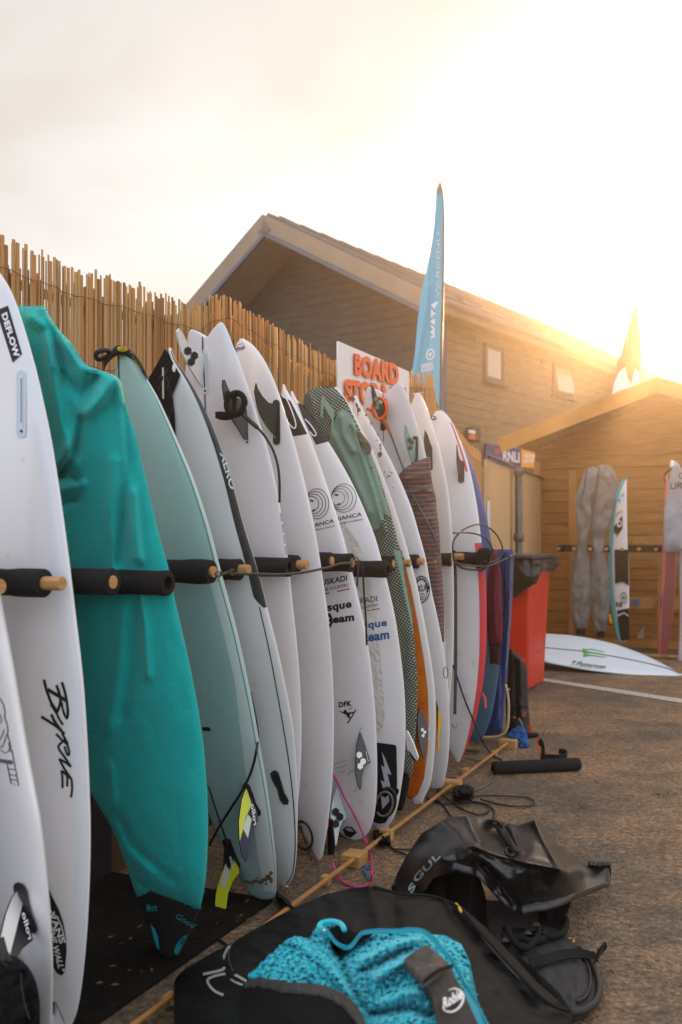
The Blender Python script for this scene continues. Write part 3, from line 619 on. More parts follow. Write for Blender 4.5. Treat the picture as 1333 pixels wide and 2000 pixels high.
patch('cloth', hp, [(900, 1316, 1322), (910, 1312, 1330), (930, 1309, 1336), (955, 1306, 1342), (1000, 1297.5, 1350), (1040, 1297, 1352), (1070, 1299, 1352), (1077, 1300, 1352)], SHRT, sh, th=.05, back=.03, n=(60, 24), nz=(.02, 14, 30, 5))
text('lettering', Off(hp, .064), 'O', ZT((665, 250))[0], ZT((720, 250))[0], ZT((665, 195))[0], BLACK, sh, bold=.0); text('lettering', Off(hp, .064), 'URF', ZT((590, 345))[0], ZT((740, 335))[0], ZT((592, 285))[0], BLACK, sh, bold=.01)
wire('neck_tie', [hp.at(*q, .03) for q in ZT((630, 130), (600, 165), (555, 195), (538, 240), (548, 280))], .008, STRAP, sh); patch('collar', Off(hp, .03), [(899, 1311, 1318), (912, 1309, 1320)], WPRINT, sh, th=.02, n=(8, 8))
rp = Plane(SC-U*1.1+P*2.05, np.array([-.6, -.8, 0]))
rb_ = thing('surfboard', rp.at(1325, 1290)*[1, 1, 0], 'narrow white surfboard standing at the right edge below the grey shirt', 'surfboard')
patch('body', rp, [(960, 1326, 1344), (1040, 1324, 1352), (1075, 1323.5, 1356), (1130, 1327, 1358), (1180, 1329, 1356), (1230, 1328, 1352), (1270, 1326, 1345), (1292, 1325, 1336)], WHITE, rb_, th=.035, back=.03, n=(50, 16))
for q in range(9): poly('dash_mark', Off(rp, .036), quad(1328, 1083+q*5.2, 1330.5, 1084.5+q*5.2), GREYP, rb_)
# leftover fin lying behind the rack
fn_ = thing('loose_fin', SC+P*1.2-U*.9, 'small grey fin lying on the ground inside the shed rack', 'fin'); fin(shp, [(*q, .0) for q in ZT((290, 1665), (340, 1580), (355, 1575), (350, 1640), (360, 1670))], mat('fin_grey', (.2, .18, .16), .5), fn_, name='blade', th=.02)
# surfboard lying in front of the shed
nrm = np.array([-.02, -math.sin(math.radians(21)), math.cos(math.radians(21))]); gpl = Plane(gp(1200, 1316)+Z*.01, nrm)
lb = thing('surfboard', gp(1180, 1310), 'pale blue white surfboard lying on the tarmac in front of the shed', 'surfboard')
LBM = mat('board_ice', (.66, .74, .80), .35, coat=.3, var=(2, .05))
rws = [(950, 1250, 1256), (975, 1243, 1268), (1010, 1238, 1280), (1050, 1236.5, 1290), (1078, 1238, 1297), (1110, 1240, 1303), (1150, 1246, 1310), (1200, 1257, 1316), (1250, 1275, 1320.5), (1285, 1291, 1322.5), (1310, 1304.5, 1323), (1330, 1315.5, 1323.3), (1342, 1321.5, 1323.5)]
patch('body', gpl, rws, LBM, lb, axis='x', th=.03, back=.035, n=(80, 24), pw=3)
LO = Off(gpl, .0315)
stroke('stringer', LO, [(960, 1252)]+ZH((620, 1595), (790, 1612), (930, 1635), (1100, 1668), (1250, 1705), (1325, 1735)), 1.5, GREYP, lb)
GRN = mat('green_print', (.08, .36, .04), .5)
for pts in (((785, 1600), (800, 1606), (830, 1600), (870, 1608), (905, 1616)), ((785, 1610), (805, 1620), (850, 1622), (890, 1630), (930, 1634)), ((790, 1638), (812, 1634), (850, 1636), (890, 1643), (918, 1642))):
    q = sp2(ZH(*pts), 3); stroke('claw_mark', LO, q, [2.8*(1-.75*i/len(q))+1.2*(i < 4) for i in range(len(q))], GRN, lb, sm=False, off=.0025)
for a, b in (((790, 1598), (800, 1642)),): stroke('claw_mark', LO, ZH(a, b), 3.6, GRN, lb, sm=False, off=.003)
text('lettering', LO, 'T.Patterson', ZH((722, 1686))[0], ZH((908, 1708))[0], ZH((730, 1664))[0], BLACK, lb, bold=.004, shear=.4)
# ================================================================== SURFBOARD RACK
ZX = zm(0, 1180, 5.263); ZY = zm(0, 1650, 5.126); Z3 = zm(580, 740, 7.692); Z4 = zm(700, 730, 8.331); Z5 = zm(640, 1380, 6.667)
Z6 = zm(860, 1030, 5.127); Z7 = zm(960, 1180, 5.882); Z8 = zm(580, 950, 6.06)
ROWP = Plane(R0, P)
rack = thing('surfboard_rack', RP(1.2, -.3), 'long wooden surfboard rack with black foam sleeves on its pegs along the fence', 'rack')
def onrow(x, y, p=0.): return Plane(R0+P*p, P).at(x, y)
a_ = gp(255, 2007, .035); b_ = gp(992, 1451, .035); d_ = b_-a_; d_[2] = 0; L = np.linalg.norm(d_); d_ /= L; q_ = np.array([d_[1], -d_[0], 0])
for s0, s1 in ((0, L*.52), (L*.523, L)): bevel(obj('ground_batten', *box(a_*[1, 1, 0]+Z*.030+d_*s0-q_*.007, d_*(s1-s0), q_*.015, Z*.010), WOOD2, rack), .002)
for (x, y, w_, l_, h_) in ((700, 1690, .075, .09, .045), (640, 1730, .03, .035, .035), (760, 1642, .05, .04, .045), (890, 1545, .09, .07, .05), (912, 1512, .03, .05, .03), (968, 1478, .03, .05, .03), (1000, 1462, .10, .06, .05), (345, 1960, .05, .04, .02)):
    c_ = gp(x, y, 0); bevel(obj('wood_block', *box(c_-d_*l_/2-q_*w_*.7, d_*l_, q_*w_, Z*h_), WOOD, rack), .003)
for s_ in (1.1, 2.8): bevel(obj('cross_batten', *box(RP(s_, -.66, .013), P*.60, U*.03, Z*.012), mat('dark_pine', (.07, .035, .015), .8), rack), .002)
bevel(obj('back_rail', *box(RP(-1.2, -.70, 1.06), U*4.4, P*.035, Z*.12), WOOD2, rack), .003)
for s_ in (.35, 1.5, 2.9): bevel(obj('rack_post', *box(RP(s_, -.735, 0), U*.09, P*.03, Z*1.3), M['dark_pine'], rack), .003)
DARKB = mat('backing_shade', (.010, .009, .008), .85, bump=(20, .3))
obj('shade_backing', *box(RP(-1.3, -.715, .0), U*4.5, P*.006, Z*1.02), DARKB, rack)  # added dark sheet, its colour standing in for the shade behind the boards
def peg(x, y, p=0., dowel=.04, foam=.5, rf=.033, cap=False):
    E = onrow(x, y, p); st = E-P*(.66+p); 
    fe = E-P*dowel if dowel > 0 else E
    if dowel > 0: pg = bevel(obj('peg', *lathe(st, P, [(0, .001), (0, .0165)]+[(np.linalg.norm(E-st), .0165), (np.linalg.norm(E-st)+.0005, .001)], 20), WOOD, rack), .001)
    else: pg = obj('peg', *lathe(st, P, [(0, .001), (0, .016), (.45, .016), (.4505, .001)], 16), WOOD, rack)
    n_ = 14; f0 = fe-P*foam; pr = [(foam*i/n_, rf*(1+random.uniform(-.05, .05))) for i in range(n_+1)]
    pr = [(0, .018)]+pr+[(foam+.003, rf*.93), (foam+.003, .0175), (foam-.12, .0170), (foam-.121, .001)]
    obj('foam_sleeve', *lathe(f0, P, pr, 26), FOAM, pg, smooth=True).modifiers.new('es', 'EDGE_SPLIT').split_angle = 1.0
    return E, pg
peg(2, 1146, 0); peg(122, 1140, .0, .055); peg(222, 1137, .03, .004); peg(327, 1139, .085, 0)
peg(419, 1117, .0, .012, rf=.036); peg(487, 1113, 0, .035); peg(565, 1108, .03, 0); peg(601, 1103, 0, .04); peg(650, 1096, 0, .008)
peg(690, 1099, .02, .006, rf=.035); peg(757, 1112, .10, 0); peg(770, 1101, 0, .005); peg(802, 1100, 0, .04); peg(828, 1097, 0, .03); peg(855, 1097, 0, .06)
peg(885, 1093, 0, .008); peg(906, 1087, 0, .05); peg(950, 1092, .10, 0, rf=.036)
# ------------------------------------------------------------------ surfboard builder
class Board:
    def __init__(s, T, B, edge, speg, yaw=-4, th=.031, rock=.02, label='', m=WHITE, hb=0., ht=0., notch=0., pw=2.6, zb=.012, name='surfboard', cat='surfboard'):
        s.G = gp(B[0], B[1], zb); rel = s.G-R0; sb = rel@U; y = math.radians(yaw)
        s.A = P*math.cos(y)+U*math.sin(y); n0 = -(U*math.cos(y)-P*math.sin(y)); tl = math.atan2(sb-speg, 1.11)
        s.W = Z*math.cos(tl)+n0*math.sin(tl); s.N = np.cross(s.A, s.W); s.th = th; s.rock = rock; s.pw = pw; s.notch = notch
        t2 = s.plane2(*T, 0.); s.L = np.linalg.norm(t2); s.ax = t2/s.L; s.pr = np.array([s.ax[1], -s.ax[0]])
        s.th_k = [0, math.pi]; s.hw_k = [hb, ht]; s.ready = False
        E = [s.plane2(*e, 0.) for e in edge]
        for _ in range(2):      # second pass accounts for the rocker
            k = []
            for e in edge:
                h = 0.
                for _i in range(4):
                    p2 = s.plane2(*e, h); t = min(.999, max(.001, p2@s.ax/s.L)); h = s.rk(t)
                k.append((math.acos(1-2*t), max(.001, p2@s.pr)))
            k.sort()
        ks = [0]+[a for a, b in k]+[math.pi]; vs = [hb]+[b for a, b in k]+[ht]
        g_ = np.linspace(0, math.pi, 181); v = np.interp(g_, ks, vs)
        for _ in range(10):
            v2 = v.copy(); v2[1:-1] = (v[:-2]+2*v[1:-1]+v[2:])/4; v = v2
        s.gk = g_; s.gv = v; s.root = None
        s.root = thing(name, s.G*[1, 1, 0], label, cat); s.m = m
        nt_, nc = 72, 32; tt = np.linspace(0, math.pi, nt_); c = -np.cos(np.linspace(0, math.pi, nc))
        Tt, Cc = np.meshgrid((1-np.cos(tt))/2, c, indexing='ij')
        Wf = s.pt(Tt, Cc, 1.); Wb = s.pt(Tt, Cc, -1.)
        V = list(Wf.reshape(-1, 3))+list(Wb[:, 1:-1].reshape(-1, 3)); Fc = []; K = nt_*nc; nb = nc-2
        ib = lambda i, j: i*nc+j if j in (0, nc-1) else K+i*nb+j-1
        for i in range(nt_-1):
            for j in range(nc-1):
                Fc.append((i*nc+j, i*nc+j+1, (i+1)*nc+j+1, (i+1)*nc+j)); Fc.append((ib(i, j), ib(i+1, j), ib(i+1, j+1), ib(i, j+1)))
        for j in range(nc-1):
            for i in (0, nt_-1): Fc.append((i*nc+j, i*nc+j+1, ib(i, j+1), ib(i, j)))
        me = obj('body', V, Fc, m, s.root, smooth=True); s.body = me
        bm = bmesh.new(); bm.from_mesh(me.data); bmesh.ops.remove_doubles(bm, verts=bm.verts[:], dist=1e-5); bmesh.ops.recalc_face_normals(bm, faces=bm.faces[:]); bm.to_mesh(me.data); bm.free()
    def rk(s, t): return -s.rock*np.abs(2*t-1)**2.4
    def tht(s, t): return s.th*(.16+.84*np.sin(np.pi*np.clip(t, 0, 1))**.6)
    def hw(s, t): return np.interp(np.arccos(np.clip(1-2*t, -1, 1)), s.gk, s.gv)
    def plane2(s, x, y, h):
        r = rays(x, y); t = ((s.G-C)@s.N+h)/(r@s.N); q = C+r*t[..., None]-s.G if np.ndim(t) else C+r*t-s.G
        return np.stack([q@s.A, q@s.W], -1)
    def pt(s, t, c, side=1., off=0.):
        se = s.L-s.notch*(1-np.abs(c))**1.25; sv = s.L*t*(1-(1-se/s.L)*t**10); hw = s.hw(t)
        p2 = sv[..., None]*s.ax+(c*hw)[..., None]*s.pr
        hz = s.tht(t)*np.maximum(0, 1-np.abs(c)**s.pw)**.55*side+s.rk(t)
        k = np.abs(c)**8
        return s.G+p2[..., :1]*s.A+p2[..., 1:]*s.W+(hz+off*(1-k)*side)[..., None]*s.N+(off*k*np.sign(c))[..., None]*(s.pr[0]*s.A+s.pr[1]*s.W)
    def surf_h(s, p2):
        t = np.clip(p2@s.ax/s.L, 0.002, .998); c = np.clip(p2@s.pr/np.maximum(s.hw(t), .004), -1, 1)
        return s.tht(t)*np.maximum(0, 1-np.abs(c)**s.pw)**.55+s.rk(t)
    def at(s, x, y, h=0.):
        x = np.asarray(x, float); y = np.asarray(y, float); h = np.asarray(h, float)
        k = np.full(np.broadcast(x, h).shape, .02)
        for _ in range(8): k = .5*k+.5*(s.surf_h(s.plane2(x, y, k+h)))
        p2 = s.plane2(x, y, k+h)
        return s.G+p2[..., :1]*s.A+p2[..., 1:]*s.W+(k+h)[..., None]*s.N
    def uv(s, w): d = w-s.G; return np.stack([d@s.A, d@s.W], -1)
    def tof(s, x, y): return float(np.clip(s.plane2(x, y, 0.)@s.ax/s.L, 0, 1))
    def strip(s, name, m, t0, t1, c0, c1, off=.0012, n=60, k=6):
        t = np.linspace(t0, t1, n); V = []; Fc = []
        for i, tv in enumerate(t):
            a = c0(tv) if callable(c0) else c0; b = c1(tv) if callable(c1) else c1
            cc = np.linspace(a, b, k); V += list(s.pt(np.full(k, tv), cc, 1., off))
        for i in range(n-1):
            for j in range(k-1): Fc.append((i*k+j, i*k+j+1, (i+1)*k+j+1, (i+1)*k+j))
        return obj(name, V, Fc, m, s.root, smooth=True)
def finbox(b, pts, w_=9, m=None):
    stroke('fin_box', b, pts, w_, m or mat('fin_box_grey', (.50, .55, .58), .4), b.root, sm=False, off=.0012)
def loop3(b, pts): return [b.at(np.array(x), np.array(y), np.array(h)) for x, y, h in pts]
YEL = mat('fin_yellow', (.66, .68, .02), .4, coat=.3); NAVY = mat('fin_navy', (.012, .018, .045), .4)
HONEY = mat('fin_plug_black', (.015, .015, .016), .5, bump=(400, .5))
# --- B0: leftmost
b0 = Board((-90, 760), (70, 2085), [(0, 1204), (12, 1259), (25, 1330), (35, 1388), (51, 1479), (64, 1546), (73, 1584), (84, 1669), (94.5, 1770), (101, 1871), (100, 1973)], -.90, yaw=-26, label='white surfboard at the far left with a black line drawing and two-tone fin', m=WHITE)
r = b0.root
stroke('line_drawing', b0, ZX((-20, 950), (10, 990), (35, 1040), (50, 1120), (45, 1160), (65, 1220), (80, 1300), (72, 1330), (95, 1410), (108, 1480), (100, 1520)), 2.0, GREYP, r)
stroke('line_drawing', b0, ZX((-10, 1400), (20, 1350), (40, 1290)), 1.6, GREYP, r); stroke('line_drawing', b0, ZX((0, 1480), (35, 1440), (60, 1360), (75, 1330)), 1.6, GREYP, r)
stroke('line_drawing', b0, ZX((5, 1500), (40, 1525), (75, 1520), (95, 1480), (85, 1420)), 1.6, GREYP, r); stroke('line_drawing', b0, ZX((-5, 1130), (10, 1180), (5, 1230)), 1.6, GREYP, r)
stroke('line_drawing', b0, ZX((120, 1500), (190, 1870), (110, 1840), (70, 1640)), 2.0, GREYP, r, sm=False); poly('line_drawing', b0, ZX((-15, 1590), (130, 1610), (125, 1650), (-15, 1625)), GREYP, r)
for yy in (1690, 1750, 1800): stroke('line_drawing', b0, ZX((75+(yy-1690)*.2, yy), (150+(yy-1690)*.22, yy+15)), 1.8, GREYP, r, sm=False)
poly('fin_plug', b0, ZY((130, 430), (145, 390), (180, 378), (225, 395), (260, 450), (275, 560), (310, 690), (360, 800), (370, 850), (345, 895), (310, 880), (270, 760), (235, 600), (170, 490), (140, 480)), HONEY, r, th=.004)
fin(b0, [(*q, h) for q, h in zip(ZY((185, 430), (320, 900), (330, 960), (230, 1040), (160, 1160), (100, 1210), (45, 1080), (5, 930), (60, 700), (120, 540)), (.004, .004, .01, .06, .09, .10, .10, .08, .05, .02))], FINBLK, r)
fin(b0, [(*q, h+.0045) for q, h in zip(ZY((185, 440), (236, 560), (100, 1105), (5, 935), (60, 700), (120, 540)), (.004, .012, .098, .08, .05, .02))], FINWHT, r, name='fin_panel', th=.003)
fin(b0, [(*q, h) for q, h in zip(ZY((-60, 900), (-5, 1080), (50, 1240), (30, 1360), (-60, 1450)), (.02, .03, .08, .09, .05))], FINWHT, r, th=.006)
text('lettering', FS_(.004), 'rollo', ZY((285, 955))[0], ZY((215, 690))[0], ZY((325, 930))[0], WPRINT, r, bold=.02)
# --- B1
b1 = Board((-45, 505), (110, 2024), [(0, 534), (21, 565), (45, 632), (73, 730), (101, 859), (119, 975), (137, 1110), (148, 1205), (162, 1320), (169, 1421), (174, 1523), (177, 1620), (175, 1720), (172, 1787), (164, 1888), (148, 1985)], -.67, yaw=-5, label='white surfboard with the black script BYRNE and a DEFLOW sticker', rock=.015)
r = b1.root
poly('sticker', b1, [(-8, 606), (15.5, 596.5), (43, 691), (24.5, 708)], BLACK, r)
text('lettering', b1, 'DEFLOW', (2.5, 614), (28, 700), (13.5, 608.5), WPRINT, r, bold=.05, off=.0028)
poly('fin_box', b1, ell(41.5, 733, 9.5, 10, 14, a0=180, a1=360)+ell(41.5, 845, 9.5, 10, 14, a0=0, a1=180), mat('fin_box_blue', (.50, .60, .68), .35), r)
poly('fin_slot', b1, quad(38.5, 733, 44, 836), mat('slot_light', (.66, .67, .68), .4), r, off=.0025); poly('fin_slot', b1, quad(40.3, 738, 42.2, 826), mat('slot_dark', (.12, .13, .14), .5), r, off=.003)
poly('fin_screw', b1, ell(41.5, 842, 2.6, 2.8, 10), BLACK, r, off=.003)
def brush(b, segs, wd, m, r, **k):
    for sg_ in segs: stroke('lettering', b, sg_, wd, m, r, **k)
Zq = zm(70, 1320, 7.69)
for wd_, segs in ((5.4, [((120, 60), (150, 180), (200, 330), (250, 450), (310, 560)), ((310, 140), (350, 260), (370, 380), (345, 480), (310, 560)), ((390, 95), (435, 240), (465, 400), (482, 560), (465, 650)), ((80, 615), (200, 690), (330, 780), (430, 880)), ((230, 580), (290, 700), (400, 850))]),
                  (7.0, [((175, 205), (300, 280), (450, 370)), ((410, 960), (470, 1020)), ((230, 420), (310, 540))]),
                  (4.4, [((465, 650), (420, 560), (385, 400)), ((310, 560), (350, 650), (410, 740)), ((305, 875), (370, 945), (410, 985)), ((395, 870), (450, 970), (480, 1030)), ((415, 985), (350, 1040), (345, 1100), (430, 1220), (530, 1370)), ((430, 1060), (460, 1160), (490, 1195), (502, 1150), (480, 1060), (460, 1010)),
                          ((350, 1250), (440, 1300), (530, 1370)), ((350, 1250), (430, 1400), (540, 1560)), ((385, 1420), (400, 1560), (400, 1690)), ((385, 1425), (460, 1490), (540, 1560)), ((470, 1500), (472, 1580), (470, 1665)), ((538, 1560), (545, 1700), (530, 1830))])):
    brush(b1, [Zq(*q) for q in segs], wd_, BLACK, r)
poly('sticker', b1, [(60, 1700), (90, 1722), (101, 1750), (116, 1780), (124, 1805), (129, 1835), (130, 1858), (126.6, 1898), (121.5, 1907.5), (111, 1902), (95, 1875), (75, 1820)], BLACK, r)
text('lettering', b1, 'VANS', ZY((490, 690))[0], ZY((600, 1000))[0], ZY((545, 665))[0], WPRINT, r, bold=.03, off=.003)
stroke('lettering', b1, ZY((500, 640), (525, 700), (575, 722), (620, 830), (655, 985)), 2.1, WPRINT, r, sm=False, off=.0032)
text('lettering', b1, 'THE WALL"', ZY((478, 830))[0], ZY((590, 1270))[0], ZY((540, 830))[0], WPRINT, r, bold=.03, off=.003)
stroke('lettering', b1, ZY((525, 1225), (565, 1290), (610, 1315), (640, 1300)), 1.4, WPRINT, r, off=.003)
stroke('stringer', b1, ZY((560, 1590), (600, 1680), (645, 1790)), 1.6, GREYP, r); poly('fin_base', b1, ZY((510, 1570), (550, 1575), (535, 1700), (505, 1710)), BLACK, r, th=.004)
b1.strip('rail_lap', mat('rail_glass', (.70, .73, .76), .25, coat=.6), .05, .95, .80, .98, off=.0006)
# cuff hanging at the lower left corner
cf = thing('leash_cuff', b0.at(30., 1990., .05)*[1, 1, 0], 'black padded leash cuff with velcro hanging over the leftmost board', 'leash')
cpl = Off(b0, .10)
patch('cuff', cpl, [(1868, -5, 30), (1880, -12, 48), (1895, -20, 60), (1915, -25, 70), (1945, -30, 77), (1975, -30, 79), (2010, -30, 78), (2050, -30, 74)], mat('neoprene', (.008, .008, .009), .95, spec=.15, bump=(90, .6)), cf, th=.04, back=.02, n=(40, 24), nz=(.012, 18, 22, 8))
wire('cord', [cpl.at(*q, .03) for q in ZY((-10, 940), (20, 1050), (50, 1150), (110, 1200))], .010, CORD, cf)
stroke('velcro_edge', Off(b0, .145), ZY((210, 1290), (215, 1400), (250, 1600), (300, 1750)), 2., mat('neoprene_grey', (.05, .05, .052), .8), cf)
# --- teal sock board
TEAL = mat('teal_towelling', (.0, .44, .41), .95, bump=(200, .5), sheen=.15, var=(5, .05)); TPR = mat('teal_print', (.01, .34, .36), .6); SOCKB = mat('sock_black', (.010, .010, .011), .85, bump=(150, .3))
class Lean(Plane):
    def __init__(s, Bp, speg, yaw=-4, zb=.012):
        G = gp(Bp[0], Bp[1], zb); sb = (G-R0)@U; y = math.radians(yaw); A = P*math.cos(y)+U*math.sin(y); n0 = -(U*math.cos(y)-P*math.sin(y)); tl = math.atan2(sb-speg, 1.11)
        W = Z*math.cos(tl)+n0*math.sin(tl); s.G = G; s.N = np.cross(A, W); s.A = A; s.W = W
tpn = Lean((340, 1875), -.40)
tl = thing('towel_covered_surfboard', tpn.G*[1, 1, 0], 'surfboard wrapped in a teal towelling cover with a black end', 'surfboard')
R1 = [(598, 33, 84), (604, 30, 92), (621, 26, 99), (646, 22, 116), (670, 18, 140), (700, 16, 158), (716, 14, 169), (724, 14, 190), (728, 14, 222), (734, 14, 232), (751, 14, 238.5), (793, 16, 246), (856, 20, 267), (910, 28, 279), (957, 36, 290), (1045, 62, 311), (1104, 80, 328), (1168, 100, 341), (1246, 120, 359), (1313, 135, 374), (1388, 148, 388), (1455, 160, 398), (1550, 178, 405), (1611, 216, 407), (1675, 243, 405), (1719, 262, 401.5), (1745, 300, 397), (1762, 345, 393.5), (1773, 380, 391)]
FL = [([(62, 620), (92, 640), (100, 700), (108, 760), (120, 830), (140, 900)], .030, 12), ([(84, 604), (118, 660), (150, 705), (172, 728)], .020, 9), ([(228, 732), (195, 780), (165, 810), (145, 860), (118, 905)], .030, 13), ([(100, 640), (130, 740), (160, 770), (185, 740)], -.028, 12),
      ([(118, 925), (138, 900), (150, 860), (160, 820)], -.045, 9), ([(108, 930), (135, 925), (150, 935)], -.030, 8), ([(112, 960), (140, 950), (160, 945)], .02, 8), ([(112, 985), (150, 975)], -.025, 6), ([(233, 745), (243, 850), (252, 980), (268, 1090)], .020, 9),
      ([(243, 800), (250, 900), (244, 1000), (232, 1100)], -.022, 9), ([(262, 960), (270, 1040), (276, 1095)], .018, 6), ([(225, 900), (215, 1000), (225, 1110)], .014, 11), ([(272, 1130), (284, 1220), (290, 1320)], .018, 8), ([(262, 1180), (255, 1300), (240, 1400)], -.012, 10),
      ([(216, 1500), (222, 1600), (245, 1660), (290, 1700)], .008, 10), ([(225, 1590), (255, 1650), (300, 1690), (340, 1720)], -.009, 10), ([(240, 1200), (232, 1320), (210, 1420)], .012, 14), ([(40, 700), (60, 800), (90, 900)], -.03, 16)]
def tealh(X, Y):
    return ridges(X, Y, FL)
tco = patch('cover', tpn, R1, TEAL, tl, th=.045, back=.04, n=(190, 84), h=tealh, nz=(.0035, 45, 90, 2))
fuzz(tco, tl, 30000, .0045, TEAL)
patch('cover_end', Off(tpn, -.030), [(1690, 262, 400), (1740, 270, 397), (1772, 276, 392), (1800, 285, 381), (1824, 293, 371), (1850, 303, 359), (1868, 318, 350), (1880, 328, 340)], SOCKB, tl, th=.045, back=.03, n=(40, 24))
for z_, d in (((1700, 0), .0),): patch('cover_flap', Off(tpn, -.02), [(1560, 200, 330), (1650, 232, 330), (1700, 250, 320), (1738, 262, 305), (1752, 268, 290)], TEAL, tl, th=.03, n=(30, 20))
TO = Off(tpn, .017)
text('lettering', TO, 'Good', ZC((1015, 870))[0], ZC((1125, 935))[0], ZC((1030, 840))[0], TPR, tl, bold=.0, shear=.3); text('lettering', TO, 'Morn', ZC((850, 835))[0], ZC((910, 830))[0], ZC((845, 790))[0], TPR, tl, shear=.2)
poly('logo', TO, ell(*ZC((1052, 1025))[0], 9, 22, 20, rot=35, a0=60, a1=260), TPR, tl); poly('logo', TO, ZC((870, 905), (895, 930), (915, 975), (922, 1050), (910, 1045), (895, 1000)), TPR, tl); text('lettering', TO, 'D', ZC((1045, 1025))[0], ZC((1068, 1010))[0], ZC((1045, 995))[0], BLACK, tl, off=.004)
# --- B3 mint
b3 = Board((232, 690), (508, 1762), [(252, 692), (266, 706), (287, 740), (308, 775), (343, 852), (378, 933), (409, 1027), (434, 1126), (464, 1234), (481, 1312), (494, 1377), (505, 1442), (520, 1524), (531, 1605), (538, 1670), (540, 1719), (537, 1752)], .02, yaw=-8, m=MINT, label='pale mint green surfboard with yellow fins and a black strap over its nose', hb=.015)
r = b3.root; WR = mat('rail_white', (.70, .74, .72), .3, coat=.4)
b3.strip('rail_band', WR, .02, .60, lambda t: .80-.45*max(0, .42-t)/.42*1.0, lambda t: .995, off=.0007, k=12); b3.strip('rail_band', WR, .60, .99, .955, .995, off=.0007)
b3.strip('pinline', mat('pinline_green', (.02, .33, .22), .4), .02, .99, lambda t: .957-.01, lambda t: .957+.006, off=.0014, k=3)
stroke('stringer', b3, [(231, 692), (232, 730), (234, 800), (260, 960)], 2.2, BLACK, r)
RUST = mat('rust_stain', (.13, .06, .022), .8, var=(60, .6), col2=(.30, .20, .12), bump=(80, .5))
random.seed(15)
for (x, y, rx, ry) in ((460, 1710, 14, 16), (445, 1735, 24, 18), (462, 1755, 12, 22), (420, 1750, 26, 16), (395, 1765, 22, 14), (365, 1760, 24, 12), (335, 1768, 26, 10), (310, 1760, 14, 8), (430, 1775, 10, 8), (380, 1740, 8, 6), (350, 1782, 10, 6)):
    c_ = ZE((x, y))[0]; poly('stain', b3, [(c_[0]+rx/3.08*math.cos(k*.5236)*random.uniform(.55, 1.15), c_[1]+ry/3.08*math.sin(k*.5236)*random.uniform(.55, 1.15)) for k in range(12)], RUST, r, off=.001+random.uniform(0, .0004), maxlen=6)
poly('fin_plug', b3, ZE((287, 1185), (305, 1165), (330, 1180), (352, 1230), (370, 1290), (400, 1340), (398, 1362), (380, 1372), (350, 1330), (325, 1260), (295, 1210)), HONEY, r, th=.004)
F3 = [(312, 1190, .003), (345, 1250, .004), (378, 1345, .004), (384, 1395, .01), (350, 1450, .05), (328, 1540, .09), (322, 1620, .11), (312, 1645, .115), (290, 1610, .11), (272, 1520, .09), (268, 1400, .065), (285, 1270, .03)]
fq = lambda F_, Zm, o=0: [(*Zm((a, b))[0], h+o) for a, b, h in F_]
fin(b3, fq(F3, ZE), NAVY, r); fin(b3, fq([(312, 1195, .004), (345, 1300, .01), (310, 1370, .03), (292, 1450, .05), (272, 1520, .075), (268, 1400, .06), (285, 1270, .03)], ZE, .0045), YEL, r, name='fin_panel', th=.002)
fin(b3, fq([(320, 1355, .02), (345, 1385, .022), (322, 1500, .06), (290, 1440, .05)], ZE, .006), mat('fin_pearl', (.60, .62, .52), .4), r, name='fin_panel', th=.002)
text('lettering', FS_(.006), 'rollo', ZE((358, 1425))[0], ZE((338, 1300))[0], ZE((378, 1410))[0], WPRINT, r)
poly('fin_plug', b3, ZE((165, 1520), (185, 1500), (215, 1508), (240, 1580), (275, 1660), (270, 1690), (240, 1690), (200, 1600), (175, 1550)), HONEY, r, th=.004)
fin(b3, fq([(180, 1530, .004), (262, 1680, .004), (262, 1712, .01), (225, 1755, .05), (195, 1830, .09), (183, 1930, .13), (160, 1955, .135), (135, 1945, .13), (124, 1900, .12), (130, 1830, .09), (155, 1740, .06), (185, 1650, .02)], ZE), YEL, r)
fin(b3, fq([(178, 1540, .0), (240, 1640, .0), (205, 1700, .02), (188, 1650, .02), (170, 1700, .03)], ZE, .009), FINBLK, r, name='fin_panel', th=.002)
fin(b3, fq([(185, 1655, .0), (215, 1700, .01), (180, 1812, .05), (158, 1770, .05)], ZE, .0125), M['fin_pearl'], r, name='fin_panel', th=.002)
text('lettering', FS_(.006), 'rollo', ZE((225, 1690))[0], ZE((208, 1610))[0], ZE((245, 1690))[0], WPRINT, r)
poly('small_hole', b3, ZE((45, 832), (85, 832), (102, 845), (90, 858), (45, 852)), BLACK, r)
ns = thing('nose_strap', b3.at(232., 700., 0.)-Z*0, 'black neoprene nose strap with yellow print slipped over the mint board', 'strap')
patch('band', Off(b3, .012), [(202, 704, 722), (207, 699, 714), (214, 691, 706), (222, 677, 698), (232, 673, 693), (243, 676, 694), (252, 680, 698), (260, 687, 703), (268, 696, 712), (276, 708, 724), (283, 722, 735), (288, 738, 742)], mat('neo_black', (.02, .02, .021), .75, bump=(150, .3)), ns, axis='x', th=.014, back=.03, n=(50, 16))
poly('badge', Off(b3, .028), ell(*ZS((440, 232))[0], 10.5, 5.2, 22, rot=3), mat('badge_yellow', (.75, .50, .01), .5), ns)
stroke('badge_mark', Off(b3, .030), ZS((395, 240), (440, 258), (488, 240)), 1.0, BLACK, ns); stroke('badge_mark', Off(b3, .030), ZS((415, 222), (430, 217)), 1.2, BLACK, ns, sm=False); stroke('badge_mark', Off(b3, .030), ZS((445, 215), (470, 222)), 1.2, BLACK, ns, sm=False)
text('lettering', Off(b3, .024), 'SUROU', ZS((540, 290))[0], ZS((705, 540))[0], ZS((570, 268))[0], M['badge_yellow'], ns, bold=.0)
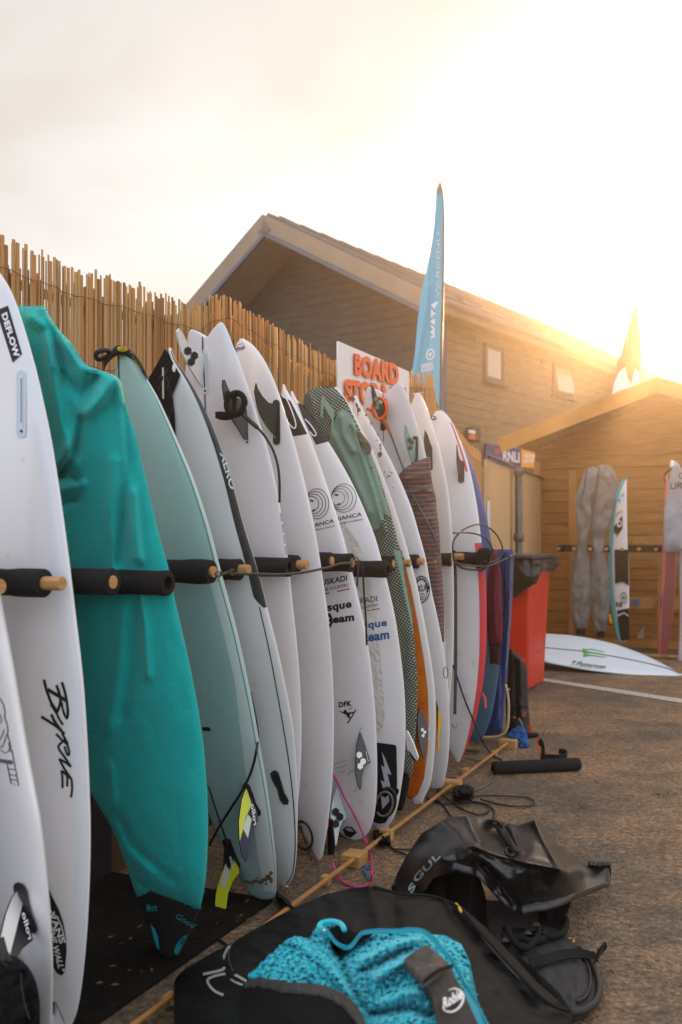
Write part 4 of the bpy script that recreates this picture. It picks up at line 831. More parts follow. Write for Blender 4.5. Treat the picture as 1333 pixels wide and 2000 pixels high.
wire('strap_loop', [b3.at(np.array(x), np.array(y), np.array(h)) for (x, y), h in zip(ZS((230, 330), (130, 380), (75, 375), (55, 325), (85, 275), (160, 252), (225, 262), (250, 290)), (.02, .03, .04, .05, .05, .04, .03, .02))], .0075, M['neo_black'], ns)
patch('strap_tail', Off(b3, -.01), [(ZS((0, 370))[0][1], 199, 214), (706, 200, 212), (714, 202, 208), (722, 203, 205)], M['neo_black'], ns, th=.02, n=(12, 8))
# --- B4 dark rail
b4 = Board((324, 680), (549, 1737), [(340, 702), (355, 722), (370, 744), (397, 792), (418, 840), (436, 888), (457, 954), (472, 1014), (490, 1071), (502, 1107), (520, 1180), (542, 1264), (559, 1345), (572, 1410), (578, 1475), (582, 1556), (581, 1621), (578, 1686), (568, 1724), (558, 1733)], .18, yaw=-7, label='white surfboard with a dark camouflage rail and black tail pad at the top', hb=.02)
r = b4.root
CAMO = mat('camo_rail', (.035, .038, .042), .4, var=(16, .6), col2=(.016, .020, .018), coat=.3)
t0 = b4.tof(510, 1186); tb_ = lambda t: .985 if t < t0 else .80+.12*max(0, (t-.55)/.45)
b4.strip('rail_band', CAMO, t0, .995, lambda t: min(.99, .84+.08*(t-t0)/(1-t0)+max(0, (t0+.02-t))*6), .999, off=.0012, k=8)
stroke('pinline', b4, [(507, 1186), (526, 1270), (546, 1377), (560, 1459), (569, 1524), (575, 1589), (577, 1654), (572, 1705), (560, 1728)], 2.0, BLACK, r)
poly('traction_pad', b4, [(262, 800), (289, 741), (306, 712), (322, 681), (330, 690), (337, 706), (345, 719), (352.5, 732), (337, 771), (339, 790), (341.5, 812), (343.6, 861), (330, 830), (300, 830)], EVA, r, th=.004)
poly('pad_slot', b4, ZD((122, 392), (134, 392), (136, 596), (124, 596)), FINWHT, r, off=.0065); poly('pad_slot', b4, ell(*ZD((200, 395))[0], 3.6, 8, 14, rot=0), FINWHT, r, off=.0065)
for q in (((88, 560), (125, 640)), ((120, 470), (160, 400)), ((150, 450), (190, 600)), ((100, 470), (120, 430)), ((100, 540), (120, 480)), ((150, 540), (175, 460)), ((160, 700), (205, 830)), ((165, 740), (190, 650))): stroke('pad_groove', b4, ZD(*q), .8, GREYP, r, sm=False, off=.0062)
text('lettering', b4, 'XERO', (429, 884), (450, 957), (441, 880), WPRINT, r, bold=.02, off=.003)
poly('fin_plug', b4, ZE((455, 1110), (480, 1090), (505, 1105), (525, 1170), (540, 1225), (568, 1275), (562, 1298), (535, 1300), (512, 1270), (498, 1210), (465, 1150)), HONEY, r, th=.003)
poly('fin_slot', b4, ZE((480, 1120), (492, 1115), (545, 1270), (532, 1278)), BLACK, r, off=.005)
# --- B5 fish with twin fins
b5 = Board((398, 636), (565, 1712), [(434, 628), (454, 672), (469, 711), (487, 762), (502, 810), (520, 864), (535, 924), (547, 987), (556, 1044), (565, 1110), (572, 1182), (578, 1234), (585, 1312), (589, 1394), (589, 1459), (586, 1524), (580, 1589), (574, 1650)], .40, yaw=-8, label='white swallow tail surfboard standing tail up with two black and white fins', ht=.066, notch=.04, rock=.012)
r = b5.root
stroke('stringer', b5, ZD((385, 192), (386, 285)), 2.2, BLACK, r, sm=False); stroke('stringer', b5, ZD((400, 570), (406, 720)), 2.0, BLACK, r, sm=False)
poly('fin_box', b5, ell(396.5, 688, 6, 5, 10, a0=180, a1=360)+ell(400.5, 764, 6.5, 6, 10, a0=0, a1=180), mat('box_white', (.66, .70, .74), .35), r); stroke('fin_slot', b5, [(396.5, 688), (400, 756)], 2, BLACK, r, sm=False, off=.0025)
poly('fin_screw', b5, ell(400.5, 763, 2.2, 2.2, 8), BLACK, r, off=.003)
fin(b5, fq([(398, 300, .002), (400, 525, .002), (370, 500, .02), (330, 435, .05), (285, 360, .09), (250, 290, .12), (226, 200, .15), (222, 160, .16), (235, 138, .165), (262, 175, .15), (290, 230, .12), (330, 285, .06), (365, 300, .02)], ZD), FINWHT, r)
FH5 = Off(b5, .0)
def finmark(b, Zm, cs, r_, m, parent, o=.006, rot=0):
    for (x, y, h) in cs:
        q = Zm((x, y))[0]; poly('hexagon_mark', FS_(.001), ell(q[0], q[1], r_*.9, r_, 6, rot=0, a0=30+rot, a1=390+rot), m, parent)
finmark(b5, ZD, [(292, 284, .105), (335, 315, .06), (315, 355, .08)], 8.6, BLACK, r, o=.004)
fin(b5, fq([(520, 472, .09), (532, 470, .09), (548, 510, .07), (575, 570, .04), (640, 600, .02), (680, 690, .003), (685, 868, .003), (660, 860, .01), (620, 790, .03), (585, 740, .05), (555, 680, .07), (530, 600, .085), (518, 520, .09)], ZD), FINBLK, r)
poly('fin_box', b5, ell(*ZD((690, 690))[0], 5, 14, 14), M['box_white'], r); poly('fin_box', b5, ell(*ZD((680, 882))[0], 6, 6, 14), M['box_white'], r); poly('fin_screw', b5, ell(*ZD((678, 878))[0], 2.2, 2.2, 8), BLACK, r, off=.003)
lw = thing('leash', b5.at(460., 790., .04), 'black leash with its cuff wrapped round the fin of the white swallow tail board', 'leash')
ring = ell(*ZD((600, 625))[0], 17, 21, 14, rot=20)
wire('cuff', [b5.at(np.array(x), np.array(y), np.array(.075)) for x, y in ring+ring[:2]], .0095, STRAP, lw, seg=10); wire('cuff_pad', [b5.at(np.array(x), np.array(y), np.array(.05)) for x, y in [(a+1, b+2) for a, b in ring]+ring[:1]], .010, STRAP, lw)
patch('cuff_strap', Off(b5, .05), [(420.5, 804, 816), (430, 803, 820), (440, 804, 821), (450, 806, 820), (458, 809, 818)], STRAP, lw, axis='x', th=.012, n=(20, 10))
wire('cord', [b5.at(np.array(x), np.array(y), np.array(h)) for (x, y), h in zip(ZD((650, 700), (700, 745), (750, 790), (800, 850), (850, 940), (878, 1040), (888, 1150), (887, 1270)), (.06, .055, .05, .04, .03, .03, .028, .02))], lambda t: .0075 if t < .28 else .0042, CORD, lw)
for q in range(22): 
    if q % 5 != 4: poly('tiny_lettering', b5, quad(547.5+q*.6, 1003+q*4.3, 550.0+q*.6, 1005.4+q*4.3), BLACK, r)
# --- B6
b6 = Board((466, 661), (619, 1684), [(472, 661.5), (490, 670), (508, 690), (526, 720), (541, 756), (556, 804), (574, 858), (589, 915), (604, 978), (616, 1035), (628, 1110), (643, 1215), (650, 1312), (653, 1394), (652, 1459), (650, 1524), (643, 1589), (633, 1654)], .60, yaw=-7, label='white round tailed surfboard with a black fin edged in green', ht=.02)
r = b6.root
stroke('sticker_frame', b6, [(459, 675), (475.5, 670.5), (477, 681), (461, 686.5), (459, 675)], .9, GREYP, r, sm=False); text('lettering', b6, 'shapeys', (478, 673), (446, 681.5), (479, 681.5), GREYP, r, bold=.03)
poly('fin_plug', b6, ell(*ZD((866, 625))[0], 7, 7, 12, a0=180, a1=360)+ell(*ZD((868, 872))[0], 7, 7, 12, a0=0, a1=180), HONEY, r, th=.003)
fin(b6, fq([(737, 493, .10), (748, 530, .09), (775, 575, .07), (815, 620, .04), (845, 628, .02), (872, 640, .003), (872, 850, .003), (850, 835, .01), (810, 780, .03), (770, 710, .06), (742, 630, .085), (727, 550, .095)], ZD), FINBLK, r)
stroke('fin_edge', Off(b6, .0), ZD((738, 640), (760, 700), (800, 775), (862, 852)), 2.0, mat('edge_green', (.03, .42, .12), .4), r, off=.052)
stroke('stringer', b6, ZE((640, 1430), (665, 1520), (705, 1640)), 1.6, BLACK, r); stroke('stringer', b6, [(456.5, 664), (458, 680)], 2, BLACK, r, sm=False)
wire('leash_loop', [b6.at(np.array(x), np.array(y), np.array(.02)) for x, y in ell(*ZE((655, 1485))[0], 16.5, 28, 16, rot=-15, a0=-150, a1=150)], .0048, CORD, r)
# --- B7, B8: team boards
def team(b, dx, k, worn, blue):
    r = b.root
    return r
b7 = Board((549, 750), (690, 1643), [(559, 762), (574, 786), (598, 834), (622, 897), (643, 960), (658, 1005), (670, 1044), (680, 1083), (696, 1148), (715, 1231), (726, 1306), (734, 1394), (737, 1475), (737, 1540), (731, 1598), (718, 1630), (704, 1641)], .95, yaw=-4, label='white team surfboard with crisp black BIANCA rings, a DFK mark and a black fin', hb=.02)
r = b7.root; GRP = mat('stripe_green', (.03, .20, .07), .5)
poly('diamond_sticker', b7, ZD((850, 575), (895, 573), (960, 610), (1068, 825), (980, 838), (940, 840)), mat('print_brownblack', (.022, .018, .016), .5), r)
stroke('sticker_ring', b7, sp2(ZD((905, 580), (935, 600), (970, 680), (992, 750), (990, 785), (970, 780), (940, 745)), 3), 2.6, WPRINT, r, off=.003)
cx, cy = Z8((215, 205))[0]
for xr_, ry_ in ((380, 178), (345, 146), (305, 116), (260, 88)): c_ = Z8(((xr_+95)/2, 206))[0]; stroke('ring_mark', b7, ell(c_[0], c_[1], (xr_-95)/12.12, ry_/6.06, 40), 1.3, BLACK, r, closed=True)
for q in (((150, 155), (200, 165), (195, 185), (160, 175)), ((178, 295), (205, 260), (215, 270), (190, 305))): poly('ring_mark', b7, Z8(*q), BLACK, r)
text('lettering', b7, 'BIANCA', Z8((150, 497))[0], Z8((442, 425))[0], Z8((147, 452))[0], BLACK, r, bold=.015); text('lettering', b7, 'SURFBOARDS', Z8((120, 548))[0], Z8((450, 474))[0], Z8((118, 532))[0], BLACK, r, bold=.01)
text('lettering', b7, 'EUSKADI', Z8((250, 1185))[0], Z8((600, 1118))[0], Z8((245, 1115))[0], BLACK, r, bold=.02, shear=.05); text('lettering', b7, 'BASQUE COUNTRY', Z8((200, 1275))[0], Z8((614, 1190))[0], Z8((198, 1232))[0], BLACK, r, bold=.01)
for (x0, y0, x1, y1, m_) in ((330, 1275, 382, 1262, GRP), (480, 1243, 530, 1233, GRP), (530, 1233, 628, 1212, M['red_print'])): stroke('stripe', b7, Z8((x0, y0), (x1, y1)), 2.6, m_, r, sm=False)
text('lettering', b7, 'Basque', Z8((215, 1535))[0], Z8((652, 1462))[0], Z8((210, 1410))[0], BLACK, r, bold=.035); text('lettering', b7, 'team', Z8((370, 1632))[0], Z8((683, 1592))[0], Z8((365, 1545))[0], BLACK, r, bold=.045)
poly('logo', b7, ell(*Z8((378, 1590))[0], 7.5, 15, 20), BLACK, r); text('lettering', b7, 't', Z8((362, 1628))[0], Z8((395, 1622))[0], Z8((360, 1545))[0], WPRINT, r, off=.003)
text('lettering', b7, 'DFK', ZE((868, 714))[0], ZE((946, 704))[0], ZE((868, 682))[0], BLACK, r, bold=.04); text('lettering', b7, '2.0', Z5((268, 40))[0], Z5((325, 36))[0], Z5((268, 15))[0], BLACK, r, bold=.02)
poly('surfer_mark', b7, Z5((155, 55), (205, 75), (225, 40), (250, 50), (255, 80), (300, 75), (350, 70), (350, 85), (300, 95), (285, 115), (300, 150), (285, 160), (255, 130), (245, 110), (205, 90), (165, 72)), BLACK, r)
stroke('surfer_mark', b7, Z5((372, 42), (345, 85), (305, 155), (262, 218)), [3.4, 3.2, 2.6, 1]*1 if False else 2.2, BLACK, r)
poly('fin_plug', b7, ell(*Z5((432, 285))[0], 6.5, 5.5, 12), M['box_white'], r); stroke('fin_plug', b7, Z5((450, 320), (575, 740)), 3.2, M['box_white'], r, sm=False); poly('fin_plug', b7, ell(*Z5((550, 752))[0], 4, 3, 10), M['box_white'], r)
poly('fin_screw', b7, ell(*Z5((432, 290))[0], 1, 1.4, 8), BLACK, r, off=.003)
fin(b7, fq([(428, 312, .003), (455, 325, .003), (562, 735, .003), (500, 760, .015), (470, 830, .04), (452, 930, .065), (442, 1090, .09), (428, 1090, .09), (395, 1000, .075), (372, 880, .055), (370, 700, .035), (385, 520, .02)], Z5), FINBLK, r)
finmark(b7, Z5, [(415, 632, .022), (465, 717, .016), (427, 778, .036)], 6.8, FINWHT, r, o=.006)
text('lettering', FS_(.001), 'futures', Z5((528, 720))[0], Z5((498, 585))[0], Z5((540, 712))[0], WPRINT, r)
for q in (((90, 760), (150, 730), (270, 705)), ((120, 800), (180, 790), (255, 765)), ((145, 870), (170, 845), (190, 860), (235, 830)), ((265, 900), (300, 840), (320, 850), (355, 820)), ((330, 1100), (370, 1105), (385, 1060), (375, 1020))): stroke('pencil_note', b7, Z5(*q), .8, GREYP, r)
fin(b7, fq([(130, 1060, .004), (250, 1450, .004), (200, 1490, .03), (160, 1580, .07), (120, 1800, .12), (108, 1815, .12), (75, 1620, .10), (50, 1450, .09), (60, 1290, .06), (95, 1150, .03)], Z5), mat('fin_ice', (.52, .62, .66), .35), r)
finmark(b7, Z5, [(108, 1375, .072), (162, 1440, .045), (108, 1530, .085)], 8.6, BLACK, r, o=.006)
poly('badge', b7, Z5((195, 1605), (250, 1560), (320, 1570), (385, 1645), (320, 1700), (290, 1710), (230, 1680)), BLACK, r); poly('badge', b7, Z5((230, 1600), (265, 1575), (315, 1590), (350, 1640), (280, 1630)), mat('badge_grey', (.35, .34, .33), .4), r, off=.003)
neo = thing('neoprene_strap', b7.at(643., 1640., .02)*[1, 1, 0], 'black neoprene cuff with a pink edge hanging between two white boards', 'leash')
npn = Lean((640, 1660), .80)
patch('cuff', npn, [(1600, 643, 651), (1618, 641, 652), (1640, 640, 655), (1665, 641, 654), (1690, 645, 652)], STRAP, neo, th=.02, back=.02, n=(20, 10))
poly('pink_edge', Off(npn, .022), Z5((0, 1480), (28, 1500), (25, 1575), (0, 1575)), mat('cord_pink', (.55, .02, .16), .35), neo)
pc = thing('pink_leash_cord', gp(690, 1720), 'bright pink leash cord looping down to the ground between the white boards', 'leash')
pts = [b7.at(np.array(x), np.array(y), np.array(.03)) for x, y in Z5((60, 860), (130, 990), (230, 1200), (330, 1380), (430, 1580))]
pts += [onrow(*Z5((500, 1760))[0], .04), onrow(*Z5((560, 1900))[0], .06)]+[gp(727, 1700, .05), gp(722, 1724, .012), gp(700, 1734, .008), gp(672, 1724, .008), gp(655, 1702, .03), gp(650, 1685, .05)]
wire('cord', pts, .0042, M['cord_pink'], pc)
b8 = Board((566, 763), (745, 1624), [(578, 779), (599, 806), (620, 833), (644, 866), (671, 911), (695, 956), (716, 1004), (734, 1049), (746, 1094), (758, 1140), (773, 1206), (783, 1275), (791, 1350), (793, 1410), (791, 1485), (783, 1545), (773, 1590), (758, 1614)], 1.13, yaw=2, label='waxed team surfboard with worn BIANCA rings and a lightning bolt pad at its tail', hb=.03)
r = b8.root; BLP = mat('print_blue', (.01, .09, .28), .5); WAX = mat('surf_wax', (.60, .54, .45), .7, var=(14, .3), col2=(.72, .70, .67), bump=(55, .8))
wx = [(640, 1000), (672, 1020), (700, 1060), (716, 1100), (728, 1160), (738, 1230), (745, 1300), (750, 1360), (752, 1400), (745, 1432), (722, 1440), (700, 1400), (690, 1300), (690, 1180), (670, 1090)]
lay('wax', b8, wx, [tuple(range(len(wx)))], WAX, r, off=.0006, maxlen=8)
DIA = M['print_brownblack']
poly('diamond_sticker', b8, ZF((70, 455), (115, 468), (275, 706), (192, 728), (110, 560)), DIA, r); stroke('sticker_ring', b8, sp2(ZF((120, 560), (150, 590), (185, 640), (192, 665), (175, 668), (150, 640)), 3), 2.4, WPRINT, r, off=.003)
cx, cy = Z8((515, 150))[0]
for xr_, ry_ in ((705, 168), (660, 140), (612, 112), (566, 84)): c_ = Z8(((xr_+410)/2, 138))[0]; stroke('ring_mark', b8, ell(c_[0], c_[1], (xr_-410)/12.12, ry_/6.06, 40), 1.1, BLACK if xr_ > 640 else GREYP, r, closed=True)
poly('ring_mark', b8, Z8((445, 90), (495, 92), (490, 112), (450, 108)), BLACK, r); poly('ring_mark', b8, Z8((475, 210), (515, 190), (515, 215), (485, 230)), GREYP, r)
text('lettering', b8, 'BIANCA', Z8((462, 412))[0], Z8((770, 350))[0], Z8((460, 365))[0], BLACK, r, bold=.01); text('lettering', b8, 'SURFBOARDS', Z8((430, 464))[0], Z8((780, 398))[0], Z8((428, 446))[0], GREYP, r)
text('lettering', b8, 'EUSKADI', Z8((600, 1410))[0], Z8((955, 1362))[0], Z8((596, 1340))[0], GREYP, r, bold=.015); text('lettering', b8, 'BASQUE COUNTRY', Z8((560, 1490))[0], Z8((972, 1425))[0], Z8((556, 1452))[0], GREYP, r)
stroke('stripe', b8, Z8((880, 1462), (984, 1448)), 2.4, M['red_print'], r, sm=False); stroke('stripe', b8, Z8((835, 1470), (865, 1466)), 2.2, GRP, r, sm=False)
text('lettering', b8, 'Basque', Z8((640, 1740))[0], Z8((1070, 1680))[0], Z8((636, 1622))[0], BLP, r, bold=.03); text('lettering', b8, 'team', Z8((790, 1850))[0], Z8((1098, 1805))[0], Z8((786, 1750))[0], BLP, r, bold=.04)
poly('traction_pad', b8, Z5((640, 470), (720, 480), (860, 498), (890, 510), (900, 545), (908, 1000), (905, 1060), (935, 1090), (925, 1130), (890, 1190), (870, 1320), (800, 1440), (760, 1515), (690, 1530), (640, 1520), (600, 1500), (600, 470)), EVA, r, th=.005)
poly('lightning_bolt', b8, Z5((710, 595), (755, 680), (835, 895), (780, 870), (830, 1085), (785, 1065), (780, 1080), (725, 1070), (695, 960), (745, 985), (700, 765), (745, 795)), mat('bolt_grey', (.45, .45, .50), .5), r, off=.0075)
poly('lightning_bolt', b8, Z5((695, 1160), (750, 1190), (800, 1150), (805, 1240), (715, 1340)), M['bolt_grey'], r, off=.0075)
wire('leash_loop', [b8.at(np.array(x), np.array(y), np.array(.022)) for x, y in ell(*Z5((738, 1270))[0], 16.5, 24, 18, rot=10, a0=-190, a1=130)], .0048, mat('cord_grey', (.16, .15, .145), .35), r)
wire('leash_loop', [b8.at(np.array(x), np.array(y), np.array(.018)) for x, y in ell(*Z5((770, 1250))[0], 17, 28, 18, rot=10, a0=-150, a1=100)], .006, CORD, r)
# --- B9 green sock
def dotmat(name, c1, c2, sc, sz):
    m = bpy.data.materials.new(name); m.use_nodes = True; t = m.node_tree; b = t.nodes['Principled BSDF']; n = t.nodes.new; l = t.links.new
    u = n('ShaderNodeUVMap'); u.uv_map = 'uv'; mp = n('ShaderNodeMapping'); mp.inputs['Scale'].default_value = (sc, sc, 1); mp.inputs['Rotation'].default_value = (0, 0, .6); l(u.outputs[0], mp.inputs[0])
    fr = n('ShaderNodeVectorMath'); fr.operation = 'FRACTION'; l(mp.outputs[0], fr.inputs[0]); sx = n('ShaderNodeSeparateXYZ'); l(fr.outputs[0], sx.inputs[0]); o = []
    for k in ('X', 'Y'):
        a = n('ShaderNodeMath'); a.operation = 'SUBTRACT'; a.inputs[1].default_value = .5; l(sx.outputs[k], a.inputs[0]); ab = n('ShaderNodeMath'); ab.operation = 'ABSOLUTE'; l(a.outputs[0], ab.inputs[0]); o.append(ab)
    mxm = n('ShaderNodeMath'); mxm.operation = 'MAXIMUM'; l(o[0].outputs[0], mxm.inputs[0]); l(o[1].outputs[0], mxm.inputs[1])
    lt = n('ShaderNodeMath'); lt.operation = 'LESS_THAN'; lt.inputs[1].default_value = sz; l(mxm.outputs[0], lt.inputs[0])
    mx = n('ShaderNodeMix'); mx.data_type = 'RGBA'; mx.inputs[6].default_value = (*c1, 1); mx.inputs[7].default_value = (*c2, 1); l(lt.outputs[0], mx.inputs[0]); l(mx.outputs[2], b.inputs['Base Color']); b.inputs['Roughness'].default_value = .85
    return m
GDOT = dotmat('green_dot_knit', (.040, .045, .032), (.34, .40, .31), 95, .27); SAGE = mat('sage_cloth', (.20, .31, .24), .75, var=(4, .15), bump=(30, .15)); SAGEL = mat('sage_print', (.27, .40, .31), .7)
gpn = Lean((795, 1588), 1.40, yaw=0)
gr = thing('sock_covered_surfboard', gpn.G*[1, 1, 0], 'surfboard in a green dotted knitted sock with plain sage panels', 'surfboard')
RG = [(754.5, 622, 640), (757, 604, 652), (765, 598, 664), (778, 592, 674), (791, 592, 681), (818, 600, 693), (848, 615, 708), (884, 635, 724), (926, 655, 740), (974, 675, 755), (1025, 690, 770), (1085, 705, 783), (1148, 718, 793), (1194, 726, 803), (1275, 740, 812), (1335, 748, 816), (1395, 755, 815), (1470, 762, 809), (1505, 768, 808), (1522, 774, 801)]
FG = [([(690, 830), (712, 900), (735, 970), (752, 1040)], .018, 4), ([(700, 850), (724, 930), (748, 1010)], -.016, 4), ([(668, 815), (672, 850), (690, 880)], .02, 7), ([(602, 761), (612, 790), (616, 820)], .015, 5), ([(652, 850), (690, 930), (720, 1000)], .014, 8), ([(700, 830), (725, 858)], .02, 7)]
patch('sock', gpn, RG, GDOT, gr, th=.035, back=.03, n=(110, 40), h=lambda X, Y: ridges(X, Y, FG), nz=(.005, 14, 30, 4))
sgp = [(641, 870), (650, 834), (660, 808), (666, 800), (676, 800), (686, 812), (692, 822), (700, 842), (712, 860), (724, 886), (738, 926), (752, 972), (764, 1010), (752, 1004), (742, 1030), (730, 1036), (700, 1030), (665, 950), (640, 890)]
def rawh(X, Y): return ridges(X, Y, FG)
def on_patch(rows, surf, th, pw=2.5, hf=None):
    rr = sorted(rows); v = [a[0] for a in rr]
    def f(V):
        lo = np.interp(V[:, 1], v, [a[1] for a in rr]); hi = np.interp(V[:, 1], v, [a[2] for a in rr]); c = np.clip((V[:, 0]-lo)/(hi-lo)*2-1, -1, 1); pr = np.maximum(0, 1-np.abs(c)**pw)**.5
        return th*pr+(hf(V[:, 0], V[:, 1])*np.minimum(1, prmul(pr)) if hf else 0)
    return f
def prmul(p): return p*1.6
gh = on_patch(RG, gpn, .035, hf=rawh)
o = lay('sage_panel', gpn, sgp, [tuple(range(len(sgp)))], SAGE, gr, off=.005, maxlen=5, heights=gh); o.data.shade_smooth()
poly('logo_panel', gpn, Z3((385, 262), (400, 258), (560, 470), (565, 520), (545, 810), (520, 740), (528, 620), (510, 590), (405, 400), (395, 595), (355, 560), (365, 340)), SAGEL, gr, off=.006, heights=gh, maxlen=5)
poly('sage_panel', gpn, [(768, 1075), (786, 1075), (792, 1128), (804, 1190), (812, 1270), (806, 1230), (792, 1170), (782, 1120)], SAGE, gr, off=.004, heights=gh, maxlen=6)
KN = dotmat('ochre_knit', (.12, .10, .055), (.38, .34, .22), 130, .25)
kf = patch('knit_edge', Off(gpn, .030), [(826, 682, 685), (838, 686, 697), (850, 694, 711), (862, 702, 720), (873, 711, 727), (886, 716, 724)], KN, gr, th=.008, n=(24, 12), nz=(.01, 4, 5, 1))
patch('board_nose', Off(gpn, -.012), [(1500, 764, 806), (1530, 766, 800), (1560, 770, 794), (1584, 774, 786)], EVA, gr, th=.03, back=.02, n=(16, 12))
# --- B10 orange
b10 = Board((652, 755), (815, 1573), [(665, 764), (687, 800), (710, 842), (734, 890), (752, 938), (770, 986), (788, 1043), (800, 1085), (815, 1140), (830, 1215), (843, 1290), (851, 1350), (852, 1410), (849, 1470), (842, 1530), (827, 1560)], 1.60, yaw=0, label='white railed surfboard with a bright orange resin swirl on its lower face', hb=.02, m=CREAM)
r = b10.root; ORB = mat('resin_orange', (.72, .22, .02), .25, coat=.5, var=(9, .3), col2=(.55, .10, .008)); ORD = mat('resin_dark_orange', (.50, .10, .008), .25, coat=.5); ORL = mat('resin_light_orange', (.68, .25, .05), .25, coat=.5)
og = [(690, 870), (700, 880), (722, 905), (742, 950), (757, 1000), (775, 1050), (789, 1093), (803, 1146), (817, 1218), (829, 1290), (836.5, 1350), (838, 1410), (836, 1465), (829, 1520), (817, 1552), (805, 1562), (796, 1560), (760, 1400), (720, 1100)]
lay('resin_face', b10, og, [tuple(range(len(og)))], ORB, r, off=.0012, maxlen=8)
poly('fin_plug', b10, ell(*ZG((528, 1250))[0], 3, 3, 8), WPRINT, r)
fin(b10, fq([(468, 1112, .003), (492, 1130, .003), (522, 1240, .003), (520, 1290, .01), (508, 1330, .03), (502, 1440, .07), (495, 1442, .07), (470, 1360, .06), (455, 1260, .04), (455, 1170, .02)], ZG), FINBLK, r)
finmark(b10, ZG, [(485, 1252, .015), (500, 1268, .012), (490, 1290, .03)], 3.6, FINWHT, r, o=.006, rot=15)
fin(b8, fq([(372, 1262, .01), (385, 1258, .01), (425, 1340, .03), (456, 1430, .06), (447, 1452, .06), (425, 1432, .05), (385, 1375, .02)], ZG, .02), FINWHT, b8.root)
fin(b8, fq([(398, 1385, .02), (425, 1425, .045), (447, 1455, .06), (430, 1458, .06), (412, 1430, .045)], ZG, .026), FINBLK, b8.root, name='fin_panel')
# --- B11 chipped
b11 = Board((690, 772), (850, 1543), [(704, 791), (725, 827), (746, 866), (770, 911), (788, 950), (806, 995), (821, 1049), (833, 1091), (842, 1149), (854, 1200), (866, 1260), (873, 1311), (878, 1365), (879, 1425), (876, 1485), (869, 1521)], 1.78, yaw=-5, label='white surfboard with brown chipped paint and a round black harbour stamp', hb=.02)
r = b11.root; CHIP = mat('chipped_brown', (.28, .16, .07), .8, var=(60, .4), bump=(90, .6))
random.seed(5)
def blot(b, cx, cy, rx, ry, m, name='chip', parent=None):
    n = 9; poly(name, b, [(cx+rx*math.cos(2*math.pi*k/n)*random.uniform(.6, 1.15), cy+ry*math.sin(2*math.pi*k/n)*random.uniform(.6, 1.15)) for k in range(n)], m, parent, off=.0013, maxlen=6)
for (x, y, rx, ry) in ((825, 290, 60, 45), (935, 470, 34, 36), (1048, 540, 16, 16)): q = Z3((x, y))[0]; blot(b11, q[0], q[1], rx/7.7, ry/7.7, CHIP, parent=r)
for (x, y, rx, ry) in ((18, 590, 25, 40), (130, 668, 22, 22), (210, 800, 18, 20), (212, 835, 10, 16), (190, 745, 10, 6), (262, 890, 7, 12), (315, 980, 14, 22), (330, 1010, 7, 20), (300, 1080, 40, 8), (360, 1165, 22, 28), (368, 1215, 16, 26), (358, 1310, 42, 55), (430, 1600, 10, 22), (500, 1665, 36, 14), (545, 1615, 22, 10), (470, 1690, 10, 20), (520, 1590, 8, 10), (570, 1850, 12, 12), (510, 1520, 8, 10), (600, 1740, 4, 9)):
    q = Z4((x, y))[0]; blot(b11, q[0], q[1], rx/8.3, ry/8.3, CHIP, parent=r)
poly('dark_mark', b11, Z3((880, 350), (920, 385), (925, 555), (915, 560), (905, 440), (885, 400)), mat('print_indigo', (.05, .05, .11), .5), r)
st = ell(*ZG((478, 338))[0], 17, 27, 30); poly('round_stamp', b11, st, BLACK, r); stroke('round_stamp', b11, ell(*ZG((478, 338))[0], 14.6, 24, 30), 1.0, WPRINT, r, closed=True, off=.003)
poly('round_stamp', b11, ell(*ZG((478, 338))[0], 10.5, 18, 24), WPRINT, r, off=.003)
for k in range(16):
    t = math.radians(k*22.5); c0 = ZG((478, 338))[0]; stroke('round_stamp', b11, [(c0[0]+11.5*math.cos(t), c0[1]+19*math.sin(t)), (c0[0]+14*math.cos(t), c0[1]+23*math.sin(t))], .9, WPRINT, r, sm=False, off=.0034)
text('lettering', b11, 'PUKURI', ZG((418, 362))[0], ZG((528, 345))[0], ZG((418, 318))[0], BLACK, r, bold=.03, off=.0045); text('lettering', b11, 'Sopela', ZG((482, 425))[0], ZG((530, 365))[0], ZG((474, 410))[0], WPRINT, r, bold=.02, off=.0045)
for k in range(4): stroke('round_stamp', b11, ZG((455, 368+k*9), (500, 362+k*9)), 1.0, BLACK, r, sm=False, off=.004)
stroke('round_logo', b11, ell(*ZG((637, 880))[0], 4.4, 11, 18), 1.2, BLACK, r, closed=True)
fin(b11, fq([(575, 1060, .003), (588, 1110, .003), (595, 1130, .003), (590, 1330, .02), (582, 1330, .02)], ZG), FINBLK, r); fin(b11, fq([(590, 1108, .006), (612, 1190, .006), (606, 1225, .01), (596, 1300, .03), (598, 1388, .05), (585, 1375, .05), (588, 1200, .02)], ZG), mat('fin_amber', (.72, .36, .01), .4), r)
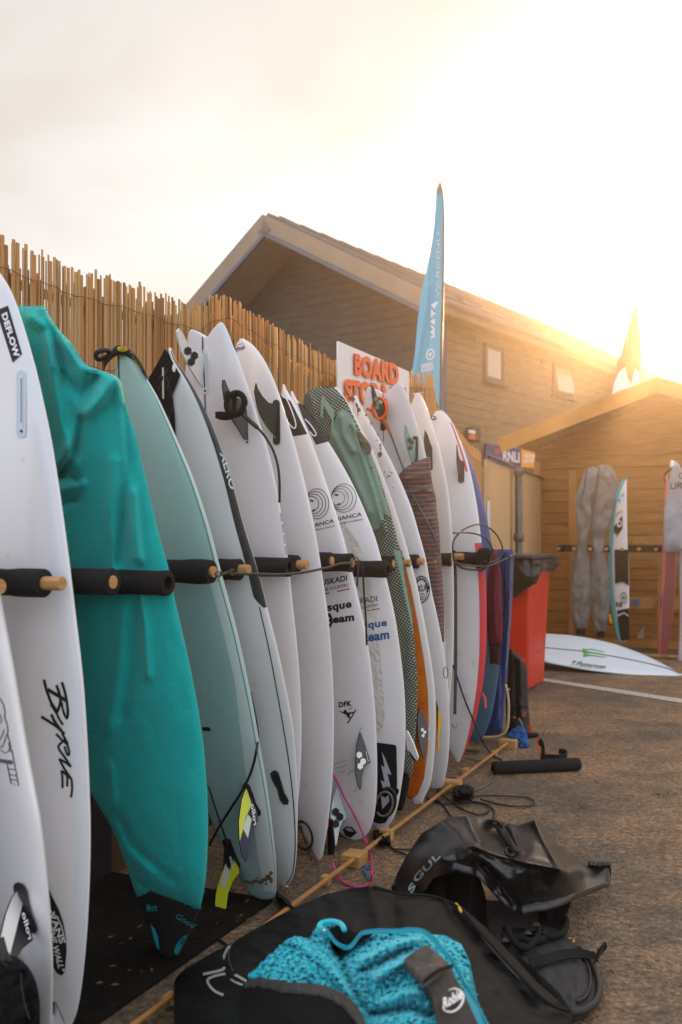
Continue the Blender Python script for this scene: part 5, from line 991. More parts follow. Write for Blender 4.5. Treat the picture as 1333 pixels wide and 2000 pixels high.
# --- B12 fish + orange leash, striped sock
b12 = Board((748, 752), (857, 1515), [(782, 744), (791, 761), (806, 800), (821, 848), (834, 893), (846, 950), (856, 1025), (861, 1085), (865, 1142), (868, 1185), (870, 1254), (873, 1350)], 1.97, yaw=-6, label='white swallow tail surfboard with an orange leash round its fin and a striped sock', ht=.082, notch=.045, rock=.01)
r = b12.root
stroke('stringer', b12, Z4((405, 265), (408, 400)), 1.5, GREYP, r, sm=False); stroke('stringer', b12, Z4((412, 930), (414, 1100)), 1.4, GREYP, r, sm=False)
poly('fin_plug', b12, ell(*Z4((432, 440))[0], 4.4, 5, 10, a0=180, a1=360)+ell(*Z4((405, 885))[0], 5.6, 5.4, 10, a0=0, a1=180), HONEY, r)
fin(b12, fq([(242, 195, .15), (265, 240, .14), (305, 370, .09), (345, 470, .06), (420, 520, .01), (405, 850, .003), (360, 720, .03), (300, 600, .06), (255, 480, .09), (230, 330, .12), (228, 240, .14)], Z4), mat('fin_taupe', (.075, .07, .065), .4), r)
finmark(b12, Z4, [(290, 410, .085), (322, 480, .06), (312, 545, .07)], 4.4, mat('fin_mint', (.22, .42, .34), .4), r, o=.006)
lo = thing('leash', b12.at(745., 800., .04), 'orange leash coiled round a fin with a grey cord running down', 'leash'); OCU = mat('leash_orange', (.80, .12, .01), .55, bump=(90, .3)); cc = Z4((350, 560))[0]
for rx, ry, h, rt, rr in ((14, 20, .05, 8, .0065), (13, 21, .075, -6, .006), (15, 18, .03, 14, .006)):
    rg = ell(cc[0], cc[1], rx, ry, 14, rot=rt); wire('cuff', [b12.at(np.array(x), np.array(y), np.array(h)) for x, y in rg+rg[:2]], rr, OCU, lo)
wire('cuff_tab', [b12.at(np.array(x), np.array(y), np.array(.05)) for x, y in Z4((215, 600), (175, 575), (140, 572))], .008, OCU, lo)
wire('cord_sleeve', [b12.at(np.array(x), np.array(y), np.array(h)) for (x, y), h in zip(Z4((385, 730), (430, 790), (490, 890), (535, 1000)), (.05, .045, .035, .03))], lambda t: .013-.007*t, mat('sleeve_orange', (.45, .14, .02), .6), lo)
wire('cord', [b12.at(np.array(x), np.array(y), np.array(.03)) for x, y in Z4((535, 1000), (580, 1120), (640, 1290), (700, 1450), (770, 1610), (830, 1760), (850, 1900))]+[b12.at(np.array(x), np.array(y), np.array(.06)) for x, y in ((830, 1010), (850, 1050), (859, 1080))], .0045, GREYP, lo)
poly('fin_plug', b12, Z4((880, 1060), (895, 1025), (930, 1008), (965, 1020), (978, 1050), (975, 1430), (930, 1470), (870, 1520), (870, 1400), (935, 1380), (932, 1080), (905, 1065)), mat('plug_taupe', (.10, .075, .065), .6), r, th=.003)
fin(b12, fq([(772, 830, .09), (800, 880, .08), (830, 980, .06), (880, 1090, .02), (930, 1180, .003), (930, 1470, .003), (890, 1440, .01), (830, 1280, .04), (790, 1140, .065), (768, 1000, .08), (765, 880, .09)], Z4), M['fin_mint'], r)
finmark(b12, Z4, [(838, 1080, .05), (875, 1115, .025), (850, 1205, .04)], 5.4, M['plug_taupe'], r, o=.007)
def stripemat():
    m = bpy.data.materials.new('striped_knit'); m.use_nodes = True; t = m.node_tree; b = t.nodes['Principled BSDF']; n = t.nodes.new; l = t.links.new
    u = n('ShaderNodeUVMap'); u.uv_map = 'uv'; sx = n('ShaderNodeSeparateXYZ'); l(u.outputs[0], sx.inputs[0]); a = n('ShaderNodeMath'); a.operation = 'MULTIPLY'; a.inputs[1].default_value = 46
    l(sx.outputs['Y'], a.inputs[0]); f = n('ShaderNodeMath'); f.operation = 'FRACT'; l(a.outputs[0], f.inputs[0]); c = n('ShaderNodeMath'); c.operation = 'LESS_THAN'; c.inputs[1].default_value = .17; l(f.outputs[0], c.inputs[0])
    mx = n('ShaderNodeMix'); mx.data_type = 'RGBA'; mx.inputs[6].default_value = (.13, .105, .10, 1); mx.inputs[7].default_value = (.50, .16, .14, 1); l(c.outputs[0], mx.inputs[0]); l(mx.outputs[2], b.inputs['Base Color']); b.inputs['Roughness'].default_value = .9
    nz = n('ShaderNodeTexNoise'); nz.inputs['Scale'].default_value = 240; tc = n('ShaderNodeTexCoord'); l(tc.outputs['Object'], nz.inputs['Vector']); bp = n('ShaderNodeBump'); bp.inputs['Strength'].default_value = .3; bp.inputs['Distance'].default_value = .003; l(nz.outputs['Fac'], bp.inputs['Height']); l(bp.outputs[0], b.inputs['Normal'])
    return m
ss = thing('striped_board_sock', b12.at(850., 1250., 0.)*[1, 1, 0], 'brown board sock with thin pink stripes pulled down round the swallow tail board', 'board sock')
RS = [(893, 836, 840), (900, 815, 841), (908, 800, 841.5), (918, 786, 842), (930, 776, 843), (950, 780, 846.5), (962, 783, 850), (975, 786, 853), (990, 790, 853), (1025, 800, 858), (1085, 815, 862), (1142, 825, 865.5), (1185, 835, 868), (1220, 845, 868.5), (1254, 852, 868.5)]
b12s = Off(Lean((857, 1515), 1.97, yaw=-6), .012)
patch('knit', b12s, RS, stripemat(), ss, th=.045, back=.05, n=(90, 26), h=lambda X, Y: ridges(X, Y, [([(790, 935), (820, 930), (850, 925)], .012, 3), ([(795, 965), (830, 955), (852, 965)], .014, 3), ([(800, 1000), (830, 990), (855, 975)], -.012, 3), ([(838, 900), (846, 940)], .015, 4), ([(812, 1020), (850, 1010)], .012, 4), ([(788, 950), (845, 945)], -.012, 3)]), nz=(.006, 12, 8, 9))
# --- B13 cream
b13 = Board((812, 767), (852, 1510), [(821, 769.5), (833, 794), (848, 839), (863, 890), (875, 950), (882, 1010), (886, 1085), (887, 1140), (887, 1230), (884, 1305), (876, 1400)], 2.2, yaw=-16, label='cream white surfboard between the striped sock and the pink railed board', m=CREAM, ht=.06)
r = b13.root
fin(b13, fq([(905, 635, .08), (922, 670, .07), (938, 720, .03), (950, 745, .01), (952, 890, .003), (945, 895, .003), (925, 850, .02), (905, 760, .05), (898, 690, .07)], ZF), mat('fin_brown', (.05, .035, .028), .4), r)
# --- B14 pink rail
b14 = Board((856, 802), (893, 1491), [(865, 803.5), (875, 812), (887, 830), (899, 860), (914, 899), (926, 950), (935, 1004), (940, 1049), (945, 1090), (950, 1130), (951.5, 1200), (950, 1275), (944, 1335), (932, 1395), (917, 1446), (900, 1484)], 2.45, yaw=-2, label='white surfboard with a pink red rail in the last rack bay, pointed at the bottom', ht=.03)
r = b14.root; PKR = mat('rail_pink', (.72, .07, .07), .4, coat=.2)
t1 = b14.tof(947, 1060); b14.strip('rail_band', PKR, .012, t1, .84, .998, off=.0012); b14.strip('rail_band', PKR, b14.tof(925, 920), b14.tof(884, 825), .86, .93, off=.0012)
poly('ring_logo', b14, ell(*Z4((1225, 718))[0], 6.5, 4.4, 18, rot=10), M['plug_taupe'], r); stroke('ring_logo', b14, Z4((1190, 715), (1225, 705), (1268, 735)), 1.0, WPRINT, r, off=.003)
fin(b14, fq([(1112, 730, .07), (1122, 800, .05), (1135, 830, .02), (1150, 838, .003), (1155, 960, .003), (1125, 930, .02), (1112, 830, .05)], ZF), M['fin_brown'], r); poly('fin_plug', b14, ell(*ZF((1142, 850))[0], 5, 5, 10, a0=180, a1=360)+ell(*ZF((1137, 962))[0], 6.3, 5, 10, a0=0, a1=180), M['plug_taupe'], r, th=.003)
fin(b14, fq([(866, 1005, .01), (878, 1015, .01), (895, 1050, .03), (898, 1110, .05), (888, 1112, .05), (885, 1060, .03), (872, 1035, .01)], ZG), PKR, r)
# --- B15 blue
b15 = Board((882, 835), (930, 1452), [(892, 850), (911, 884), (926, 917), (938, 956), (950, 1001), (959, 1050), (972, 1120), (978, 1185), (979, 1266), (976, 1305), (965, 1380), (947, 1435)], 2.88, yaw=-2, label='blue surfboard behind the pink railed board, hung with a maroon top', m=BLUEB, zb=.01)
poly('lower_face', b15, [(930, 1180), (979, 1190), (978, 1266), (976, 1305), (964, 1380), (946, 1435), (930, 1448), (905, 1420)], mat('board_steel_blue', (.08, .17, .24), .35, coat=.3), b15.root)
stroke('tail_print', b15, [(911, 905), (918, 925)], 1, WPRINT, b15.root)
MAR = mat('maroon_neoprene', (.17, .018, .035), .85, var=(8, .2), bump=(60, .2)); NVY = mat('navy_towelling', (.012, .035, .16), .9, var=(6, .3), bump=(120, .4), sheen=.3)
mw = thing('maroon_top', b15.at(965., 1200., 0.)*[1, 1, 1], 'maroon neoprene sleeve hanging over the last pegs of the rack', 'wetsuit top'); mpn = Off(Lean((930, 1452), 2.70, yaw=-2), .0)
patch('sleeve', mpn, [(1073, 958, 970), (1086, 957, 973), (1104, 955, 976), (1128, 952, 980), (1160, 951, 980), (1185, 951, 981), (1218, 951, 983), (1245, 953, 981), (1262, 955, 979)], MAR, mw, th=.035, back=.02, n=(50, 20), nz=(.010, 9, 30, 2), h=lambda X, Y: ridges(X, Y, [([(966, 1080), (964, 1160), (968, 1240)], .012, 4)]))
patch('cuff', Off(mpn, .002), [(1262, 956, 980), (1280, 957, 978), (1299, 958, 976)], mat('maroon_dark', (.055, .012, .018), .9), mw, th=.03, back=.02, n=(12, 12)); stroke('seam', Off(mpn, .034), [(957, 1300), (966, 1297), (976, 1301)], 1.2, mat('lilac', (.45, .3, .4), .7), mw)
nv = thing('navy_board_cover', gp(955, 1440, 0), 'navy blue towelling cover hung on the end of the rack beside the red bin', 'board cover'); vpn = Lean((955, 1442), 3.05, yaw=-2)
patch('cloth', vpn, [(1073, 972, 1001), (1080, 968, 1004.5), (1095, 966, 1004), (1130, 964, 1003), (1170, 962, 1001.5), (1215, 958, 998.5), (1260, 950, 995.5), (1305, 942, 992), (1350, 932, 989), (1400, 922, 985), (1437, 915, 982)], NVY, nv, th=.05, back=.03, n=(80, 30), nz=(.014, 12, 40, 6),
      h=lambda X, Y: ridges(X, Y, [([(996, 1085), (994, 1180), (988, 1300)], .03, 3.5), ([(985, 1090), (988, 1170), (982, 1230)], -.025, 4), ([(975, 1300), (972, 1400)], .02, 4), ([(990, 1150), (1000, 1165), (985, 1185)], .02, 4)]))
yc = thing('cream_leash_cord', gp(960, 1440, 0), 'cream coloured leash cord bending under the navy cover', 'leash')
wire('cord', [vpn.at(*q, .09) for q in Z7((165, 925), (180, 990), (198, 1100), (200, 1250), (190, 1400), (150, 1480), (80, 1520), (0, 1530))]+[vpn.at(930, 1440, .09), vpn.at(915, 1440, .06)], .0075, mat('cord_cream', (.62, .48, .22), .45), yc)
wire('cord_knot', [vpn.at(*q, .10) for q in Z7((185, 1000), (212, 975))], .003, WPRINT, yc)
# --- leashes and bungees on the pegs
bg1 = thing('bungee_cord', onrow(560, 1110), 'black and white flecked bungee cord hooked between two pegs', 'bungee cord')
pth = [onrow(*q, .06) for q in ZD((500, 1740), (560, 1728), (620, 1735), (750, 1738), (900, 1740), (1050, 1725), (1200, 1695), (1290, 1668))]+[onrow(687, 1100, .03)]
wire('cord', pth, .0045, CORD, bg1)
sp_ = smooth_path(pth, 14); fl = merge(*[box(p_+(-U)*.0042-Z*.0007, P*.0022, -U*.0009, Z*.0016) for p_ in sp_[::1]]); tag(obj('white_fleck', *fl, WPRINT, bg1), kind='stuff')
for cx_, cy_ in (ZD((490, 1738))[0], ZD((580, 1725))[0]):
    rg = ell(cx_, cy_, 6.5, 5, 10); wire('hook', [onrow(x, y, .065) for x, y in rg+rg[:1]], .0020, mat('hook_brass', (.10, .07, .035), .35, metal=.8), bg1)
rg = ell(*Z8((690, 885))[0], 5, 8, 10, rot=30); wire('hook', [onrow(x, y, .045) for x, y in rg+rg[:1]], .0020, M['hook_brass'], bg1); rg = ell(*Z8((700, 860))[0], 4, 3.5, 8); wire('hook', [onrow(x, y, .05) for x, y in rg+rg[:1]], .0018, M['hook_brass'], bg1)
wire('hanging_cord', [onrow(*q, .13) for q in Z8((735, 890), (725, 1000), (720, 1100), (715, 1180))], .0035, CORD, bg1)
wire('hanging_cord', [onrow(*q, .15) for q in Z8((745, 880), (775, 940), (785, 1050), (800, 1300), (815, 1500), (825, 1780), (830, 1880))], .0038, CORD, bg1)
bg2 = thing('bungee_cord', onrow(889, 1200), 'black bungee cord with a steel hook hanging straight down from a peg', 'bungee cord')
wire('cord', [onrow(*q, .04) for q in ZG((695, 165), (700, 230), (702, 400), (702, 600), (702, 800), (700, 1000), (697, 1150))], .0075, CORD, bg2)
fl = []
for y_ in np.arange(1125, 1393, 2.6):
    p_ = onrow(890+1.2*math.sin(y_), y_, .055); fl.append(box(p_-U*.006, P*.003, -U*.001, Z*.0028))
tag(obj('white_fleck', *merge(*fl), mat('fleck_grey', (.25, .24, .23), .6), bg2), kind='stuff')
wire('hook', [onrow(*q, .045) for q in ZG((697, 1150), (692, 1180), (682, 1205), (684, 1230), (698, 1240), (712, 1228), (714, 1205))], .0028, mat('steel', (.35, .33, .31), .3, metal=1.), bg2)
lp = thing('leash', onrow(930, 1080), 'long black leash coiled over the end peg of the rack', 'leash')
wire('cord', [onrow(*q, .10) for q in Z6((140, 335), (128, 250), (135, 140), (200, 50), (290, -5), (400, -30), (500, 10), (570, 80), (612, 160), (628, 230), (612, 290), (560, 330), (480, 355), (400, 380))], .0042, CORD, lp)
wire('cord', [onrow(*q, .12) for q in Z6((135, 55), (240, 52), (340, 62), (420, 90), (490, 145), (525, 215), (530, 260), (500, 320), (440, 340))], .0042, CORD, lp)
wire('cord', [onrow(*q, .14) for q in Z6((140, 340), (200, 370), (300, 380), (400, 392), (480, 390), (560, 360), (640, 325), (720, 290), (745, 275))], .0045, CORD, lp)
wire('cord', [onrow(*q, .12) for q in Z6((170, 370), (220, 405), (300, 422), (380, 425), (420, 415))], .005, CORD, lp)
wire('cord_end', [onrow(*q, .14) for q in Z6((690, 305), (725, 290), (755, 270))], .010, CORD, lp)
patch('cuff', Off(Plane(R0+U*2.38, -U), .0), [(1070, 938, 955), (1076, 933, 962), (1085, 930, 962), (1098, 928, 957), (1108, 930, 950), (1116, 934, 944)], STRAP, lp, th=.05, back=.04, n=(26, 18), nz=(.008, 9, 9, 3))
lb2 = thing('leash', onrow(470, 1560, .1)*[1, 1, 0], 'thin black leash crossing in front of the mint board', 'leash')
wire('cord', [b4.at(np.array(x), np.array(y), np.array(.03)) for x, y in ZE((335, 620), (360, 740), (382, 880))]+[b3.at(np.array(x), np.array(y), np.array(h)) for (x, y), h in zip(ZE((375, 960), (345, 1090), (290, 1210), (220, 1320), (150, 1430), (90, 1540)), (.06, .05, .04, .04, .04, .04))], .0042, CORD, lb2)
wire('cord', [b3.at(np.array(x), np.array(y), np.array(.03)) for x, y in ZE((85, 1190), (130, 1330), (180, 1480), (200, 1540))], .003, CORD, lb2)
lb3 = thing('leash', gp(940, 1455), 'thin black leash running from the pink railed board down to the ground', 'leash')
wire('cord', [b14.at(np.array(x), np.array(y), np.array(.03)) for x, y in ZG((685, 830), (715, 920), (755, 1040), (800, 1150), (840, 1240))]+[onrow(*ZG((880, 1330))[0], .05), gp(*ZG((935, 1410))[0], .02), gp(*ZG((1000, 1450))[0], .008)], .005, CORD, lb3)
# small dings, scuffs and yellowed spots of use on the white boards
random.seed(77)
DING = mat('ding_grey', (.42, .41, .40), .5); YELW = mat('yellowed_spot', (.70, .64, .50), .4, coat=.3)
for bb in (b0, b1, b4, b5, b6, b7, b8, b11, b12, b13, b14):
    for k in range(9):
        w3 = bb.pt(np.array([random.uniform(.08, .92)]), np.array([random.uniform(-.1, .8)]), 1.)[0]; d3 = w3-C; px, py = CX+F*d3[0]/d3[1], HY-F*d3[2]/d3[1]
        if k % 3 == 0: rr = random.uniform(3, 7); poly('yellowed_spot', bb, [(px+rr*math.cos(a*.7854)*random.uniform(.5, 1), py+1.6*rr*math.sin(a*.7854)*random.uniform(.5, 1)) for a in range(8)], YELW, bb.root, off=.0004)
        elif k % 3 == 1: poly('ding', bb, ell(px, py, random.uniform(.7, 1.5), random.uniform(.8, 2.2), 7), DING, bb.root, off=.0005)
        else: a = random.uniform(0, 3.1); l_ = random.uniform(3, 9); stroke('scuff', bb, [(px, py), (px+l_*math.cos(a), py+l_*math.sin(a))], .55, DING, bb.root, sm=False, off=.0005)
# ================================================================== BINS
RED = mat('bin_red', (.64, .030, .006), .45, var=(4, .1)); LID = mat('bin_lid', (.05, .04, .035), .5); LINER = mat('bin_liner', (.013, .012, .011), .25, bump=(14, .5))
def bin_(c0, label):
    t = thing('wheelie_bin', c0, label, 'bin', 'red wheelie bins')
    lu, lp_ = .70, .55; H_ = 1.0; tp = .075
    bot = [c0+U*0, c0-P*lp_*.86, c0-P*lp_*.86+U*lu*.80, c0+U*lu*.80]; top = [c0+P*.02-U*.03+Z*H_, c0-P*lp_-U*.03+Z*H_, c0-P*lp_+U*lu+Z*H_, c0+P*.02+U*lu+Z*H_]
    bot = [b+Z*.005 for b in bot]
    bevel(obj('body', bot+top, [(0, 1, 2, 3), (7, 6, 5, 4), (0, 4, 5, 1), (1, 5, 6, 2), (2, 6, 7, 3), (3, 7, 4, 0)], RED, t), .02, 3)
    for k in (.0,): bevel(obj('rim', *box(c0+P*.045-U*.05+Z*(H_-.07), -P*(lp_+.07), U*(lu+.09), Z*.06), RED, t), .012)
    bevel(obj('lid', *box(c0+P*.05-U*.06+Z*(H_+.045), -P*(lp_+.08), U*(lu+.11), Z*.035), LID, t), .012, 3)
    bevel(obj('lid_handle', *box(c0-P*.18-U*.085+Z*(H_+.05), -P*.22, U*.03, Z*.03), LID, t), .008)
    for sp__ in (-lp_*.8,): V, Fc = lathe(c0+P*sp__*1.0+U*(lu*.86)+Z*.10, P, [(0, .001), (0, .1), (.045, .1), (.045, .001)], 20); obj('wheel', V, Fc, CORD, t)
    return t, H_
c0 = gp(1032, 1351); bt, H_ = bin_(c0, 'red wheelie bin with a crumpled black liner over its rim, nearest the rack')
# liner: crumpled collar round the rim with a hanging flap
def liner(c0, parent):
    loop = [c0+P*.055-U*.065, c0+P*.055+U*.76, c0-P*.62+U*.76, c0-P*.62-U*.065]; V = []; Fc = []; n = 180; nv = 16
    segs = []; per = []
    for i in range(4):
        a, b = loop[i], loop[(i+1) % 4]
        for k in range(n//4): segs.append(a+(b-a)*k/(n//4))
    cen = np.mean(loop, 0)
    for i, p in enumerate(segs):
        o_ = (p-cen)/np.linalg.norm(p-cen)
        for j in range(nv):
            t = j/(nv-1); d = noise.fractal((i*.16, t*2.2, 1.3), 1, 2, 4)*.030; drop = .10+.03*noise.noise((i*.1, 0, 3))
            near = np.linalg.norm(p-(c0-P*.09-U*.065)); 
            if near < .26: drop += .20*(1-near/.26)
            z = 1.04-t*drop; V.append(p+o_*(.012+.025*math.sin(t*math.pi)+d)+Z*z)
    N2 = len(segs)
    for i in range(N2):
        for j in range(nv-1):
            a = i*nv+j; b = ((i+1) % N2)*nv+j; Fc.append((a, a+1, b+1, b))
    return obj('liner', V, Fc, LINER, parent, smooth=True)
liner(c0, bt)
BLB = mat('bin_label', (.55, .52, .48), .6, var=(20, .3)); bo = c0-P*.27-U*.018+Z*.60
obj('scuff_mark', *box(c0+P*.012+U*.25+Z*.28, U*.16, P*.0015, Z*.006), mat('bin_scuff', (.30, .10, .06), .7), bt); obj('scuff_mark', *box(c0+P*.012+U*.12+Z*.45, U*.10, P*.0015, Z*.004), M['bin_scuff'], bt)
# ================================================================== BACKPACK
bpk = Plane(gp(1010, 1432)+U*0, -U); bp_ = thing('backpack', gp(1012, 1430), 'black backpack with small orange pulls leaning on the red bin', 'backpack'); NYL = mat('pack_nylon', (.014, .014, .014), .6, var=(8, .3), bump=(60, .4)); OPL = mat('pull_orange', (.75, .07, .01), .5)
patch('body', bpk, [(1268, 990, 1000), (1276, 989, 1008), (1284, 988, 1022), (1292, 987, 1028), (1310, 987, 1031), (1350, 987, 1032), (1390, 988, 1034), (1420, 990, 1036), (1432, 992, 1036)], NYL, bp_, th=.11, back=.05, n=(60, 30), nz=(.012, 9, 20, 4), h=lambda X, Y: ridges(X, Y, [([(1007, 1292), (1008, 1400)], -.02, 2.5), ([(1017, 1290), (1019, 1400)], .015, 3), ([(990, 1385), (1034, 1385)], -.012, 3)]))
BO = Off(bpk, .10)
for c_ in ((1022, 1290, 4, 3), (1024, 1396, 2.5, 3.6), (1039-4, 1424, 3.4, 6), (1002, 1401, 4.5, 1.4)): rg = ell(*c_, 10, rot=15); wire('zip_pull', [BO.at(x, y, .015) for x, y in rg+rg[:1]], .004, OPL, bp_)
wire('strap', [BO.at(*q, .01) for q in Z7((215, 520), (240, 640), (235, 800), (225, 1000), (230, 1200), (260, 1380))], .012, STRAP, bp_); patch('strap_foot', GROUND, [(1030, 1432, 1440), (1045, 1431, 1439), (1053, 1432, 1437)], STRAP, bp_, axis='x', th=.02, n=(12, 8))
poly('grey_label', BO, Z7((310, 1310), (330, 1310), (365, 1370), (360, 1400), (345, 1380)), M['badge_grey'], bp_, off=.012)
# blue cloth
bc = thing('blue_cloth', gp(1022, 1455), 'crumpled bright blue cloth on the ground at the end of the rack', 'cloth'); BCL = mat('cloth_blue', (.01, .10, .30), .85, bump=(60, .4), var=(10, .3))
bcp = Plane(gp(1018, 1458), -U+Z*.6)
patch('cloth', bcp, [(1418, 1014, 1022), (1425, 1000, 1028), (1435, 990, 1031), (1445, 998, 1032), (1453, 1008, 1036), (1461, 1015, 1033)], BCL, bc, th=.04, n=(40, 30), nz=(.02, 10, 9, 2))
# foam tube and strap on the ground
V, Fc = None, None
tbx = thing('foam_tube', gp(1050, 1512), 'loose black foam pipe sleeve lying on the tarmac past the rack', 'foam tube')
ta, tb2 = gp(963, 1513), gp(1132, 1505); ta = ta+Z*.033; tb2 = tb2+Z*.033; dd = tb2-ta; Lt = np.linalg.norm(dd)
obj('sleeve', *lathe(ta, dd, [(0, .012), (-.0, .031), (.01, .034)]+[(.01+(Lt-.02)*i/20, .034*(1+random.uniform(-.02, .02))) for i in range(1, 20)]+[(Lt-.01, .034), (Lt, .031), (Lt-.02, .013)], 26), FOAM, tbx, smooth=True)
ws = thing('webbing_strap', gp(1080, 1482), 'black webbing strap with a red looped end standing curled on the tarmac', 'strap')
def ribbon(name, pts, h, m, parent, up=Z, th=.0025):
    pts = smooth_path(pts, 8); V = []; Fc = []
    for i, p in enumerate(pts):
        d = pts[min(i+1, len(pts)-1)]-pts[max(0, i-1)]; d /= np.linalg.norm(d)+1e-9; n_ = np.cross(d, up); n_ /= np.linalg.norm(n_)+1e-9; hh = h(i/(len(pts)-1)) if callable(h) else h
        V += [p-n_*th, p+n_*th, p+n_*th+up*hh, p-n_*th+up*hh]
    for i in range(len(pts)-1):
        for k in range(4): Fc.append((i*4+k, i*4+(k+1) % 4, (i+1)*4+(k+1) % 4, (i+1)*4+k))
    Fc += [(3, 2, 1, 0), tuple((len(pts)-1)*4+k for k in range(4))]
    return obj(name, V, Fc, m, parent)
ribbon('strap', [gp(*q, 0.003) for q in ((1058, 1483), (1064, 1484), (1075, 1484), (1090, 1485), (1104, 1483), (1108, 1478), (1103, 1474), (1092, 1473))], .030, STRAP, ws)
ribbon('strap', [gp(1056, 1484, 0)+Z*.0, gp(1058, 1484, 0)+Z*.05, gp(1055, 1484)+Z*.10, gp(1050, 1482)+Z*.11, gp(1050, 1482)+Z*.07], .02, STRAP, ws, up=P)
wire('red_loop', [gp(1060, 1484)+Z*.02+P*-.01, gp(1054, 1484)+Z*.06, gp(1050, 1484)+Z*.095, gp(1053, 1484)+Z*.115], .004, OPL, ws)
# cords on the ground
g1 = thing('leash', gp(930, 1570), 'tangle of thin black leashes on the ground in front of the rack foot', 'leash')
GL = lambda *p: ZL(*p)
wire('cord', [gp(*q, .006) for q in GL((480, 440), (540, 465), (620, 465), (660, 430), (655, 380), (620, 350), (580, 345))], .0045, CORD, g1)
wire('cord', [gp(*q, .008+.004*(i % 2)) for i, q in enumerate(GL((530, 405), (570, 440), (640, 490), (720, 522), (775, 505), (770, 480), (700, 458), (690, 440), (740, 430), (850, 432), (960, 440), (998, 460), (985, 478), (900, 482), (820, 470), (740, 448)))], .0042, CORD, g1)
wire('cord', [gp(*q, .006) for q in GL((640, 465), (720, 462), (780, 480), (805, 510), (800, 540))], .0045, CORD, g1); wire('cord', [gp(*q, .006) for q in GL((520, 440), (560, 480), (595, 530))], .004, CORD, g1)
wire('cord', [gp(*q, .008) for q in GL((560, 228), (640, 240), (720, 262), (770, 285), (795, 320), (780, 365), (730, 395), (700, 410))], .0026, mat('cord_brown', (.14, .11, .085), .6), g1)
wire('cord', [gp(*q, .008) for q in GL((735, 262), (775, 272), (815, 300), (815, 340), (770, 380), (720, 405))], .0024, M['cord_brown'], g1)
patch('cuff', GROUND, [(885, 1538, 1556), (895, 1532, 1560), (905, 1531, 1562), (918, 1534, 1562), (926, 1540, 1556)], STRAP, g1, axis='x', th=.06, back=0, n=(24, 20), nz=(.02, 8, 8, 3))
g2 = thing('leash', gp(760, 1650), 'black leash end with a swivel lying beside the wooden blocks', 'leash')
wire('cord', [gp(*q, .008) for q in Z5((670, 1680), (740, 1740), (820, 1830), (900, 1885), (1030, 1935))], .0045, CORD, g2); wire('cord', [gp(*q, .008) for q in Z5((830, 1850), (930, 1860), (1080, 1868))], .0035, CORD, g2)
patch('swivel', GROUND, [(730, 1622, 1640), (740, 1620, 1648), (752, 1622, 1650), (764, 1634, 1652)], STRAP, g2, axis='x', th=.035, back=0, n=(20, 14), nz=(.02, 6, 6, 7))
g3 = thing('leash', gp(560, 1770), 'black leash cuff looped round the ground batten near the mint board', 'leash')
patch('cuff', GROUND, [(540, 1742, 1756), (552, 1748, 1764), (565, 1760, 1774), (576, 1770, 1782)], STRAP, g3, axis='x', th=.045, back=0, n=(20, 14), nz=(.012, 6, 6, 5))
wire('cord', [gp(*q, .006) for q in ((395, 1790), (402, 1808), (420, 1830), (445, 1847))], .004, CORD, g3)
g4 = thing('knotted_scrap', gp(712, 1705), 'short knotted piece of bright blue cord beside the wooden block', 'cord')
wire('cord', [gp(*q, .006+.006*(i % 2)) for i, q in enumerate(GL((168, 775), (185, 770), (205, 768), (215, 775), (175, 785), (180, 800), (200, 820), (205, 838), (195, 832), (190, 815)))], .0035, mat('cord_blue', (.01, .16, .30), .6), g4)
g5 = thing('green_string', gp(620, 1755), 'thin loose green string on the dark ground', 'string'); wire('cord', [gp(*q, .004) for q in ZN((765, 152), (790, 148), (830, 158), (870, 150))], .0015, mat('string_green', (.02, .30, .18), .6), g5)
# dark rubber mat at the near end, extended to stand in for deep shade
RUB = mat('rubber_shade_mat', (.012, .010, .008), .9, spec=.2, var=(9, .6), bump=(120, .6))
mt = thing('rubber_shade_mat', RP(-.6, -.35), 'black ribbed rubber mat under the near surfboards, extended to darken the shaded ground', 'mat')
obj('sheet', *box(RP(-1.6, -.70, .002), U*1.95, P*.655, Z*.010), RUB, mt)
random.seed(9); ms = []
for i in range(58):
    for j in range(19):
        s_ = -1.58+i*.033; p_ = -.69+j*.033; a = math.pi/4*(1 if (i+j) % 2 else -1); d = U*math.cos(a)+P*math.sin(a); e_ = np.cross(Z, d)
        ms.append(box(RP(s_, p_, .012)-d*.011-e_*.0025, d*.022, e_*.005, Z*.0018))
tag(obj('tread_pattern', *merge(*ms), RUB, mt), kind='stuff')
# grit and leaves
random.seed(4); ms = []
for i in range(4200):
    s_ = random.uniform(-.9, 5); p_ = random.gauss(0, .4) if i % 2 else random.uniform(-.5, 2.5); r_ = random.uniform(.0012, .0045)*(1.6 if random.random() < .05 else 1); c = RP(s_, p_, 0)
    q = [c+np.array([random.uniform(-1, 1), random.uniform(-1, 1), 0])*r_*1.2 for _ in range(4)]+[c+Z*r_*random.uniform(.6, 1.2)]
    ms.append((q, [(0, 1, 4), (1, 2, 4), (2, 3, 4), (3, 0, 4)]))
tag(obj('grit', *merge(*ms), mat('grit', (.16, .12, .085), .9, var=(200, .5)), None), 'small stones and grit scattered over the tarmac', 'grit', kind='stuff')
ms = []
for i in range(420):
    c = RP(random.uniform(-.9, 2.6), random.gauss(-.18, .18), .0145 if i % 2 else .004) if i < 370 else RP(random.uniform(1, 5), random.uniform(.1, 1.6), .003); r_ = random.uniform(.004, .014); a = random.uniform(0, 6.3); d = np.array([math.cos(a), math.sin(a), random.uniform(-.1, .3)]); e_ = np.array([-math.sin(a), math.cos(a), random.uniform(-.2, .3)])*.4
    ms.append(([c-d*r_, c+e_*r_+Z*.003, c+d*r_+Z*.002, c-e_*r_], [(0, 1, 2, 3)]))
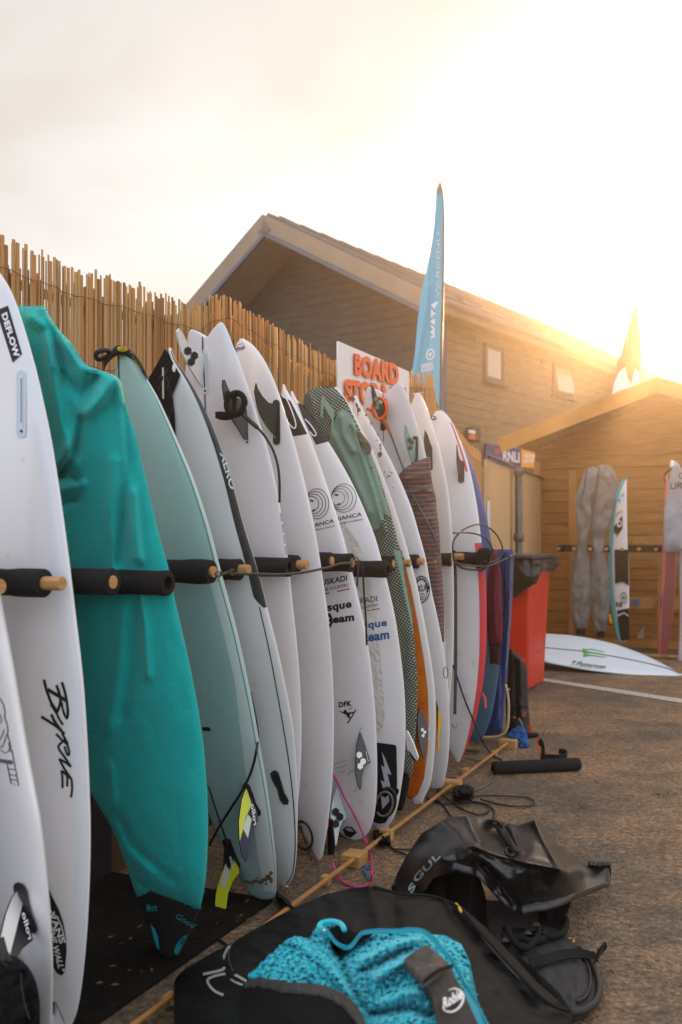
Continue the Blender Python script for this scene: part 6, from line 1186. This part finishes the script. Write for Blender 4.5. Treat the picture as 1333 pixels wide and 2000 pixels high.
tag(obj('leaf_litter', *merge(*ms), mat('litter', (.20, .12, .055), .9, var=(80, .5)), None), 'dry leaf scraps and dirt on the ground around the rack foot', 'litter', kind='stuff')
for q, s_ in (((1078, 1434), .05), ((1300, 1553), .05), ((1138, 1575), .02), ((478, 1803), .03)):
    c = gp(*q, .004); lf = []
    for k in range(9): a = c+np.array([random.uniform(-1, 1)*s_*1.2, random.uniform(-.6, .6)*s_, 0]); b = a+np.array([random.uniform(-1, 1), random.uniform(-1, 1), random.uniform(.1, .5)])*s_*.5; lf.append(tube([a, (a+b)/2+Z*.004, b], .0022, 4, n=3))
    o = obj('dry_twig', *merge(*lf), M['litter'], None, loc=c); tag(o, {1078: 'dry brown twig on the tarmac past the foam tube', 1300: 'dry brown scrap on the tarmac near the right edge', 1138: 'tiny dark scrap on the tarmac above the dry bag', 478: 'small clod beside the tail of the mint board'}[q[0]], 'debris')
# ================================================================== DRY BAG AND CHANGING ROBE
PVC = mat('dry_bag_pvc', (.007, .0066, .0066), .34, bump=(30, .03), coat=.15, spec=.6)
class Lift:
    """ground-based surface whose height comes from scattered readings (x, y, z)"""
    def __init__(s, ctrl, ext=None, rs=(), o=0.): s.f = rbf(ctrl); s.rs = rs; s.o = o
    def z(s, x, y):
        X = np.asarray(x, float); Y = np.asarray(y, float); return np.maximum(.004, s.f(X, Y)+(ridges(np.atleast_1d(X), np.atleast_1d(Y), s.rs).reshape(X.shape) if s.rs else 0))+s.o
    def at(s, x, y, h=0.): return GROUND.at(x, y, s.z(x, y)+np.asarray(h))
    def uv(s, w): return np.asarray(w)[..., :2]
def shell(name, surf, rows, m, parent, axis='y', n=(90, 60), nz=None, skirt=.5, drop='ground', th=.008, sm=0):
    rows = sorted(rows); v = np.array([r_[0] for r_ in rows], float); vv = np.linspace(v[0], v[-1], n[0]); lo = np.interp(vv, v, [r_[1] for r_ in rows]); hi = np.interp(vv, v, [r_[2] for r_ in rows])
    if len(rows) > 3:
        k = np.array([1, 2, 1.])/4; lo[1:-1] = np.convolve(lo, k, 'valid'); hi[1:-1] = np.convolve(hi, k, 'valid')
    c = np.linspace(0, 1, n[1]); Vv, Cc = np.meshgrid(vv, c, indexing='ij'); X = lo[:, None]+(hi-lo)[:, None]*Cc; Y = Vv
    if axis == 'x': X, Y = Vv.copy(), X
    h = np.zeros_like(X)
    if nz: h = nz[0]*vnoise(X, Y, nz[1], nz[2], nz[3])
    if sm:
        zz = surf.z(X, Y)
        for _ in range(sm): q_ = np.pad(zz, 1, mode='edge'); zz = (q_[:-2, 1:-1]+q_[2:, 1:-1]+q_[1:-1, :-2]+q_[1:-1, 2:]+2*zz)/6
        W = GROUND.at(X, Y, zz+h)
    else: W = surf.at(X, Y, h)
    a, b = X.shape; V = list(W.reshape(-1, 3)); Fc = []
    for i in range(a-1):
        for j in range(b-1): Fc.append((i*b+j, i*b+j+1, (i+1)*b+j+1, (i+1)*b+j))
    ring = [(0, j) for j in range(b)]+[(i, b-1) for i in range(1, a)]+[(a-1, j) for j in range(b-2, -1, -1)]+[(i, 0) for i in range(a-2, 0, -1)]
    K = len(V); cen = np.mean(W.reshape(-1, 3), 0)
    for (i, j) in ring:
        p = W[i, j].copy(); q = p.copy(); q[2] = max(0.002, p[2]-th) if drop != 'ground' else .002
        if drop == 'ground': q[:2] += (cen-p)[:2]/np.linalg.norm((cen-p)[:2])*min(.04, p[2]*.4)
        V.append(q)
    for k in range(len(ring)):
        k2 = (k+1) % len(ring); a0 = ring[k][0]*b+ring[k][1]; a1 = ring[k2][0]*b+ring[k2][1]; Fc.append((a0, a1, K+k2, K+k))
    if drop != 'ground': pass
    o = obj(name, V, Fc, m, parent, smooth=True); bm = bmesh.new(); bm.from_mesh(o.data); bmesh.ops.recalc_face_normals(bm, faces=bm.faces[:]); bm.to_mesh(o.data); bm.free(); return o
QM = lambda x, y, z: (*ZM((x, y))[0], z)
def _up(pts): return [QM(*p) for p in pts]
db = thing('dry_bag', gp(950, 1790), 'large shiny black dry bag with pale lettering collapsed on the tarmac', 'bag')
CB = _up([(70, 425, .05), (110, 330, .10), (160, 240, .15), (235, 130, .23), (380, 45, .285), (480, 40, .30), (620, 55, .27), (755, 90, .22), (845, 62, .275), (885, 80, .26), (960, 180, .19), (1050, 250, .14), (1140, 300, .11), (1215, 290, .12), (1260, 320, .10), (1255, 385, .07),
          (360, 95, .29), (470, 110, .30), (550, 180, .30), (525, 215, .30), (500, 240, .285), (420, 255, .27), (330, 270, .26), (300, 330, .20), (230, 290, .19), (640, 250, .265), (700, 262, .24), (800, 295, .26), (985, 330, .25), (1030, 350, .23), (860, 160, .25), (940, 250, .25), (760, 180, .225), (700, 130, .20), (650, 90, .21), (690, 210, .20), (600, 200, .245), (580, 130, .235),
          (600, 330, .23), (700, 400, .20), (800, 420, .185), (900, 400, .19), (1000, 400, .18), (1100, 380, .13), (1180, 360, .10), (1100, 330, .14), (1060, 455, .13), (900, 520, .12), (780, 535, .115), (740, 530, .12), (640, 430, .16), (540, 335, .22), (250, 190, .21), (300, 120, .25), (400, 180, .285), (200, 380, .11), (260, 440, .10), (180, 460, .07)])
LB = Lift(CB, rs=[(ZM((520, 205), (640, 245), (800, 290), (985, 330)), .022, 4), (ZM((845, 62), (900, 180), (985, 330)), .025, 5), (ZM((480, 40), (520, 120), (555, 180)), .020, 6), (ZM((560, 300), (660, 400), (745, 530)), -.012, 6), (ZM((885, 80), (960, 190), (1120, 300)), -.018, 5), (ZM((720, 110), (755, 200), (770, 240)), .012, 5)])
top = [(70, 425), (110, 330), (160, 240), (235, 130), (300, 90), (380, 45), (480, 38), (540, 42), (620, 55), (755, 90), (800, 75), (845, 60), (885, 78), (915, 115), (960, 185), (1050, 250), (1140, 300), (1215, 286), (1250, 300), (1262, 322)]
botm = [(70, 425), (120, 445), (160, 455), (190, 462), (260, 400), (300, 340), (420, 300), (530, 330), (600, 400), (660, 470), (745, 532), (780, 540), (860, 522), (900, 520), (1000, 490), (1060, 462), (1160, 425), (1255, 388), (1262, 340)]
xs = sorted(set([p_[0] for p_ in top]+[p_[0] for p_ in botm])); rows = []
for x in xs:
    yt = np.interp(x, [a for a, b in top], [b for a, b in top]); yb = np.interp(x, [a for a, b in botm], [b for a, b in botm]); a = ZM((x, yt))[0]; b = ZM((x, yb))[0]; rows.append((a[0], a[1], b[1]))
shell('body', LB, rows, PVC, db, axis='x', n=(190, 110), nz=(.0012, 26, 20, 1), drop='thin', th=.02, sm=10)
# body side under the fold, back panel and base
side = Lift(_up([(300, 330, .18), (400, 300, .21), (520, 330, .21), (560, 420, .15), (580, 540, .06), (570, 630, .02), (480, 560, .05), (430, 480, .09), (340, 470, .09), (250, 440, .08), (190, 462, .06)]))
shell('side_panel', side, [(ZM((185, 455))[0][0], ZM((0, 440))[0][1], ZM((0, 470))[0][1]), (ZM((300, 0))[0][0], ZM((0, 335))[0][1], ZM((0, 480))[0][1]), (ZM((420, 0))[0][0], ZM((0, 300))[0][1], ZM((0, 500))[0][1]), (ZM((520, 0))[0][0], ZM((0, 330))[0][1], ZM((0, 560))[0][1]), (ZM((560, 0))[0][0], ZM((0, 400))[0][1], ZM((0, 600))[0][1]), (ZM((586, 0))[0][0], ZM((0, 500))[0][1], ZM((0, 640))[0][1])],
      mat('dry_bag_matt', (.006, .006, .006), .8, spec=.2, bump=(60, .2)), db, axis='x', n=(50, 30))
shell('base_panel', Lift(_up([(850, 500, .10), (1050, 470, .12), (1020, 560, .05), (980, 660, .01), (900, 650, .015), (880, 560, .05)])), [(ZM((0, 470))[0][1], *(ZM((q, 0))[0][0] for q in (880, 1060))), (ZM((0, 540))[0][1], *(ZM((q, 0))[0][0] for q in (870, 1035))), (ZM((0, 600))[0][1], *(ZM((q, 0))[0][0] for q in (870, 1010))), (ZM((0, 665))[0][1], *(ZM((q, 0))[0][0] for q in (890, 985)))], M['dry_bag_matt'], db, n=(30, 24))
HNP = mat('harness_grey', (.075, .06, .05), .8, bump=(60, .3)); HN2 = mat('harness_panel', (.022, .022, .024), .75, var=(5, .2), bump=(60, .2))
shell('waist_belt', Lift(_up([(580, 500, .05), (700, 510, .06), (890, 540, .05), (900, 600, .03), (580, 600, .03)])), [(ZM((580, 0))[0][0], ZM((0, 495))[0][1], ZM((0, 600))[0][1]), (ZM((690, 0))[0][0], ZM((0, 500))[0][1], ZM((0, 598))[0][1]), (ZM((780, 0))[0][0], ZM((0, 538))[0][1], ZM((0, 600))[0][1]), (ZM((900, 0))[0][0], ZM((0, 530))[0][1], ZM((0, 606))[0][1])], mat('belt_brown', (.035, .025, .022), .8, bump=(90, .3)), db, axis='x', n=(30, 16))
text('lettering', Off(LB, .004), 'GUL', ZM((205, 405))[0], ZM((338, 262))[0], ZM((182, 375))[0], mat('print_pale_blue', (.42, .52, .55), .5), db, bold=.03); text('lettering', Off(LB, .004), 'S', ZM((180, 462))[0], ZM((205, 420))[0], ZM((155, 438))[0], M['print_pale_blue'], db, bold=.03)
RIB = mat('handle_rubber', (.010, .010, .010), .55)
for k in range(15):
    t = k/14; x = 622+t*110; y = 85+t*150+8*math.sin(t*3); q = ZM((x, y))[0]; q2 = ZM((x+38-10*t, y-12+6*t))[0]
    V, Fc = tube([LB.at(*q, .018), LB.at((q[0]+q2[0])/2, (q[1]+q2[1])/2, .028), LB.at(*q2, .018)], .0050, 6, n=4); obj('handle_rib', V, Fc, RIB, db, smooth=True)
wire('handle_edge', [LB.at(*q, .024) for q in ZM((640, 65), (680, 110), (715, 165), (738, 225))], .004, RIB, db); rg = ell(*ZM((715, 235))[0], 9, 6.5, 12, rot=30); wire('handle_ring', [LB.at(x, y, .02) for x, y in rg+rg[:1]], .0045, RIB, db)
stroke('seam', LB, ZM((465, 50), (485, 130), (500, 200), (500, 235)), .8, mat('seam_grey', (.05, .05, .05), .6), db, off=.003); stroke('seam', LB, ZM((476, 50), (498, 130), (515, 200)), .6, M['seam_grey'], db, off=.003); stroke('seam', LB, ZM((730, 150), (765, 200), (768, 235), (740, 265)), .6, M['seam_grey'], db, off=.003)
for q in range(5): a = ZM((1150+q*24, 300-abs(q-2)*3))[0]; patch('roll_top_clip', Off(LB, .006), [(a[1]-4, a[0]-5, a[0]+5), (a[1], a[0]-6, a[0]+7), (a[1]+5, a[0]-5, a[0]+6)], RIB, db, th=.005, n=(8, 8))
# harness and straps on the ground
hs = thing('bag_harness', gp(1090, 1860), 'grey padded back panel with black straps and buckles lying beside the dry bag', 'bag')
PANL = Lift(_up([(590, 600, .03), (700, 600, .04), (830, 640, .03), (1000, 700, .03), (1100, 770, .03), (1190, 880, .03), (1200, 1000, .03), (1150, 1070, .03), (1050, 1100, .04), (900, 900, .06), (750, 800, .05), (900, 800, .05), (1050, 900, .045), (1050, 1020, .05)]))
rw = []
for y, a, b in ((592, 588, 640), (610, 588, 820), (650, 600, 960), (700, 640, 1030), (760, 700, 1095), (820, 790, 1140), (880, 850, 1172), (950, 930, 1195), (1010, 990, 1190), (1060, 1020, 1160), (1090, 1040, 1100)): p_ = ZM((a, y))[0]; q_ = ZM((b, y))[0]; rw.append((p_[1], p_[0], q_[0]))
shell('back_panel', PANL, rw, HN2, hs, n=(60, 50), nz=(.006, 22, 18, 3))
wire('edge_binding', [PANL.at(*q, .006) for q in ZM((1090, 762), (1150, 820), (1185, 900), (1198, 980), (1175, 1050), (1110, 1095), (1040, 1108))], .010, RIB, hs); wire('edge_binding', [PANL.at(*q, .004) for q in ZM((1100, 790), (1140, 860), (1150, 940), (1130, 1010), (1080, 1050))], .004, RIB, hs)
ribbon('strap', [PANL.at(*q, .012) for q in ZM((830, 865), (900, 850), (1000, 820), (1100, 812), (1195, 830))], .03, STRAP, hs, up=np.array([-.2, .8, .55])); ribbon('strap', [PANL.at(*q, .012) for q in ZM((1160, 845), (1180, 800), (1195, 765), (1205, 790))], .03, STRAP, hs, up=np.array([.7, .3, .6]))
wire('strap', [PANL.at(*q, .02) for q in ZM((680, 650), (760, 640), (850, 660), (900, 690), (960, 690), (1010, 660), (1020, 610), (1010, 590))], .010, STRAP, hs); wire('strap', [PANL.at(*q, .02) for q in ZM((670, 700), (740, 700), (820, 720), (900, 710))], .012, STRAP, hs)
wire('strap', [PANL.at(*q, .03) for q in ZM((700, 640), (720, 700), (790, 760), (860, 700), (870, 650))], .009, STRAP, hs)
for q, m_ in (((700, 655), RIB), ((790, 690), RIB), ((855, 630), GALV), ((900, 665), RIB), ((815, 670), GALV), ((690, 712), GALV), ((780, 740), RIB), ((860, 700), RIB), ((840, 655), RIB)):
    a = ZM(q)[0]; patch('buckle', Off(PANL, .012), [(a[1]-5, a[0]-6, a[0]+5), (a[1], a[0]-9, a[0]+8), (a[1]+5, a[0]-7, a[0]+7)], m_, hs, th=.018, n=(8, 8), nz=(.01, 4, 4, 1))
rg = ell(*ZM((1040, 715))[0], 7, 4, 10); wire('yellow_ring', [gp(x, y, .012) for x, y in rg+rg[:1]], .0035, mat('ring_yellow', (.5, .33, .02), .4, metal=.3), hs)
# changing robe / wetsuit bag in the foreground
ROB = mat('robe_shell', (.0065, .0062, .0065), .65, var=(3, .25), bump=(70, .25), spec=.18); FLC = mat('fleece_teal', (.004, .56, .66), .95, sheen=.35, bump=(130, .5)); PIP = mat('piping_teal', (.01, .30, .38), .5)
rb = thing('changing_robe', gp(720, 1990), 'black changing robe with a turquoise fleece lining spread open in the foreground', 'robe')
QI = lambda x, y, z: (*ZI((x, y))[0], z)
CR = [QI(*p) for p in ((0, 545, .06), (30, 505, .10), (90, 470, .13), (170, 430, .16), (300, 355, .19), (450, 285, .21), (590, 262, .23), (680, 285, .22), (800, 298, .20), (850, 320, .20), (920, 380, .17), (1000, 460, .14), (1100, 560, .10), (1170, 620, .06), (1250, 680, .03),
      (100, 560, .20), (200, 500, .24), (350, 430, .27), (500, 350, .28), (600, 330, .27), (700, 330, .26), (800, 380, .24), (900, 480, .21), (1000, 570, .17), (1100, 640, .11), (20, 600, .12), (40, 680, .16), (150, 660, .28), (300, 660, .32), (500, 650, .30), (700, 650, .29), (900, 640, .24), (1000, 660, .18), (600, 450, .27), (450, 480, .29), (0, 760, .16), (300, 800, .34), (700, 800, .32), (1000, 800, .2), (1200, 760, .03), (300, 560, .30))]
LR = Lift(CR, rs=[(ZI((580, 262), (600, 330), (610, 390)), .014, 9), (ZI((640, 280), (660, 380)), -.012, 10), (ZI((850, 330), (960, 450), (1100, 600)), .016, 9), (ZI((820, 340), (930, 470), (1060, 620)), -.018, 9), (ZI((160, 440), (190, 560)), .008, 8), (ZI((440, 300), (470, 380)), -.01, 9)])
tpi = [(0, 545), (8, 525), (40, 500), (90, 470), (170, 428), (300, 352), (380, 312), (450, 283), (520, 266), (590, 258), (640, 272), (680, 284), (740, 284), (800, 297), (850, 318), (920, 378), (1000, 462), (1080, 548), (1140, 600), (1180, 632)]
rws = []
for x, y in tpi: a = ZI((x, y))[0]; yb = ZI((0, 800))[0][1] if x < 1060 else ZI((0, 800-(x-1060)*1.25))[0][1]; rws.append((a[0], a[1], max(yb, a[1]+2)))
shell('shell', LR, rws, ROB, rb, axis='x', n=(170, 100), nz=(.016, 70, 45, 2), sm=4)
wire('zip_edge', [LR.at(*q, .012) for q in ZI((590, 262), (680, 284), (740, 286), (800, 300))]+[LR.at(*q, .014) for q in ZI((850, 330), (910, 400), (1000, 500), (1100, 600), (1165, 628))], .0045, STRAP, rb)
wire('zip_edge', [LR.at(*q, .012) for q in ZI((800, 300), (870, 350), (930, 430), (1010, 520), (1090, 590))], .003, mat('zip_grey', (.06, .06, .055), .5), rb)
wire('zip_pull', [LR.at(*q, .018) for q in ZI((835, 312), (845, 325), (850, 335))], .004, M['badge_yellow'], rb)
RFL = mat('reflective_grey', (.38, .37, .36), .4); RO = Off(LR, .003)
stroke('reflective_print', RO, ZN((165, 590), (270, 565), (285, 540), (280, 500), (300, 450), (318, 430)), 5.2, RFL, rb); stroke('reflective_print', RO, ZN((280, 708), (225, 680), (190, 630), (215, 605), (300, 585), (340, 590), (410, 628)), 4.6, RFL, rb); stroke('reflective_print', RO, ZN((318, 615), (350, 635), (395, 652)), 3.6, RFL, rb)
stroke('seam', RO, ZN((345, 400), (315, 440), (312, 510), (335, 570)), 1.0, mat('seam_gold', (.25, .16, .05), .5), rb)
# fleece lining: two fluffy masses with real tufts
def ff_noise(X, Y): return vnoise(X, Y, 8, 6.5, 3, 2)*.013+vnoise(X, Y, 3, 2.6, 5, 2)*.004
class Fluff:
    def __init__(s, base, bump=0., amp=1.): s.b = base; s.u = bump; s.a = amp
    def at(s, x, y, h=0.): return s.b.at(x, y, np.asarray(h)+s.u)
FBX = Lift([QI(*p) for p in ((225, 530, .31), (300, 440, .345), (350, 410, .35), (420, 370, .325), (500, 370, .34), (480, 450, .31), (520, 560, .33), (600, 400, .36), (740, 400, .37), (860, 420, .29), (880, 500, .27), (600, 500, .375), (700, 500, .39), (760, 560, .38), (850, 560, .33), (930, 660, .25), (560, 620, .34), (700, 640, .38), (640, 560, .36), (400, 500, .36), (300, 530, .35), (560, 760, .33), (800, 760, .36), (950, 760, .25))],
           rs=[(ZI((560, 480), (640, 440), (720, 415)), .03, 9), (ZI((600, 530), (680, 480), (745, 450)), .025, 8), (ZI((560, 510), (620, 480), (690, 445)), -.018, 7), (ZI((480, 440), (520, 540), (560, 620)), -.03, 9), (ZI((580, 640), (700, 620), (760, 640)), -.03, 10), (ZI((620, 600), (720, 570)), .02, 9), (ZI((350, 415), (440, 480), (520, 575)), .02, 8)])
def fleece(rows, axis, n):
    o = shell('fleece', Fluff(FBX), rows, FLC, rb, axis=axis, n=n, drop='thin', th=.03); return o
def xr(pts_top, pts_bot, Zm, k=1):
    xs = sorted(set([a for a, b in pts_top]+[a for a, b in pts_bot])); out = []
    for x in xs: a = Zm((x, np.interp(x, [q[0] for q in pts_top], [q[1] for q in pts_top])))[0]; b = Zm((x, np.interp(x, [q[0] for q in pts_bot], [q[1] for q in pts_bot])))[0]; out.append((a[0], a[1], max(b[1], a[1]+.5)))
    return out
T1 = [(222, 528), (260, 490), (300, 450), (340, 415), (375, 408), (400, 420), (425, 375), (450, 365), (475, 372), (500, 400), (540, 412), (600, 398), (660, 395), (720, 392), (760, 402), (800, 405), (850, 430), (876, 480), (880, 505), (900, 600), (940, 700)]
B1_ = [(222, 530), (280, 536), (340, 548), (400, 548), (450, 556), (500, 578), (540, 610), (560, 640), (600, 760), (700, 800), (940, 800)]
fr = xr(T1, B1_, ZI)
def fl_shell():
    rows = sorted(fr); v = np.array([q[0] for q in rows]); vv = np.linspace(v[0], v[-1], 300); lo = np.interp(vv, v, [q[1] for q in rows]); hi = np.interp(vv, v, [q[2] for q in rows]); c = np.linspace(0, 1, 190)
    X = np.repeat(vv[:, None], 190, 1); Y = lo[:, None]+(hi-lo)[:, None]*c; W = FBX.at(X, Y, ff_noise(X, Y)); a, b = X.shape; V = list(W.reshape(-1, 3)); Fc = [(i*b+j, i*b+j+1, (i+1)*b+j+1, (i+1)*b+j)[::-1] for i in range(a-1) for j in range(b-1)]
    K = len(V); ring = [(0, j) for j in range(b)]+[(i, b-1) for i in range(1, a)]+[(a-1, j) for j in range(b-2, -1, -1)]+[(i, 0) for i in range(a-2, 0, -1)]
    for (i, j) in ring: q = W[i, j].copy(); q[2] -= .04; V.append(q)
    for k in range(len(ring)): k2 = (k+1) % len(ring); Fc.append((ring[k][0]*b+ring[k][1], ring[k2][0]*b+ring[k2][1], K+k2, K+k))
    o = obj('fleece', V, Fc, FLC, rb, smooth=True); bm = bmesh.new(); bm.from_mesh(o.data); bmesh.ops.recalc_face_normals(bm, faces=bm.faces[:]); bm.to_mesh(o.data); bm.free()
    # tufts
    rng = np.random.RandomState(2); n = 6500; I = rng.randint(1, a-1, n); J = rng.randint(1, b-1, n); V = []; Fc = []
    for i, j in zip(I, J):
        p = W[i, j]; e1 = W[i+1, j]-W[i-1, j]; e2 = W[i, j+1]-W[i, j-1]; nn = np.cross(e2, e1); nn /= np.linalg.norm(nn)+1e-9
        if nn[2] < 0: nn = -nn
        d = nn+rng.normal(0, .55, 3); d /= np.linalg.norm(d); s_ = np.cross(d, rng.normal(0, 1, 3)); s_ /= np.linalg.norm(s_); l = rng.uniform(.003, .006); w_ = rng.uniform(.0008, .0018); k = len(V)
        V += [p-s_*w_, p+s_*w_, p+d*l*.6+s_*w_*.8, p+d*l+rng.normal(0, .001, 3)]; Fc += [(k, k+1, k+2), (k, k+2, k+3)]
    tag(obj('fleece_tuft', V, Fc, FLC, rb), kind='stuff')
fl_shell()
FO = Off(FBX, .0)
# black facing with quilted trim over the lower left
FB2 = Lift([QI(*p) for p in ((205, 545, .318), (260, 540, .35), (340, 552, .375), (440, 562, .375), (500, 590, .37), (550, 640, .36), (560, 700, .36), (200, 620, .302), (350, 650, .40), (480, 680, .39), (200, 800, .31), (400, 800, .42), (600, 800, .36))])
shell('black_facing', FB2, xr([(195, 560), (215, 540), (250, 530), (340, 546), (400, 548), (450, 556), (500, 580), (540, 612), (566, 666), (580, 720)], [(195, 800), (580, 800)], ZI), mat('robe_lining', (.006, .006, .0065), .9, spec=.1, bump=(40, .4)), rb, axis='x', n=(70, 50), drop='thin', th=.03)
shell('facing_trim', Off(FB2, .006), xr([(208, 545), (250, 528), (340, 544), (400, 546), (450, 554), (500, 576), (540, 608), (562, 650), (572, 690)], [(208, 553), (250, 545), (320, 566), (400, 572), (450, 582), (500, 610), (535, 650), (562, 700), (572, 720)], ZI), mat('quilt_dark', (.022, .021, .021), .65, bump=(40, .5)), rb, axis='x', n=(80, 12), drop='thin', th=.01, nz=(.003, 8, 8, 2))
# dark inside of the collar and the zip piping
INN = Off(FBX, .014)
poly('collar_inside', INN, ZI((458, 388), (480, 376), (505, 384), (540, 400), (610, 388), (560, 425), (530, 440), (500, 470), (478, 460), (462, 425)), M['robe_lining'], rb)
pz = [FBX.at(*q, .022) for q in ZI((446, 388), (460, 405), (475, 425), (495, 440), (515, 445), (530, 435), (545, 415), (560, 402), (600, 396), (660, 396), (700, 392), (735, 396), (765, 415), (790, 445), (820, 480), (850, 530), (865, 560), (880, 590), (905, 640), (940, 700))]
spz = smooth_path(pz, 16); wire('piping', pz, .0032, PIP, rb, n=10); ms = []
for i in range(0, len(spz)-1, 1): ms.append(box(spz[i]+Z*.003-P*.002, P*.004, U*.0022, Z*.0035))
tag(obj('zip_teeth', *merge(*ms), PIP, rb), kind='stuff')
wire('piping', [FBX.at(*q, .02) for q in ZI((446, 388), (430, 380), (440, 368), (470, 364), (495, 372), (505, 390))], .006, FLC, rb)
poly('zip_stop', Off(FBX, .034), ell(*ZI((445, 389))[0], 2.4, 2.4, 8), WPRINT, rb)
# blue side fabric, pocket and badge
BS = Lift([QI(*p) for p in ((868, 560, .335), (900, 610, .31), (960, 700, .25), (860, 640, .33), (900, 760, .3))]); shell('side_fabric', BS, xr([(862, 560), (880, 585), (905, 620), (940, 680), (960, 720)], [(862, 640), (900, 800), (960, 800)], ZI), mat('fabric_cyan', (.01, .30, .42), .6), rb, axis='x', n=(30, 30), drop='thin', th=.02)
PK = Lift([(*ZM((x, y))[0], z) for x, y, z in ((130, 820, .39), (260, 740, .40), (400, 850, .385), (230, 930, .40), (340, 880, .405), (320, 1166, .375), (540, 1166, .35), (450, 1000, .375), (300, 1050, .395), (560, 1240, .34), (330, 1260, .36), (200, 870, .415), (300, 800, .42))])
POC = mat('pocket_bronze', (.060, .045, .036), .42, bump=(30, .15)); POD = mat('pocket_dark', (.016, .014, .014), .6, bump=(50, .2))
def ymap(pts): return [(ZM((0, y))[0][1], ZM((a, 0))[0][0], ZM((b, 0))[0][0]) for y, a, b in pts]
shell('pocket', Off(PK, .012), ymap([(742, 250, 268), (770, 200, 300), (800, 158, 335), (822, 132, 358), (850, 160, 390), (880, 190, 400), (930, 245, 425), (1000, 285, 465), (1080, 305, 500), (1166, 325, 540), (1260, 345, 590)]), POD, rb, n=(80, 40), drop='thin', th=.014, nz=(.001, 14, 12, 2))
shell('pocket_flap', Off(PK, .020), ymap([(742, 250, 268), (770, 200, 300), (800, 158, 335), (822, 132, 358), (850, 160, 385), (868, 178, 350), (900, 215, 300), (935, 245, 262)]), POC, rb, n=(50, 36), drop='thin', th=.012, nz=(.0025, 18, 14, 6))
wire('pocket_zip', [PK.at(*q, .030) for q in ZM((245, 940), (280, 910), (330, 875), (400, 852))], .0035, STRAP, rb)
PO = Off(PK, .018)
text('lettering', PO, 'Robie', ZM((352, 1090))[0], ZM((455, 1030))[0], ZM((345, 1030))[0], WPRINT, rb, bold=.035, shear=.15)
stroke('badge_swoosh', PO, ZM((345, 1075), (360, 1095), (395, 1102), (430, 1085), (455, 1050), (460, 1010), (440, 985), (410, 975), (380, 985)), [1.2+2.6*math.sin(math.pi*i/40) for i in range(41)], WPRINT, rb)
HAZE_D = 0.0033; HAZE_G = 0.875
# ------------------------------------------------------------------ sunlit haze in one closed box
hz = bpy.data.materials.new('sea_haze'); hz.use_nodes = True; t = hz.node_tree; t.nodes.clear(); o_ = t.nodes.new('ShaderNodeOutputMaterial'); v_ = t.nodes.new('ShaderNodeVolumePrincipled')
v_.inputs['Color'].default_value = (1.0, .93, .84, 1); v_.inputs['Density'].default_value = HAZE_D; v_.inputs['Anisotropy'].default_value = HAZE_G
t.links.new(v_.outputs[0], o_.inputs['Volume'])
hb = obj('haze', *box((-40, -12, -1.), (90, 0, 0), (0, 62, 0), (0, 0, 11.)), hz); tag(hb, kind='stuff', label='warm sea haze filling the air round the whole yard', cat='haze')
scn.cycles.volume_bounces = 0
scn.cycles.max_bounces = 8
print('OBJECTS', len(bpy.data.objects), 'FACES', sum(len(o.data.polygons) for o in bpy.data.objects if o.type == 'MESH'))
